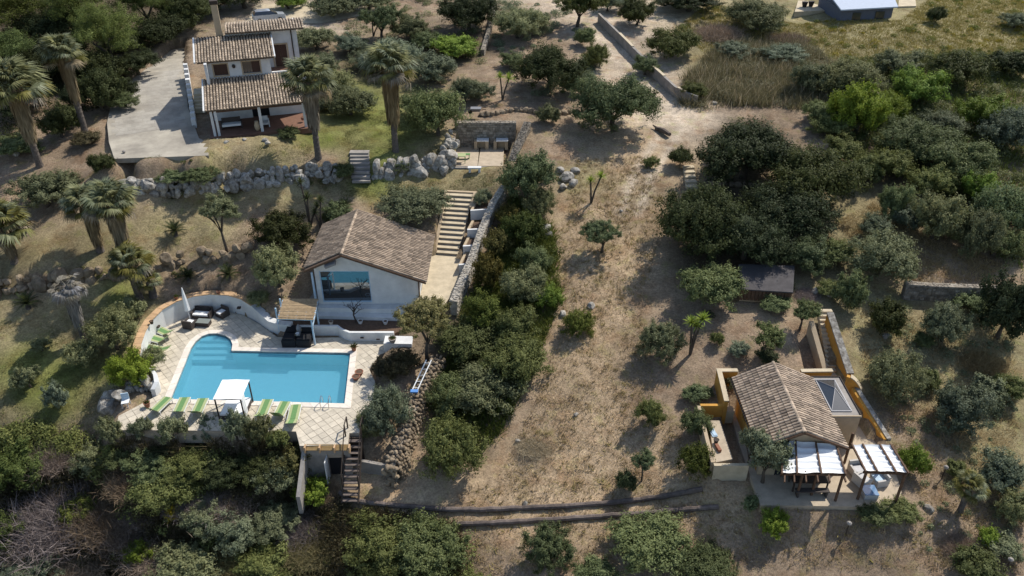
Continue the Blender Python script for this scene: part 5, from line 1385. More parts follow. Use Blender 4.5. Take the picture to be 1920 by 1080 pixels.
# ------------------------------------------------------------------ pool furniture
bp = Thing('bamboo_pergola', pt(591, 646, 0), 'small bamboo roofed pergola on pale blue posts beside the pool', 'pergola')
PB = [pt(531, 561, 2.65), pt(596, 561, 2.65), pt(588, 601, 2.3), pt(521, 599, 2.3)]
def canes(b):
    n = 46
    for k in range(n):
        t = (k + .5) / n
        if rng.random() < .06: continue
        b.bar(PB[0].lerp(PB[3], t) + Vector((rng.uniform(-.08, .05), 0, .05)), PB[1].lerp(PB[2], t) + Vector((rng.uniform(-.05, .08), 0, .05)), (PB[0] - PB[3]).length / n * .80, .03)
bp.part('cane_mat', M['bamboo'], canes, kind='stuff')
for k in range(5):
    bp.part('beam', M['blue_paint'], lambda b: b.bar(PB[0].lerp(PB[1], k / 4), PB[3].lerp(PB[2], k / 4), .08, .07))
for t_ in (.08, .92): bp.part('cross_beam', M['blue_paint'], lambda b: b.bar(PB[0].lerp(PB[3], t_) - Vector((0, 0, .09)), PB[1].lerp(PB[2], t_) - Vector((0, 0, .09)), .08, .1))
for q in (pt(591, 646, 0), pt(525, 624, 0), pt(600, 622, 0), pt(533, 606, 0)):
    bp.part('post', M['blue_paint'], lambda b: b.box((q.x, q.y, 1.15), (.11, .11, 2.3)))
bp.part('brace', M['blue_paint'], lambda b: b.bar((pt(591, 646, 0).x, pt(591, 646, 0).y, 1.6), PB[1] - Vector((0, 0, .2)), .07, .07))
# black lounge cube
K = [pt(541, 613, .7), pt(580, 613, .7), pt(577, 634, .7), pt(537, 634, .7)]
kc = sum(K, Vector()) / 4
lc = Thing('lounge_set', (kc.x, kc.y, 0), 'big black square lounge set under the bamboo pergola', 'lounge set')
ang = 0
hw, hd = 1.05, 1.0
for sx in (-1, 1):
    for sy in (-1, 1):
        se = lc.part('seat_block', M['black'], lambda b, sx=sx, sy=sy: b.box((kc.x + sx * hw * .52, kc.y + sy * hd * .52, .32), (hw * .98, hd * .98, .62)))
        lc.part('cushion', M['black'], lambda b, sx=sx, sy=sy: b.box((kc.x + sx * hw * .52, kc.y + sy * hd * .52, .68), (hw * .86, hd * .86, .10)), parent=se)
t = Thing('silver_lantern', (kc.x + .05, kc.y, .74), 'silver wire lantern and tray standing on the black lounge set', 'lantern')
t.part('tray', M['steel'], lambda b: b.box((kc.x + .05, kc.y - .1, .755), (.42, .9, .03)))
t.part('lantern', M['grey_metal'], lambda b: b.lathe((kc.x + .05, kc.y + .15, .77), [(.16, 0), (.2, .2), (.16, .42), (.05, .55), (.02, .62)], 10))
t.part('bowl', M['white'], lambda b: b.lathe((kc.x + .05, kc.y - .35, .77), [(.08, 0), (.16, .1), (.15, .1), (.05, .03)], 10))

# rattan seating corner
def sofa(p, rz_, wd, label):
    t = Thing('rattan_sofa', p, label, 'sofa'); R_ = Matrix.Rotation(rz_, 3, 'Z')
    bx = lambda b, c, sz: b.box(p + R_ @ Vector(c), sz, rz_)
    t.part('base', M['rattan'], lambda b: bx(b, (0, 0, .17), (wd, .8, .3)))
    t.part('backrest', M['rattan'], lambda b: bx(b, (0, .36, .55), (wd, .1, .5)))
    for sx in (-1, 1): t.part('armrest', M['rattan'], lambda b, sx=sx: bx(b, (sx * (wd / 2 - .06), -.05, .45), (.12, .7, .3)))
    t.part('seat_cushion', M['white_clean'], lambda b: bx(b, (0, -.08, .39), (wd - .28, .64, .13)))
    t.part('back_cushion', M['black'], lambda b: bx(b, (0, .22, .6), (wd - .3, .12, .36)))
sofa(pt(381, 594, 0), -.12, 1.55, 'dark rattan sofa with white seat cushion against the curved parapet')
armchair(pt(418, 592, 0), -.55, 'dark rattan armchair right of the sofa at the curved parapet', M['rattan'], M['white_clean'])
armchair(pt(357, 613, 0), 2.9, 'dark rattan armchair seen from behind by the closed parasol', M['rattan'], M['white_clean'])
p = pt(383, 609, 0)
t = Thing('coffee_table', p, 'grey rattan coffee table in front of the white cushioned sofa', 'table')
t.part('base', M['rattan'], lambda b: b.box(p + Vector((0, 0, .19)), (1.0, .6, .34), -.1))
t.part('glass_top', glass_mat('grey_glass_top', (.20, .22, .20), .15), lambda b: b.box(p + Vector((0, 0, .375)), (1.04, .64, .02), -.1))
p = pt(357, 601, 0)
t = Thing('closed_parasol', p, 'tall closed white parasol beside the sofa at the curved parapet', 'parasol')
tl = Vector((-.16, .1, 0))
t.part('pole', M['white_clean'], lambda b: b.tube([p, p + tl * .3 + Vector((0, 0, 3.0))], .03, 6))
t.part('canopy', M['white_clean'], lambda b: b.lathe(p + tl * .2, [(.05, .85), (.24, 1.0), (.2, 1.5), (.17, 2.0), (.1, 2.6), (.04, 3.05)], 7))
t.part('base', M['concrete'], lambda b: b.lathe(p, [(.28, 0), (.28, .08), (.06, .1)], 12))

def lounger(p, rz_, label, back=.75, grp='green sun loungers round the pool'):
    """head at local -y, backrest raised"""
    t = Thing('sun_lounger', p, label, 'sun lounger', grp)
    R_ = Matrix.Rotation(rz_, 3, 'Z')
    L_ = lambda c: p + R_ @ (Vector(c) * 1.12)
    def slab(b, x0, x1, z=.0):
        b.hexa([L_((x0, -.35, .32 + z)), L_((x1, -.35, .32 + z)), L_((x1, .98, .30 + z)), L_((x0, .98, .30 + z))], [L_((x0, -.35, .35 + z)), L_((x1, -.35, .35 + z)), L_((x1, .98, .33 + z)), L_((x0, .98, .33 + z))])
    hy, hz = -.35 - .72 * math.cos(back), .34 + .72 * math.sin(back)
    def bk_(b, x0, x1, z=0):
        b.hexa([L_((x0, -.36, .32 + z)), L_((x1, -.36, .32 + z)), L_((x1, hy, hz - .02 + z)), L_((x0, hy, hz - .02 + z))][::-1], [L_((x0, -.36, .35 + z)), L_((x1, -.36, .35 + z)), L_((x1, hy, hz + .01 + z)), L_((x0, hy, hz + .01 + z))][::-1])
    t.part('seat_sling', M['lime_fab'], lambda b: [slab(b, -.31, -.155), slab(b, .155, .31)])
    t.part('seat_stripe', M['green_fab'], lambda b: slab(b, -.153, .153))
    t.part('back_sling', M['lime_fab'], lambda b: [bk_(b, -.31, -.155), bk_(b, .155, .31)])
    t.part('back_stripe', M['green_fab'], lambda b: bk_(b, -.153, .153))
    for sx in (-1, 1):
        t.part('side_rail', M['white'], lambda b, sx=sx: b.bar(L_((sx * .335, -.4, .31)), L_((sx * .335, 1.0, .29)), .04, .05))
        for y in (-.3, .85): t.part('leg', M['white'], lambda b, sx=sx, y=y: b.bar(L_((sx * .335, y - .01, .29)), L_((sx * .335, y + .01, 0)), .04, .04))
for u, v, r, bk_a, lab in ((299, 771, -.28, .9, 'green striped sun lounger farthest left on the near pool edge, set at an angle'), (340, 772, .05, .7, 'green striped sun lounger second from the left on the near pool edge'),
        (374, 774, .04, .8, 'green striped sun lounger left of the white canopied daybed, half hidden by an olive'), (496, 776, 0, .5, 'green striped sun lounger just right of the daybed behind a small olive'),
        (527, 780, -.08, .95, 'green striped sun lounger throwing a dark shadow, second from the right'), (552, 786, .08, .35, 'rightmost green striped sun lounger on the near pool edge'),
        (308, 628, 1.0, .5, 'pale green sun lounger by the curved parapet nearest the armchair'), (297, 643, 1.15, .6, 'pale green sun lounger in the middle of the three along the curved parapet'), (296, 661, 1.3, .4, 'pale green sun lounger beside the white flowering shrub on the pool left')):
    lounger(pt(u, v, 0), r, lab, bk_a)
# daybed
p = pt(438, 785, 0)
t = Thing('canopied_daybed', p, 'white canopied daybed on dark posts at the near edge of the pool', 'daybed')
X0, X1, Y0_, Y1_ = p.x - .85, p.x + .85, p.y - .2, p.y + 1.7
for x in (X0, X1):
    for y in (Y0_, Y1_): t.part('post', M['wood_dark'], lambda b, x=x, y=y: b.box((x, y, .95), (.08, .08, 1.9)))
def cl(b):
    vs, fs = [], []
    for i in range(7):
        for j in range(7):
            x = lrp(X0 - .08, X1 + .08, i / 6); y = lrp(Y0_ - .08, Y1_ + .08, j / 6)
            vs.append((x, y, 1.93 - .05 * math.sin(math.pi * i / 6) * math.sin(math.pi * j / 6) + .02 * math.sin(5 * i + 3 * j)))
    for i in range(6):
        for j in range(6): q = i * 7 + j; fs.append((q, q + 7, q + 8, q + 1))
    b.add(vs, fs)
t.part('canopy_cloth', M['white_clean'], cl, True)
t.part('top_frame', M['wood_dark'], lambda b: [b.bar((X0, Y0_, 1.86), (X1, Y0_, 1.86), .06, .08), b.bar((X0, Y1_, 1.86), (X1, Y1_, 1.86), .06, .08), b.bar((X0, Y0_, 1.86), (X0, Y1_, 1.86), .06, .08), b.bar((X1, Y0_, 1.86), (X1, Y1_, 1.86), .06, .08)])
t.part('bed_base', M['rattan'], lambda b: b.box((p.x, p.y + .75, .2), (1.6, 1.8, .34)))
t.part('mattress', M['white_clean'], lambda b: b.box((p.x, p.y + .75, .43), (1.56, 1.76, .12)))
t.part('curtain', M['white_clean'], lambda b: [b.hexa([(X1 + .04, Y0_ + .1 + .1 * k, .3), (X1 + .07 + .03 * (k % 2), Y0_ + .1 + .1 * k, .3), (X1 + .07 + .03 * (k % 2), Y0_ + .19 + .1 * k, .3), (X1 + .04, Y0_ + .19 + .1 * k, .3)], [(X1 + .04, Y0_ + .1 + .1 * k, 1.85), (X1 + .06, Y0_ + .1 + .1 * k, 1.85), (X1 + .06, Y0_ + .19 + .1 * k, 1.85), (X1 + .04, Y0_ + .19 + .1 * k, 1.85)]) for k in range(5)])

# pots
def pot(p, label, h=.45, r=.22, m=None, plant=None):
    t = Thing('flower_pot', p, label, 'pot')
    t.part('pot', m or M['terracotta'], lambda b: b.lathe(p, [(r * .65, 0), (r, h * .9), (r * 1.08, h), (r * .85, h), (r * .8, h * .9)], 12))
    t.part('soil', M['soil'], lambda b: b.lathe(p, [(r * .78, h * .85), (r * .78, h * .92)], 10))
    if plant:
        def lf(b):
            for k in range(60):
                a = rng.uniform(0, 6.28); e = rng.uniform(.2, 1.3); d = Vector((math.cos(a) * math.cos(e), math.sin(a) * math.cos(e), math.sin(e)))
                L_ = plant * rng.uniform(.5, 1); sd = d.orthogonal().normalized() * .04
                q = p + Vector((0, 0, h * .9))
                b.add([q + d * L_ * .25 - sd, q + d * L_ * .25 + sd, q + d * L_ + Vector((0, 0, -.06))], [(0, 1, 2)])
        t.part('leaves', M['green'], lf)
pot(pt(664, 658, 0), 'terracotta pot with a small plant at the far right corner of the pool', .42, .2, None, .55)
pot(pt(674, 703, 0), 'round dark clay pot right of the pool, the farther of two', .32, .3)
pot(pt(668, 711, 0), 'round dark clay pot right of the pool, the nearer of two', .28, .28)
pot(pt(621, 608, .8), 'grey pot at the left end of the low planter wall', .3, .18, M['concrete'])
pot(pt(676, 607, .5), 'white planter globe in the middle of the dark planter bed', .32, .2, M['white'])
pot(pt(723, 608, .5), 'white planter globe towards the right end of the dark planter bed', .32, .2, M['white'])
pot(pt(757, 598, .6), 'white planter globe half under the cream leaved tree', .32, .2, M['white'])
pot(pt(736, 641, .8), 'grey trough pot standing on the white step block', .35, .3, M['concrete'], .4)
pot(pt(331, 561, 1.72), 'small clay pot with flowers on the left of the curved parapet coping', .25, .16, None, .35)
pot(pt(410, 551, 1.72), 'small clay pot at the crown of the curved parapet coping', .25, .15)
pot(pt(285, 607, 1.6), 'small dark pot on the left flank of the curved parapet coping', .25, .15, M['wood_dark'])
pot(pt(277, 763, 0), 'brown clay pot at the lower left corner of the pool terrace', .4, .22, None, .4)
pot(pt(568, 225, 8.9), 'small pot under the palm right of the porch', .3, .2)
# blue and white chair by the boulders
p = T(238, 762)
t = Thing('plastic_chair', p, 'white and blue garden chair beside the pale boulder pile', 'chair')
t.part('seat', M['white'], lambda b: b.box(p + Vector((0, 0, .45)), (.5, .5, .05), .3))
t.part('backrest', M['blue_paint'], lambda b: b.box(p + Vector((-.06, .24, .72)), (.48, .06, .5), .3))
for sx in (-1, 1):
    for sy in (-1, 1): t.part('leg', M['white'], lambda b, sx=sx, sy=sy: b.box(p + Vector((sx * .2, sy * .2, .2)), (.05, .05, .46), .3))
# garden lamps
def lamp(p, h, label):
    t = Thing('garden_lamp', p, label, 'lamp', 'bollard lamps in the gardens')
    t.part('pole', M['wood_dark'], lambda b: b.tube([p - Vector((0, 0, .2)), p + Vector((0, 0, h))], .035, 6))
    t.part('head', M['concrete'], lambda b: b.lathe(p + Vector((0, 0, h)), [(.06, 0), (.13, .02), (.15, .12), (.08, .2)], 10))
lamp(T(1765, 899), .95, 'thin bollard lamp on the slope right of the cottage canopies')
lamp(T(1585, 1004), .95, 'thin bollard lamp on the dry ground below the right canopy')
lamp(T(1884, 1072), .95, 'thin bollard lamp at the lower right corner of the slope')
lamp(T(236, 298), .6, 'short dark bollard lamp at the lower left corner of the driveway')
lamp(T(1752, 1000), .5, 'short bollard lamp beside the young palm on the right slope') if False else None
# paved pale patch left of the deck edge
# ------------------------------------------------------------------ vegetation: shared crown meshes
def leaf_quads(P_, N_, size, r):
    """rhombic leaf clumps at P_ facing roughly N_"""
    n = len(P_)
    nn = N_ + r.normal(0, .55, (n, 3)); nn /= np.linalg.norm(nn, axis=1)[:, None]
    a = np.cross(nn, r.normal(0, 1, (n, 3))); a /= np.linalg.norm(a, axis=1)[:, None] + 1e-9
    b = np.cross(nn, a)
    s = size * r.uniform(.55, 1.35, n)[:, None]
    V = np.stack([P_ - a * s, P_ - b * s * .45 + nn * s * .12, P_ + a * s, P_ + b * s * .45 + nn * s * .12], 1).reshape(-1, 3)
    F = np.arange(4 * n).reshape(n, 4)
    return V, F

def crown_mesh(name, seed, n, leaf, lobes, lr, flat=.8, airy=0.0, low=-.55, sig=.055, ncl=9):
    """crown of unit radius: lobes over an ellipsoid, each lobe a shell of leafy sprays that stick out unevenly"""
    r = np.random.default_rng(seed)
    d = r.normal(0, 1, (lobes, 3)); d[:, 2] = np.abs(d[:, 2]) * .9 - .25
    d /= np.linalg.norm(d, axis=1)[:, None]
    rad = lr * r.uniform(.55, 1.35, lobes)
    c = d * (1 - rad[:, None] * .9) * r.uniform(.5, 1.12, (lobes, 1)); c[:, 2] *= flat
    c[0] = (0, 0, .1)
    nc = int(lobes * ncl)
    k = r.choice(lobes, nc, p=rad ** 2 / (rad ** 2).sum())
    v = r.normal(0, 1, (nc, 3)); v /= np.linalg.norm(v, axis=1)[:, None]
    v[:, 2] = np.where(v[:, 2] < -.3, -v[:, 2], v[:, 2])
    cc = c[k] + v * (rad[k] * r.uniform(.55, 1.16, nc))[:, None] * np.array([1, 1, .9])
    ax = v + np.array([0, 0, .45]) + r.normal(0, .3, (nc, 3)); ax /= np.linalg.norm(ax, axis=1)[:, None]
    wgt = r.uniform(.4, 1.6, nc)
    q = r.choice(nc, n, p=wgt / wgt.sum())
    t = r.normal(0, 1, n)
    P_ = cc[q] + r.normal(0, 1, (n, 3)) * sig * (.6 + .6 * r.random((nc, 1)))[q] + ax[q] * (t * sig * 1.5)[:, None]
    keep = P_[:, 2] > low
    if airy > 0: keep &= r.random(n) > airy * .3
    P_, q, t = P_[keep], q[keep], t[keep]
    N_ = v[q] * .75 + (P_ - cc[q]) / sig * .28 + np.array([0, 0, .15])
    V, F = leaf_quads(P_, N_, leaf, r)
    tone = r.uniform(0, 1, nc)
    R = np.clip(r.random(len(F)) ** 1.2 * .62 + tone[q] * .38, 0, 1)
    return fast_mesh(name, V, F, R, M['olive'])

CR = {}
def crowns(kind, size):
    key = (kind, size)
    if key not in CR:
        n, leaf = {0: (3600, .085), 1: (11000, .052), 2: (24000, .035), 3: (40000, .027)}[size]
        ncl, sig = {0: (7, .085), 1: (9, .070), 2: (13, .055), 3: (17, .046)}[size]
        cfg = {'airy': dict(lobes=16, lr=.36, flat=.75, airy=.5), 'full': dict(lobes=16, lr=.46, flat=.8), 'round': dict(lobes=5, lr=.80, flat=.85), 'big': dict(lobes=34, lr=.33, flat=.72), 'pine': dict(lobes=22, lr=.36, flat=.95)}[kind]
        CR[key] = [crown_mesh('crown', 31 * i + size * 7 + len(kind) * 13, n, leaf * (.62 if kind == 'pine' else 1), ncl=ncl * (5 if kind == 'round' else 1), sig=sig * (.8 if kind == 'airy' else 1), **cfg) for i in range(4)]
    return CR[key]

TRUNKS = {}
def trunk_mesh(i, m):
    """unit-height trunk forking into limbs, radius for a crown of radius 1"""
    key = (i, m.name)
    if key in TRUNKS: return TRUNKS[key]
    r = random.Random(i + 3); b = MB()
    lean = Vector((r.uniform(-.12, .12), r.uniform(-.12, .12), 0))
    top = lean + Vector((0, 0, .45))
    b.tube([(0, 0, -.15), lean * .3 + Vector((0, 0, .15)), lean * .7 + Vector((.03, 0, .3)), top], [.105, .08, .068, .06], 8)
    for k in range(5):
        a = k * 1.257 + r.uniform(-.4, .4); l = r.uniform(.4, .62)
        e = top + Vector((math.cos(a) * l, math.sin(a) * l, r.uniform(.3, .55)))
        mid = top.lerp(e, .5) + Vector((0, 0, .05 + r.uniform(-.05, .05)))
        b.tube([top - Vector((0, 0, .03)), mid, e], [.045, .03, .012], 6)
        for q in range(2):
            f = mid.lerp(e, .4) ; g = f + Vector((r.uniform(-.25, .25), r.uniform(-.25, .25), r.uniform(.1, .25)))
            b.tube([f, g], [.02, .008], 5)
    me = b.mesh('trunk', True); me.materials.append(m)
    TRUNKS[key] = me
    return me

def depth_of(p): return float(np.dot(np.array([p[0], p[1], p[2] - CAMZ]), CF))
def fit(u, vt, vb, wp, trunk, hk=.92):
    """where a plant stands and how large it is, so that its crown fills the surveyed box"""
    half = (vb - vt) / 2
    if trunk:
        base = T(u, vb); Z = depth_of(base)
        dep = math.atan2(CAMZ - base.z, math.hypot(base.x, base.y))
        R_ = wp * Z / FPX / 2
        hz = hk * R_
        ext = math.hypot(R_ * math.sin(dep), hz * math.cos(dep)) * FPX / Z
        cz = (vb - vt - ext * .95) * Z / FPX / math.cos(dep)
        if cz < hz * .8:
            hz = max(hz * .75, .4 * R_); cz = max(cz, hz * .8)
        return base, R_, cz, hz
    vc = (vt + vb) / 2
    z = 2.0; hz = 1.0; R_ = 1.0
    for _ in range(110):
        p = pt(u, vc, z); Z = depth_of(p)
        dep = math.atan2(CAMZ - p.z, math.hypot(p.x, p.y))
        R_ = wp * Z / FPX / 2; s = half * Z / FPX
        hz = math.sqrt(max(s * s - (R_ * math.sin(dep)) ** 2, (.42 * R_) ** 2)) / math.cos(dep)
        hz = min(hz, 1.6 * R_)
        z += .22 * (hgt(p.x, p.y) + .60 * hz - z)
    base = Vector((p.x, p.y, hgt(p.x, p.y)))
    return base, R_, .5 * hz, hz

SP = {
 'olivelow': ('full', 'olive_grey', False, 'olive_tree', 'tree'),
 'young': ('airy', 'olive_grey', False, 'olive_sapling', 'tree'), 'olivef': ('full', 'olive_grey', True, 'olive_tree', 'tree'),  # species: crown kind, leaf material, has a visible trunk, name, category
 'olive': ('airy', 'olive_grey', True, 'olive_tree', 'tree'), 'olived': ('airy', 'olive', True, 'olive_tree', 'tree'),
 'oliveb': ('full', 'olive_grey', False, 'olive_bush', 'shrub'), 'bush': ('full', 'olive', False, 'bush', 'shrub'), 'dense': ('full', 'dense', False, 'bush', 'shrub'),
 'round': ('round', 'green', False, 'clipped_bush', 'shrub'), 'green': ('full', 'green', False, 'bush', 'shrub'), 'bigdark': ('big', 'dense', False, 'carob_tree', 'tree'), 'big': ('big', 'olive', False, 'evergreen_tree', 'tree'),
 'biggrey': ('big', 'olive_grey', False, 'evergreen_tree', 'tree'), 'lime': ('full', 'lime', False, 'bright_bush', 'shrub'), 'limetree': ('airy', 'cream', True, 'fig_tree', 'tree'), 'pine': ('pine', 'pine', True, 'pine_tree', 'tree'),
 'bronze': ('full', 'bronze', False, 'hedge_bush', 'shrub'), 'brown': ('full', 'brown', False, 'bush', 'shrub'), 'yellow': ('full', 'yellow', False, 'flowering_bush', 'shrub'),
}
plant_count = 0
def plant(sp, u, vt, vb, wp, label, group=None):
    global plant_count
    plant_count += 1
    r = random.Random(plant_count * 17)
    kind, m, trk, name, cat = SP[sp]
    base, R_, cz, hz = fit(u, vt, vb, wp, trk, 1.3 if sp == 'olivef' else .92)
    size = 0 if R_ < .7 else 1 if R_ < 1.5 else 2 if R_ < 3.2 else 3
    me = r.choice(crowns(kind, size))
    rot = r.uniform(0, 6.28)
    if trk or cat == 'tree' or R_ > 1.6:
        e = empty(name, base, label, cat, group)
        mesh_obj('trunk', trunk_mesh(r.randrange(4), M['trunk']), e, None, (0, 0, 0), (0, 0, rot), (R_ * .9, R_ * .9, (cz + .1 * hz) / .9))
        mesh_obj('crown', me, e, M[m], (0, 0, cz), (0, 0, rot), (R_ * 1.05, R_ * 1.05, hz * 1.04))
    else:
        o = mesh_obj(name, me, None, M[m], base + Vector((0, 0, cz)), (0, 0, rot), (R_ * 1.1, R_ * 1.1, hz * 1.05))
        tag(o, label, cat, group)

# ---- fan palms
def frond_mesh(seed, segs=26):
    """fan leaf, stem along +x, unit length, drooping tip"""
    r = random.Random(seed); b = MB()
    b.tube([(0, 0, 0), (.3, 0, .06), (.55, 0, .06)], [.016, .012, .008], 4)
    for k in range(segs):
        a = (k / (segs - 1) - .5) * 3.6
        L_ = .50 * (1 - .25 * abs(a) / 1.8) * r.uniform(.85, 1.08)
        o = Vector((.52, 0, .06)); d = Vector((math.cos(a), math.sin(a), 0)); sd = Vector((-d.y, d.x, 0)) * .026
        mid = o + d * L_ * .6 + Vector((0, 0, .05 - .05 * abs(a))); tip = o + d * L_ + Vector((0, 0, -.10 - .10 * r.random()))
        b.add([o, mid - sd, tip, mid + sd], [(0, 1, 2, 3)])
    me = b.mesh('frond'); me.materials.append(M['frond']); return me
FAN = [frond_mesh(s) for s in range(3)]
def skirt_mesh(seed, fresh=False):
    """hanging dead fronds: radius 1 at the top, narrowing, unit height going down from z = 0"""
    r = np.random.default_rng(seed); n = 1100
    a = r.uniform(0, 6.283, n); z0 = -r.random(n) ** .8 * .85; L_ = r.uniform(.14, .3, n)
    rad = (.92 - .38 * (-z0)) * r.uniform(.55, 1.0, n)
    x, y = np.cos(a), np.sin(a)
    p0 = np.column_stack([x * rad * .8, y * rad * .8, z0 + .08]); p1 = np.column_stack([x * rad * 1.05, y * rad * 1.05, z0 - L_])
    t = np.column_stack([-y, x, np.zeros(n)]) * r.uniform(.03, .11, n)[:, None]
    mid = (p0 * .45 + p1 * .55) + np.column_stack([x, y, np.zeros(n)]) * .03
    V = np.stack([p0, mid - t, p1, mid + t], 1).reshape(-1, 3)
    return fast_mesh('skirt', V, np.arange(4 * n).reshape(n, 4), r.random(n), M['skirt'])
SKIRT = [skirt_mesh(s) for s in range(2)]
def ptrunk():
    b = MB(); b.tube([(0, 0, -.02), (0, 0, .05), (0, 0, .3), (0, 0, .65), (0, 0, 1)], [1.35, 1.1, .95, .9, .95], 12)
    for k in range(16): b.tube([(0, 0, .03 + k * .06), (0, 0, .045 + k * .06)], [1.12, 1.06], 12)
    me = b.mesh('trunk', False); me.materials.append(M['palm_trunk']); return me
PTR = ptrunk()
def palm(u, vb, vc, wp, vs, label, nf=46, fm='frond', tr_=.27, skirt_w=.42, dead=False, trunk_top=None):
    """base (u, vb); crown centre at pixel row vc; crown width wp; skirt reaching down to row vs"""
    r = random.Random(int(u * 7 + vb))
    base = T(u, vb)
    Z = float(np.dot(np.array([base.x, base.y, base.z - CAMZ]), CF))
    dep = math.atan2(CAMZ - base.z, math.hypot(base.x, base.y))
    H = (vb - vc) * Z / FPX / math.cos(dep) ; R_ = wp * Z / FPX / 2
    hs_ = (vb - vs) * Z / FPX / math.cos(dep) * 1.0
    e = empty('dead_palm' if dead else 'fan_palm', base, label, 'palm')
    mesh_obj('trunk', PTR, e, None, (0, 0, 0), (0, 0, 0), (tr_, tr_, H))
    if H - hs_ > .3:
        mesh_obj('skirt', r.choice(SKIRT), e, M['dead_grey'] if dead else None, (0, 0, H), (0, 0, r.uniform(0, 6)), (R_ * skirt_w * .88, R_ * skirt_w * .88, (H - hs_) * 1.05))
    for k in range(nf):
        t = (k + .5) / nf
        el = 1.45 - t * 1.95 + r.uniform(-.15, .15)
        if dead: el = (.9 if k % 13 == 0 else -.1) - t * 1.35 + r.uniform(-.2, .2)
        az = k * 2.39996 + r.uniform(-.15, .15)
        ln = R_ * (1.0 + .16 * math.cos(el)) * r.uniform(.85, 1.12)
        m = M['dead_grey'] if dead else (M['skirt'] if (t > .86) else (M['frond_y'] if (t > .72 or (fm == 'frond_y' and r.random() < .5)) else M['frond']))
        mesh_obj('frond', r.choice(FAN), e, m, (0, 0, H), (r.uniform(-.5, .5), -el, az), (ln, ln, ln))
def crop_frond(seed, n=22):
    """feather leaf for cycads and yuccas, unit length"""
    r = random.Random(seed); b = MB()
    pts = [Vector((t, 0, .45 * t - .55 * t * t)) for t in np.linspace(0, 1, 6)]
    b.tube(pts, [.012, .012, .01, .008, .006, .003], 4)
    for k in range(n):
        t = .12 + .86 * k / n; p = Vector((t, 0, .45 * t - .55 * t * t))
        for s in (-1, 1):
            L_ = .17 * math.sin(math.pi * (.12 + .85 * t)) + .03
            e = p + Vector((.07, s * L_, -.015)); b.add([p + Vector((-.018, 0, 0)), p + Vector((.018, 0, 0)), e], [(0, 1, 2)])
    me = b.mesh('frond'); me.materials.append(M['cycad']); return me
FEATHER = [crop_frond(s) for s in range(2)]
def sword(seed):
    b = MB(); b.add([(0, -.03, 0), (0, .03, 0), (.5, .035, .06), (.5, -.035, .06)], [(0, 1, 2, 3)]); b.add([(.5, -.035, .06), (.5, .035, .06), (1, 0, -.02)], [(0, 1, 2)])
    me = b.mesh('leaf'); me.materials.append(M['cycad']); return me
SWORD = sword(1)
def cycad(u, v, wp, label, nf=30, name='cycad'):
    r = random.Random(int(u * 3 + v)); base = T(u, v)
    Z = float(np.dot(np.array([base.x, base.y, base.z - CAMZ]), CF)); R_ = wp * Z / FPX / 2
    e = empty(name, base, label, 'cycad', 'cycads planted on the lawns')
    mesh_obj('trunk', PTR, e, None, (0, 0, 0), (0, 0, 0), (.16, .16, .45))
    for k in range(nf):
        el = 1.25 - 1.35 * (k / nf) + r.uniform(-.1, .1); ln = R_ * r.uniform(1.0, 1.2)
        mesh_obj('frond', r.choice(FEATHER), e, None, (0, 0, .42), (0, -el, k * 2.4), (ln, ln, ln))
def yucca(u, vb, heads, label, m='lime'):
    """heads: (du, v, width) of each rosette in pixels"""
    base = T(u, vb); r = random.Random(int(u + vb))
    Z = float(np.dot(np.array([base.x, base.y, base.z - CAMZ]), CF)); dep = math.atan2(CAMZ - base.z, math.hypot(base.x, base.y))
    e = empty('yucca', base, label, 'yucca')
    for du, v, wp in heads:
        h = (vb - v) * Z / FPX / math.cos(dep); x = du * Z / FPX; R_ = wp * Z / FPX / 2
        b = MB(); b.tube([(0, 0, -.1), (x * .4, 0, h * .5), (x, 0, h)], [.10, .08, .07], 7); b.build('stem', M['trunk'], e)
        for k in range(44):
            el = 1.4 - 1.75 * (k / 44) + r.uniform(-.1, .1); ln = R_ * r.uniform(.95, 1.2)
            mesh_obj('leaf', SWORD, e, M[m], (x, 0, h), (r.uniform(-.4, .4), -el, k * 2.4), (ln, ln * 1.6, ln))
def twig_mesh(seed, n=13000):
    r = np.random.default_rng(seed)
    d = r.normal(0, 1, (n, 3)); d[:, 2] = np.abs(d[:, 2]) * .8 + .05; d /= np.linalg.norm(d, axis=1)[:, None]
    c = r.normal(0, .42, (n, 3)) * np.array([1, 1, .2]); c[:, 2] = np.abs(c[:, 2])
    L_ = r.uniform(.14, .42, n)[:, None]
    bend = r.normal(0, .12, (n, 3))
    tip = c + d * L_ + bend; mid = c + d * L_ * .5 + bend * .2
    t = np.cross(d, r.normal(0, 1, (n, 3))); t /= np.linalg.norm(t, axis=1)[:, None]; t *= .0055
    V = np.stack([c, mid - t, tip, mid + t], 1).reshape(-1, 3)
    return fast_mesh('dry_bush', V, np.arange(4 * n).reshape(n, 4), r.random(n), M['dry'])
TWIG = [twig_mesh(s) for s in range(3)]
def dry(u, vt, vb, wp, label, m='dry', sq=1.0):
    base, R_, cz, hz = fit(u, vt, vb, wp, False)
    o = mesh_obj('dry_bush', rng.choice(TWIG), None, M[m], base - Vector((0, 0, .1)), (0, 0, rng.uniform(0, 6)), (R_ * 1.15, R_ * 1.15, max(hz * 1.5, R_ * .8) * sq))
    tag(o, label, 'shrub')
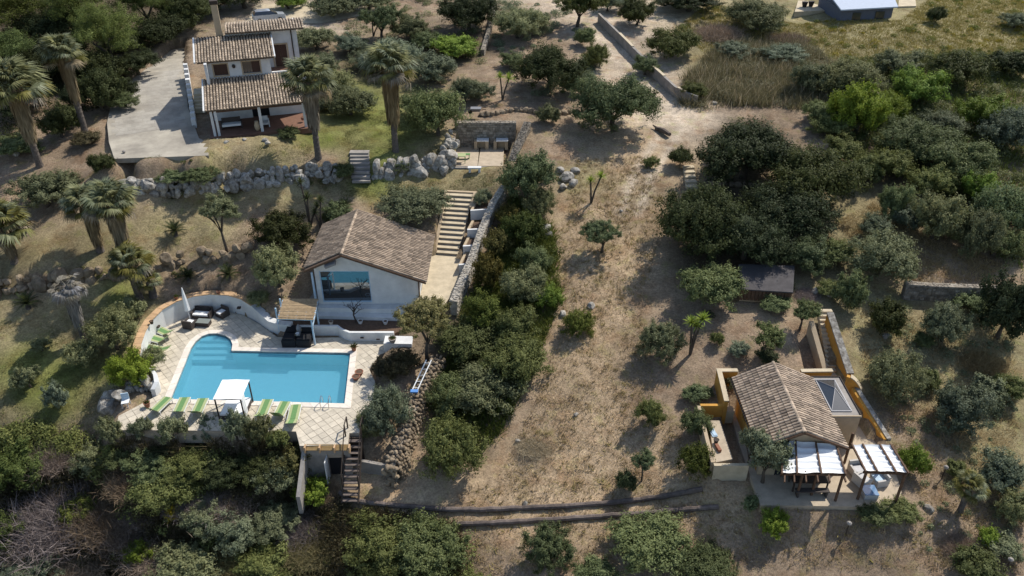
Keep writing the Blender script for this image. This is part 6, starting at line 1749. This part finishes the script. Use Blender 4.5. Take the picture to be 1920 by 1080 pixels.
# ------------------------------------------------------------------ planting, surveyed from the photograph
for a in [
# species, u, top row, bottom row, width, label
('pine',212,14,135,140,'sunlit pine standing over the upper left corner of the driveway'),
('pine',40,-50,70,170,'big pine filling the top left corner'),
('pine',150,-45,75,140,'tall pine at the top edge left of the sunlit pine'),
('pine',285,-35,62,110,'yellowish pine at the top edge above the driveway head'),
('pine',25,60,150,110,'dark pine left of the two tall fan palms, half shaded'),
('bigdark',300,20,95,100,'dark tree at the head of the driveway bend'),('bigdark',400,-40,44,90,'shaded tree behind the chimney'),('bigdark',95,0,100,130,'dark evergreen above the tallest palm crown'),('bigdark',175,80,175,110,'shaded evergreen right behind the second tall palm crown'),('dense',225,145,195,70,'dark bush on the shaded driveway margin'),
('bigdark',105,60,170,140,'dark pine wood tree behind the two tall fan palms'),
('bigdark',30,130,240,130,'shaded evergreen behind the leftmost fan palm'),
('dense',185,120,230,90,'dark bush in the shade between the tall fan palm and the driveway'),
('dense',110,190,275,80,'dark bush at the foot of the two tall fan palms'),
('dense',255,90,150,90,'dark bush at the shaded driveway bend'),
('bigdark',345,-35,72,110,'dark olive green tree at the top edge left of the chimney'),
('bigdark',455,-60,32,110,'deep shaded tree over the parked car'),
('lime',540,-22,28,70,'bright green bush hanging over the gravel behind the parked car'),
('brown',157,243,278,56,'reddish green bush at the foot of the second tall palm'),
('dense',190,286,334,46,'dark round bush below the lower left corner of the driveway'),
('oliveb',82,312,408,118,'broad grey olive bush at the left end of the upper boulder wall'),
('biggrey',592,42,106,85,'grey olive at the right back corner of the white house'),
('biggrey',622,-22,44,92,'grey olive at the top edge right of the parked car'),
('oliveb',632,125,192,80,'grey bush behind the palm right of the porch'),
('biggrey',655,148,232,92,'grey olive between the porch palm and the central lawn palm'),
('oliveb',612,185,215,40,'small grey bush at the right end of the porch'),
('olived',716,8,78,80,'olive at the top edge above the central lawn palm'),
('oliveb',770,22,88,84,'olive bush near the top edge left of the big dark tree'),
('bigdark',878,-25,78,118,'big dark tree beside the narrow field wall at the top'),
('lime',852,60,118,98,'bright yellow green bush left of the narrow field wall'),
('biggrey',738,62,150,112,'olive right behind the central lawn palm crown'),
('oliveb',812,98,168,96,'dark olive bush below the bright yellow green bush'),
('oliveb',872,138,206,62,'pale grey olive above the left end of the barbecue wall'),
('big',820,150,282,112,'big dark evergreen between the central palm and the barbecue terrace'),
('biggrey',972,2,88,112,'grey green tree near the top right of the field wall'),
('olived',1082,-25,50,92,'spreading olive at the top edge left of the dirt track'),
('bigdark',1030,70,198,132,'big brown dark carob above the barbecue terrace'),
('oliveb',1030,194,244,48,'small olive bush right of the barbecue back wall'),
('bush',1117,78,138,54,'small dark bush on the left verge of the dirt track'),
('bush',1098,50,96,40,'dark bush by the track below the spreading olive'),
('bush',750,295,326,42,'low green bush growing in the boulder wall right of the stone steps'),
('bush',322,312,346,62,'left part of the dark shrubs on top of the left boulder wall'),('bush',376,311,345,66,'right part of the dark shrubs on top of the left boulder wall'),
('bush',640,300,345,44,'dark shrub at the left side of the stone steps'),
('big',1155,122,278,156,'very wide olive green tree left of the dirt track bend'),
('bush',988,272,402,112,'big spiky dark bush at the top of the rubble path wall'),
('dense',1195,-12,62,72,'dark round tree right of the track wall near the top'),
('big',1262,42,122,98,'green tree leaning over the middle of the track wall'),
('dense',1292,-20,26,130,'dark clipped hedge at the top edge'),
('biggrey',1422,-14,76,130,'large grey green tree left of the far house terrace'),
('bush',1223,290,321,30,'small lone bush on the track left of the big dark trees'),
('dense',1277,268,322,44,'dark bush by the pale woodland steps'),
('bigdark',1400,206,372,196,'huge dark tree, topmost of the central dark grove'),
('bigdark',1522,252,432,186,'huge dark tree on the right side of the central dark grove'),
('bigdark',1470,322,472,170,'huge dark tree in the middle of the central dark grove'),
('bigdark',1312,326,512,168,'huge dark tree on the left edge of the central dark grove'),
('bigdark',1402,372,522,156,'dark tree above the shed roof in the central dark grove'),
('big',1330,482,592,126,'green grey tree at the lower left corner of the central dark grove'),
('bush',1512,434,522,104,'dark bush right of the shed roof'),
('bush',1450,545,590,60,'dark bush under the slatted shed front'),
('oliveb',1010,345,424,66,'olive bush below the spiky dark bush along the path wall'),
('bronze',957,378,440,52,'upper bronze green hedge bush against the rubble path wall'),
('bronze',936,425,500,58,'second bronze green hedge bush against the rubble path wall'),
('bronze',914,475,556,58,'lowest bronze green hedge bush against the rubble path wall'),
('green',982,385,482,84,'dense green bush in the upper part of the hedge slope'),
('bush',1000,452,532,74,'dark green bush under the shaded grey boulder'),
('biggrey',985,490,592,92,'grey green bush in the middle of the hedge slope'),
('lime',1025,528,596,62,'bright green bush on the field side of the hedge slope'),
('green',908,540,640,92,'broad green bush above the cream leaved tree'),
('bush',968,566,662,100,'dark bush in the lower middle of the hedge slope'),
('big',880,582,690,140,'big olive green tree right of the cream leaved tree'),
('big',965,620,742,126,'tall dark shrub facing the straw field'),
('biggrey',915,662,782,138,'wide grey green tree shading the dry stone wall'),
('big',842,694,792,96,'dark tree overhanging the dry stone wall'),
('big',842,772,922,128,'large green tree at the foot of the dry stone wall'),
('biggrey',726,692,852,92,'tall grey olive between the pool terrace and the dry stone wall'),
('oliveb',692,770,842,50,'olive foliage over the head of the dark outside stair'),
('brown',750,655,714,74,'brownish bush in the planting bed right of the pool'),
('brown',714,668,716,40,'low dry brown bush at the edge of the pool planting bed'),
('limetree',800,560,680,112,'open cream leaved tree over the path steps'),
('olived',1128,410,472,72,'small open olive alone in the upper straw field'),
('round',1085,582,636,52,'clipped round bush alone on the field beside the hedge slope'),
('oliveb',1240,598,692,86,'round grey olive on the field left of the bright yucca tree'),
('bush',1216,738,818,54,'upright grey bush alone in the straw field right of centre'),
('olived',1203,842,902,48,'small tree by the upper timber edging, the farther of two'),
('bush',1176,878,938,44,'dark bush touching the upper timber edging'),
('bush',1030,978,1082,102,'olive bush at the bottom edge below the lower timber edging'),
('big',1215,952,1085,156,'big dark bush at the bottom edge right of centre'),
('big',1325,1015,1115,116,'dark bush at the bottom edge left of the cottage path'),
('bush',1120,1055,1110,80,'low olive bush cut by the bottom edge'),
# around the cottage
('bush',1305,764,836,58,'grey green bush at the back left corner of the raised gravel strip'),
('round',1306,832,898,62,'bright round bush beside the front of the raised gravel strip'),
('bush',1312,718,762,62,'spiky grey bush left of the ochre yard wall'),
('olivef',1430,814,902,84,'grey olive crown over the left end of the white canopy'),
('olivef',1398,806,885,50,'small olive crown against the left wall of the cottage'),
('olived',1432,602,668,66,'small olive tree on the slope behind the cottage'),
('dense',1437,652,684,46,'low dark bush just behind the cottage roof'),
('bush',1345,618,656,26,'tiny dark bush on the slope left of the small olive'),
('olived',1500,556,616,60,'olive at the left of the ochre stair head'),
('lime',1450,954,1012,56,'bright green bush in front of the cottage terrace'),
('bush',1410,925,965,34,'low bush at the left front corner of the cottage terrace'),
('bush',1690,942,985,70,'low olive hedge bush along the front of the terrace end'),
('bush',1640,945,978,60,'low olive hedge bush in front of the right canopy'),
('lime',1714,830,912,58,'yellow green feathery bush behind the right canopy'),
('biggrey',1682,650,776,112,'large grey olive right of the ochre wall'),
('olivelow',1806,708,832,120,'spreading olive on the open slope at the right'),
('dense',1661,562,642,72,'dark tiered round bush above the ochre stair'),
('olivelow',1776,560,664,86,'grey olive below the slope rubble wall'),
('biggrey',1652,422,542,132,'large grey olive left of the slope rubble wall'),
('bush',1592,503,592,66,'dark bush at the head of the ochre stair'),
('olivelow',1757,348,476,112,'olive on the pale clearing above the slope rubble wall'),
('bush',1680,338,432,70,'dark bush left of the pale clearing'),
('oliveb',1835,372,520,84,'thin grey tree right of the pale clearing'),
('dense',1888,480,690,120,'tall dark shrubbery at the right edge below the rubble wall end'),
('bush',1820,545,600,70,'dark bush at the right end of the slope rubble wall'),
('olivelow',1872,835,935,92,'olive at the right edge above the young palm'),
('lime',1855,984,1032,40,'yellowish bush on the lower right slope'),
('oliveb',1902,918,994,62,'olive bush at the right edge level with the young palm'),
('bush',1832,1028,1112,90,'olive bush at the bottom edge near the right corner'),
('bush',1890,700,760,60,'tall grass bush at the right edge of the open slope'),
# right hand thicket
('biggrey',1592,92,204,132,'grey green tree at the left end of the right thicket'),
('oliveb',1690,90,160,100,'grey bush behind the lime green crowns of the right thicket'),
('lime',1612,148,275,112,'lime green tree, left of the two largest in the right thicket'),
('lime',1722,122,214,110,'lime green tree, right of the two largest in the right thicket'),
('lime',1842,172,258,114,'vivid yellow green round tree standing alone in the right thicket'),
('dense',1800,88,182,112,'dark tree behind the vivid yellow green tree'),
('dense',1890,88,154,92,'dark tree at the right edge near the top of the thicket'),
('big',1722,212,318,150,'olive green tree below the two lime green trees'),
('bush',1560,205,262,90,'dark bush at the left foot of the left lime green tree'),
('big',1800,250,362,130,'dark green tree below the vivid yellow green tree'),
('biggrey',1895,190,300,110,'grey tree at the right edge beside the vivid yellow green tree'),
('bush',1660,270,352,100,'dark bush on the left flank of the right thicket'),
('lime',1832,312,392,72,'small lime green bush low in the right thicket'),
('big',1890,330,478,120,'dark green tree at the right edge of the thicket'),
('bush',1610,290,362,80,'grey bush between the dark grove and the right thicket'),
('dense',1755,12,50,34,'small dark bush alone in the top meadow'),
('bush',1790,400,470,70,'dark bush in the lower right thicket'),
('oliveb',1520,110,192,90,'grey reed side bush left of the right thicket'),
('oliveb',1905,20,60,60,'grey flowering bush at the top right edge'),
# left garden
('olive',427,362,476,78,'airy young olive on the lawn below the upper boulder wall'),
('dense',530,388,484,112,'dense dark bush left of the pool house roof'),
('oliveb',518,448,562,92,'grey olive between the pool house and the curved parapet'),
('bush',632,378,430,56,'grey bush behind the left slope of the pool house roof'),
('biggrey',772,338,428,132,'broad grey olive behind the pool house beside the garden stair'),
('oliveb',905,355,392,34,'small bush at the top right of the garden stair'),
('young',76,628,668,42,'small young olive on the left lawn nearest the dead palm'),
('young',52,678,742,62,'young olive at the left edge of the lower lawn'),
('young',102,708,780,52,'young olive left of the pale boulder pile'),
('oliveb',158,628,702,64,'olive bush under the dead palm'),
('oliveb',212,568,682,96,'grey olive right of the dead palm'),
('oliveb',242,552,608,56,'grey olive bush left of the curved parapet'),
('lime',246,652,742,82,'yellow green bush above the boulders at the pool corner'),
('oliveb',288,640,700,44,'white flowering shrub on the left edge of the pool terrace'),
('young',264,780,834,46,'little olive at the left end of the deck olive row'),
('young',320,770,850,62,'second olive from the left in the deck olive row'),
('young',392,758,852,62,'olive in the deck row in front of the left half of the daybed'),
('young',440,758,846,60,'olive in the deck row in front of the daybed post'),
('young',489,764,850,54,'olive in the deck row in front of the right hand loungers'),
('young',206,766,860,50,'thin olive on the bank left of the terrace end'),
('bush',522,800,850,40,'low olive foliage under the rightmost loungers'),
# hedge and ravine below the terrace
('oliveb',180,815,900,96,'olive bush on the bank below the thin olive'),
('bush',285,832,908,108,'dark hedge bush below the left end of the pool terrace'),
('bush',352,838,912,100,'dark hedge bush below the second deck olive'),
('dense',418,846,918,104,'very dark hedge bush below the daybed'),
('dense',482,842,914,96,'dark hedge bush left of the reddish hedge end'),
('bronze',545,828,915,84,'reddish green hedge end beside the buttress wall'),
('biggrey',522,842,936,94,'grey olive below the reddish hedge end'),
('big',310,862,976,126,'tall grey green bush in the middle of the ravine'),
('green',30,820,938,124,'green bush at the left edge of the ravine'),
('green',12,960,1050,90,'green bush at the left edge below the purple brown scrub'),
('yellow',326,934,990,34,'bush of bright yellow flowers in the ravine'),
('oliveb',382,930,1010,90,'dark bush right of the yellow flowers'),
('oliveb',440,950,1050,110,'grey bush in the lower ravine right of the yellow flowers'),
('lime',268,1010,1080,70,'green bush below the yellow flowers'),
('oliveb',60,1035,1110,130,'grey bush in the bottom left corner'),
('oliveb',345,1030,1120,150,'pale grey grassy bush at the bottom edge of the ravine'),
('bush',500,1010,1100,130,'olive bush at the bottom edge below the grass clump'),
('oliveb',520,935,1010,100,'dark bush below the grey olive of the hedge end'),
('lime',588,892,960,66,'yellow variegated bush by the lower stair of the basement'),
('bush',715,965,1090,140,'big olive bush at the bottom edge, left of the pair below the timber edging'),
('big',800,962,1100,150,'big olive bush at the bottom edge, right of the pair below the timber edging'),
('bush',890,1075,1150,100,'bush cut by the bottom edge right of the big pair'),
('green',150,930,1000,70,'green shoot bush within the purple brown scrub'),
('oliveb',690,-25,30,90,'grey olive at the top edge above the lawn palm'),
('oliveb',688,88,140,70,'olive bush left of the central lawn palm crown'),
('bush',800,55,100,64,'rounded olive bush under the top edge tree line'),
('oliveb',905,150,196,50,'grey olive at the right of the pale grey olive by the barbecue wall'),
('bush',783,168,236,84,'dark evergreen bush right of the central lawn palm trunk'),
('bush',960,95,135,60,'dark bush in the shade left of the brown dark carob'),
('oliveb',1010,20,70,60,'olive bush between the grey green tree and the spreading olive'),
('bush',1075,140,190,50,'olive bush in front of the brown dark carob'),
('oliveb',1140,-20,30,60,'grey bush at the top edge beside the track wall head'),
('bush',1210,100,150,60,'olive bush behind the middle of the track wall'),
('bush',1300,150,196,60,'bush at the left end of the reeds by the wall end'),
('oliveb',1470,80,125,90,'grey green bush at the top of the reeds'),
('oliveb',1380,75,115,80,'grey green bush on the left top of the reeds'),
('bush',1540,185,240,70,'dark bush at the right foot of the reeds'),
('lime',1665,165,240,80,'lime green bush between the two lime green trees'),
('biggrey',1770,200,270,90,'grey green bush left of the vivid yellow green tree'),
('bush',1580,250,320,90,'olive bush on the left front of the right thicket'),
('bush',1745,305,385,90,'dark bush in the centre of the lower right thicket'),
('oliveb',1700,385,445,64,'small grey bush on the left edge of the pale clearing'),
('bush',1870,410,500,90,'green bush at the right of the pale clearing'),
('oliveb',1640,395,450,60,'grey bush right of the big dark grove'),
('bush',1560,440,505,70,'olive bush left of the large grey olive'),
('bush',1730,620,655,44,'low weedy bush below the slope rubble wall'),
('bush',1740,690,740,50,'low olive bush right of the large grey olive of the ochre wall'),
('oliveb',1850,700,770,80,'grey grassy bush on the open slope at the right'),
('bush',1790,860,900,46,'small bush beside the thin bollard lamp'),
('oliveb',1880,1000,1060,70,'grey bush on the lower right slope by the bollard lamp'),
('bush',1550,520,560,50,'small bush above the ochre stair head'),
('oliveb',1385,640,672,40,'low grey bush on the slope left of the cottage roof'),
('oliveb',1370,700,735,36,'small bush by the ochre yard wall'),
('dense',60,95,165,110,'dark evergreen between the leftmost palm and the pines'),
('dense',230,60,110,100,'dark bush behind the sunlit pine'),
('bigdark',5,60,130,100,'dark tree at the left edge above the leftmost palm'),
('dense',150,150,215,60,'dark shrub between the trunks of the two tall palms'),
('bush',30,250,300,90,'low bush under the leftmost palm'),
('bush',230,170,215,60,'shaded shrub at the left driveway margin'),
('oliveb',655,60,110,70,'grey olive behind the palm right of the house'),
('oliveb',610,95,150,60,'olive bush by the rear corner terrace of the white house'),
('bush',540,238,262,44,'low bush at the porch front near the palm'),
('bush',615,395,425,36,'small bush at the roof corner of the pool house'),
('oliveb',488,540,580,44,'thin olive overhanging the right end of the curved parapet'),
('dense',360,838,880,70,'clipped dark hedge part under the second deck olive'),
('dense',300,836,876,70,'clipped dark hedge part at the left under the deck'),
('bush',225,835,880,60,'grey bush on the bank left of the hedge'),
]:
    plant(*a)
palm(75, 312, 172, 110, 258, 'tall fan palm at the left edge with a thick skirt of dead fronds', 52, skirt_w=.40)
palm(160, 248, 112, 80, 185, 'tall fan palm second from the left, by the driveway edge', 44, skirt_w=.42)
palm(597, 296, 162, 98, 238, 'tall fan palm on the lawn at the right end of the porch', 48, skirt_w=.42)
palm(742, 283, 138, 96, 228, 'tall fan palm on the lawn above the stone steps, in the centre', 48, skirt_w=.46)
palm(188, 470, 385, 86, 455, 'fan palm at the left of the cluster on the lower lawn', 44, skirt_w=.42)
palm(246, 512, 385, 92, 478, 'tallest fan palm of the cluster on the lower lawn', 48, skirt_w=.47)
palm(262, 560, 495, 82, 545, 'short fan palm in front of the cluster on the lower lawn', 40, fm='frond_y', skirt_w=.30)
palm(288, 556, 528, 48, 552, 'small yellowing fan palm right of the cluster on the lower lawn', 30, fm='frond_y', skirt_w=.23)
palm(28, 492, 425, 112, 478, 'broad fan palm at the left edge of the lower lawn', 46, fm='frond_y', skirt_w=.30)
palm(160, 640, 535, 66, 605, 'dead grey fan palm on the left lawn with hanging fronds', 64, dead=True, skirt_w=.55, tr_=.22)
palm(1800, 958, 912, 62, 935, 'young fan palm on the slope right of the cottage terrace', 34, fm='frond_y', skirt_w=.23, tr_=.16)
cycad(330, 442, 44, 'cycad on the open lawn below the left boulder wall')
cycad(355, 528, 38, 'cycad between the low boulder wall and the curved parapet, the left of two')
cycad(430, 524, 44, 'cycad between the low boulder wall and the curved parapet, the right of two')
cycad(54, 578, 48, 'cycad at the far left below the low boulder wall')
cycad(648, 395, 34, 'cycad behind the pool house beside the yuccas')
cycad(545, 258, 30, 'cycad like tuft under the porch edge by the palm', 22)
yucca(582, 425, ((-6, 345, 26), (2, 372, 30), (18, 388, 26)), 'three headed yucca left of the pool house roof', 'cycad')
yucca(602, 428, ((6, 378, 28), (-8, 400, 24)), 'two headed yucca just behind the pool house roof corner', 'cycad')
yucca(1108, 381, ((-3, 340, 24), (16, 332, 26)), 'slim twin yucca on the upper straw field')
yucca(942, 188, ((-4, 146, 22), (12, 150, 30)), 'small bright yucca on the bare slope above the barbecue wall')
yucca(1294, 664, ((-6, 606, 32), (14, 600, 34), (4, 612, 30)), 'bright headed yucca tree on the field below the dark grove')
yucca(700, 68, ((0, 40, 26), (10, 50, 20)), 'yucca like plant near the top edge left of the olive')
for a in [
(105,862,1010,178,'large purple brown dry bush in the left ravine'),(195,895,1000,110,'purple brown dry bush right of the largest one'),(225,930,1020,90,'dry bush left of the yellow flowers'),
(90,800,880,80,'grey dry scrub at the lower edge of the left lawn'),(60,940,1040,100,'dry bush at the lower left below the large purple one'),(400,890,950,80,'pale pink dry bush under the hedge'),
(430,895,965,80,'dry twiggy bush right of the pale pink one'),(140,1000,1080,110,'brown dry bush at the bottom edge on the left'),(1350,22,78,74,'purple brown dry bush in the top meadow'),
(1480,45,85,60,'brown dry bush at the left end of the far house terrace'),(1510,530,560,40,'grey twig heap left of the ochre stair head'),(560,930,1010,80,'brown dry bush near the variegated bush'),
(620,890,940,44,'dry tuft at the bottom of the dark outside stair'),(1850,630,700,66,'tall dry grass clump on the right slope','straw',.8),(1005,790,850,60,'faint dry twig bush in the straw field','straw',.5),(260,930,980,60,'small brown dry bush above the green bush of the ravine'),
(1800,985,1040,60,'dry bush on the lower right slope'),(590,830,850,30,'dry tuft above the buttress wall'),(300,975,1060,110,'purple brown dry bush below the yellow flowers'),(250,845,925,84,'pale dry brush on the bank under the thin olive'),(170,850,905,70,'grey pink dry brush at the top of the ravine'),(30,1000,1075,80,'dry brush at the left edge near the bottom corner'),(350,900,960,70,'dry brush between the yellow flowers and the tall grey green bush')]:
    dry(*a)
dry(470, 985, 1075, 120, 'straw green grass clump in the lower ravine', 'reed')
dry(400, 1010, 1090, 110, 'pale green grass clump at the bottom edge of the ravine', 'reed')
dry(580, 965, 1050, 100, 'long bladed grass clump left of the dark bushes', 'reed')

# bare little tree in the planter of the pool house
p = pt(668, 604, .5)
bt = Thing('bare_tree', p, 'bare little tree with dark branches in the planter before the pool house window', 'tree')
def branches(b):
    b.tube([p, p + Vector((-.15, 0, .7)), p + Vector((-.05, .1, 1.3))], [.07, .055, .045], 6)
    for k in range(9):
        a = k * 2.4; o = p + Vector((-.08, .05, .7 + .07 * k)); q = o + Vector((math.cos(a) * .8, math.sin(a) * .45, .55 + .1 * (k % 3)))
        m_ = o.lerp(q, .5) + Vector((0, 0, .12)); b.tube([o, m_, q], [.035, .025, .012], 5)
        for j in range(3): b.tube([m_.lerp(q, .3 * j), m_.lerp(q, .3 * j) + Vector((rng.uniform(-.35, .35), rng.uniform(-.2, .2), rng.uniform(.15, .45)))], [.014, .005], 4)
bt.part('branches', M['wood_dark'], branches)
# ------------------------------------------------------------------ ground cover
def blades(name, n, region, hmin, hmax, wd, m, lean=.6, per=3, avoid=True, spread=.12, density=None):
    """grass tufts over a pixel-surveyed region (list of world xy polygons)"""
    r = np.random.default_rng(len(name) * 7 + n)
    pts = []
    for poly in region:
        q = np.array([[p[0], p[1]] for p in poly]); lo, hi = q.min(0), q.max(0)
        c = r.uniform(lo, hi, (n * 2, 2)); c = c[inside(c, poly)]
        pts.append(c)
    P_ = np.concatenate(pts)
    if density is not None: P_ = P_[r.random(len(P_)) < density(P_)]
    r.shuffle(P_); P_ = P_[:n]
    if avoid:
        for poly, z in PADS + [(BASE, 0)]:
            P_ = P_[~inside(P_, poly)]
    Z = np.concatenate([hts(c) for c in np.array_split(P_, max(1, len(P_) // 2000))])
    k = len(P_)
    B = np.repeat(np.column_stack([P_, Z - .04]), per, 0)
    B[:, :2] += r.normal(0, spread, (k * per, 2))
    n2 = k * per
    h = r.uniform(hmin, hmax, n2)[:, None]
    a = r.uniform(0, 6.283, n2); t = np.column_stack([np.cos(a), np.sin(a), np.zeros(n2)]) * wd * r.uniform(.6, 1.4, n2)[:, None]
    tip = B + np.column_stack([r.normal(0, lean, n2), r.normal(0, lean, n2), np.ones(n2)]) * h
    V = np.stack([B - t, B + t, tip], 1).reshape(-1, 3)
    F = np.arange(3 * n2).reshape(n2, 3)
    R = np.clip(np.repeat(r.random(k), per) * .6 + r.random(n2) * .4, 0, 1)
    o = mesh_obj(name, fast_mesh(name, V, F, R, m)); o['kind'] = 'stuff'
    return o
W_ = lambda l: [T(u, v).xy for u, v in l]
field = W_([(880,1075),(860,930),(940,880),(1000,760),(1060,600),(1040,480),(1080,300),(1230,290),(1250,420),(1200,560),(1230,720),(1290,830),(1330,900),(1400,960),(1700,975),(1920,880),(1920,1078),(900,1078)])
blades('dry_grass', 34000, [field], .04, .16, .018, M['straw'], .9)
blades('dry_tufts', 3600, [field], .12, .34, .022, M['straw'], .6, 9, spread=.09)
blades('weed_tufts', 800, [field], .1, .28, .03, M['meadow'], .7, 9, spread=.12)
rightslope = W_([(1600,560),(1690,590),(1900,600),(1920,1000),(1730,950),(1660,820),(1620,690)])
blades('slope_grass', 12000, [rightslope, W_([(1560,420),(1640,380),(1760,450),(1890,500),(1860,530),(1690,528)])], .08, .32, .02, M['straw'], .8)
meadow = W_([(1260,60),(1330,5),(1500,46),(1690,38),(1740,0),(1920,-12),(1920,135),(1720,125),(1560,112),(1500,100),(1340,110)])
blades('meadow_grass', 30000, [meadow], .08, .32, .035, M['meadow'], .6)
reeds = W_([(1275,200),(1288,150),(1330,105),(1400,85),(1500,84),(1580,130),(1560,205),(1470,205),(1400,198),(1330,206)])
def rag(P_):
    n = np.sin(P_[:, 0] * .9 + 2 * np.sin(P_[:, 1] * .6)) + np.sin(P_[:, 1] * 1.3 + np.sin(P_[:, 0] * 1.7)) + .6 * np.sin(P_[:, 0] * 2.9 + P_[:, 1] * 2.1)
    return np.clip(.55 + .4 * n, .06, 1)
blades('reeds', 12000, [reeds], .3, 1.4, .032, M['reed'], .5, 4, spread=.3, density=rag)
blades('reed_plumes', 1500, [reeds], .7, 1.7, .05, M['straw'], .38, 2, spread=.3, density=rag)
lawn = [W_([(620,285),(690,205),(800,210),(830,290),(700,290)]), W_([(230,300),(400,285),(570,270),(640,285),(560,305),(420,318),(240,330)]), W_([(0,600),(130,590),(230,600),(240,680),(200,790),(120,830),(0,790)]), W_([(100,500),(240,430),(300,385),(470,370),(640,352),(900,338),(890,352),(700,375),(560,380),(470,470),(300,490)]), W_([(600,352),(930,320),(930,345),(640,370)])]
blades('lawn_grass', 22000, lawn, .03, .11, .022, M['lawn_blades'], .8)
thick = W_([(0,880),(140,850),(230,830),(540,838),(590,900),(640,950),(860,980),(870,1078),(0,1078)])
blades('ravine_undergrowth', 16000, [thick], .2, .8, .03, M['brown'], .6, 3)
thick2 = W_([(1560,260),(1500,200),(1580,110),(1920,100),(1920,520),(1800,420),(1700,340),(1620,310)])
blades('thicket_undergrowth', 16000, [thick2, W_([(960,360),(1040,430),(1050,560),(1000,700),(930,830),(800,880),(830,700),(880,560)])], .2, .8, .04, M['green'], .6, 3)
def scrub(name, n, region, m, r0, r1, seed, leaf=.09, per=260):
    """low mounded ground cover of leafy sprays, too mixed to count"""
    r = np.random.default_rng(seed); C = []
    for poly in region:
        q = np.array([[p[0], p[1]] for p in poly]); lo, hi = q.min(0), q.max(0)
        c = r.uniform(lo, hi, (n * 3, 2)); C.append(c[inside(c, poly)][:n])
    C = np.concatenate(C)
    for poly, z in PADS + [(BASE, 0)]: C = C[~inside(C, poly)]
    z = hts(C); k = len(C); R_ = r.uniform(r0, r1, k) ; R_ *= np.where(r.random(k) > .8, 1.5, 1)
    q = np.repeat(np.arange(k), (per * (R_ / r1) ** 1.5).astype(int) + 30); t = len(q)
    v = r.normal(0, 1, (t, 3)); v[:, 2] = np.abs(v[:, 2]); v /= np.linalg.norm(v, axis=1)[:, None]
    P_ = v * (R_[q] * (1 - np.abs(r.normal(0, .25, t))))[:, None] * np.array([1, 1, .75]) + np.column_stack([C[q], z[q]])
    P_[:, :2] += .12 * R_[q][:, None] * np.sin(P_[:, [1, 0]] * 6)
    V, F = leaf_quads(P_, v, leaf, r)
    R = np.clip(r.random(t) * .7 + r.random(k)[q] * .3, 0, 1)
    o = mesh_obj(name, fast_mesh(name, V, F, R, m)); o['kind'] = 'stuff'
top_mid = W_([(640,0),(900,0),(905,110),(880,200),(800,215),(660,150),(640,60)])
rightall = W_([(1690,570),(1900,600),(1918,1060),(1750,1060),(1700,960),(1720,830),(1640,720),(1610,600)])
ravine = W_([(0,880),(120,850),(230,850),(540,850),(590,910),(640,950),(860,990),(870,1100),(0,1100)])
forest = W_([(0,0),(320,0),(330,90),(200,170),(170,240),(0,290)])
bank = W_([(0,805),(110,800),(220,825),(230,850),(100,850),(0,880)])
scrub('olive_scrub', 130, [thick2], M['olive'], .5, 1.2, 1)
scrub('grey_scrub', 110, [thick2, top_mid], M['olive_grey'], .4, 1.0, 2)
scrub('upper_scrub', 46, [W_([(930,0),(1095,0),(1085,55),(1010,115),(930,100)]), W_([(1000,180),(1100,170),(1130,120),(1110,90),(1080,130)])], M['olive_grey'], .25, .8, 14)
scrub('forest_scrub', 150, [forest], M['dense'], .5, 1.3, 3)
scrub('ravine_scrub', 110, [ravine], M['brown'], .4, .9, 4)
scrub('ravine_green_scrub', 90, [ravine, bank], M['olive'], .4, .9, 5)
scrub('slope_weeds', 130, [rightall], M['olive_grey'], .12, .4, 6, .07, 90)
scrub('meadow_weeds', 120, [meadow], M['green'], .2, .6, 7, .08, 120)
scrub('meadow_flowers', 46, [meadow], M['yellow'], .25, .6, 8, .07, 120)
scrub('reed_scrub', 120, [reeds], M['reed'], .5, 1.1, 12, .11, 200)
scrub('hedge_scrub', 26, [W_([(975,400),(1035,450),(1045,560),(1000,680),(930,820),(820,870),(830,720),(890,600)])], M['bush'] if 'bush' in M else M['green'], .5, 1.0, 9)
scrub('wall_weeds', 26, [W_([(250,345),(600,320),(640,335),(600,350),(300,375)]), W_([(0,545),(300,500),(470,478),(470,492),(300,520),(0,562)])], M['olive'], .15, .45, 10, .07, 110)
scrub('outlying_woods', 60, [[(-90, 118), (85, 118), (85, 165), (-90, 165)], [(-110, 50), (-74, 70), (-90, 118), (-110, 118)], [(78, 70), (110, 50), (110, 120), (86, 118)], [(-60, 18), (-36, 26), (-42, 42), (-60, 50)]], M['dense'], 1.5, 3.0, 13, .30, 420)
scrub('grove_scrub', 60, [W_([(1330,600),(1260,470),(1300,330),(1500,270),(1600,350),(1590,470),(1480,560),(1390,590)])], M['dense'], .5, 1.1, 11)
# loose stones on the dry ground
def pebbles():
    b = MB(); q = np.array([list(p) for p in field]); lo, hi = q.min(0), q.max(0); n = 0
    while n < 900:
        x, y = rng.uniform(lo[0], hi[0]), rng.uniform(lo[1], hi[1])
        if not inside(np.array([[x, y]]), field)[0]: continue
        if any(inside(np.array([[x, y]]), pd)[0] for pd, z in PADS): continue
        n += 1; s = rng.uniform(.02, .07) * (1 + 1.2 * (rng.random() > .95)); z = hgt(x, y)
        j = lambda: rng.uniform(.6, 1.2) * s
        b.add([(x - j(), y, z), (x, y - j(), z), (x + j(), y, z), (x, y + j(), z), (x, y, z + j())], [(0, 1, 4), (1, 2, 4), (2, 3, 4), (3, 0, 4)])
    o = b.build('field_stones', M['rubble_warm']); o['kind'] = 'stuff'
pebbles()
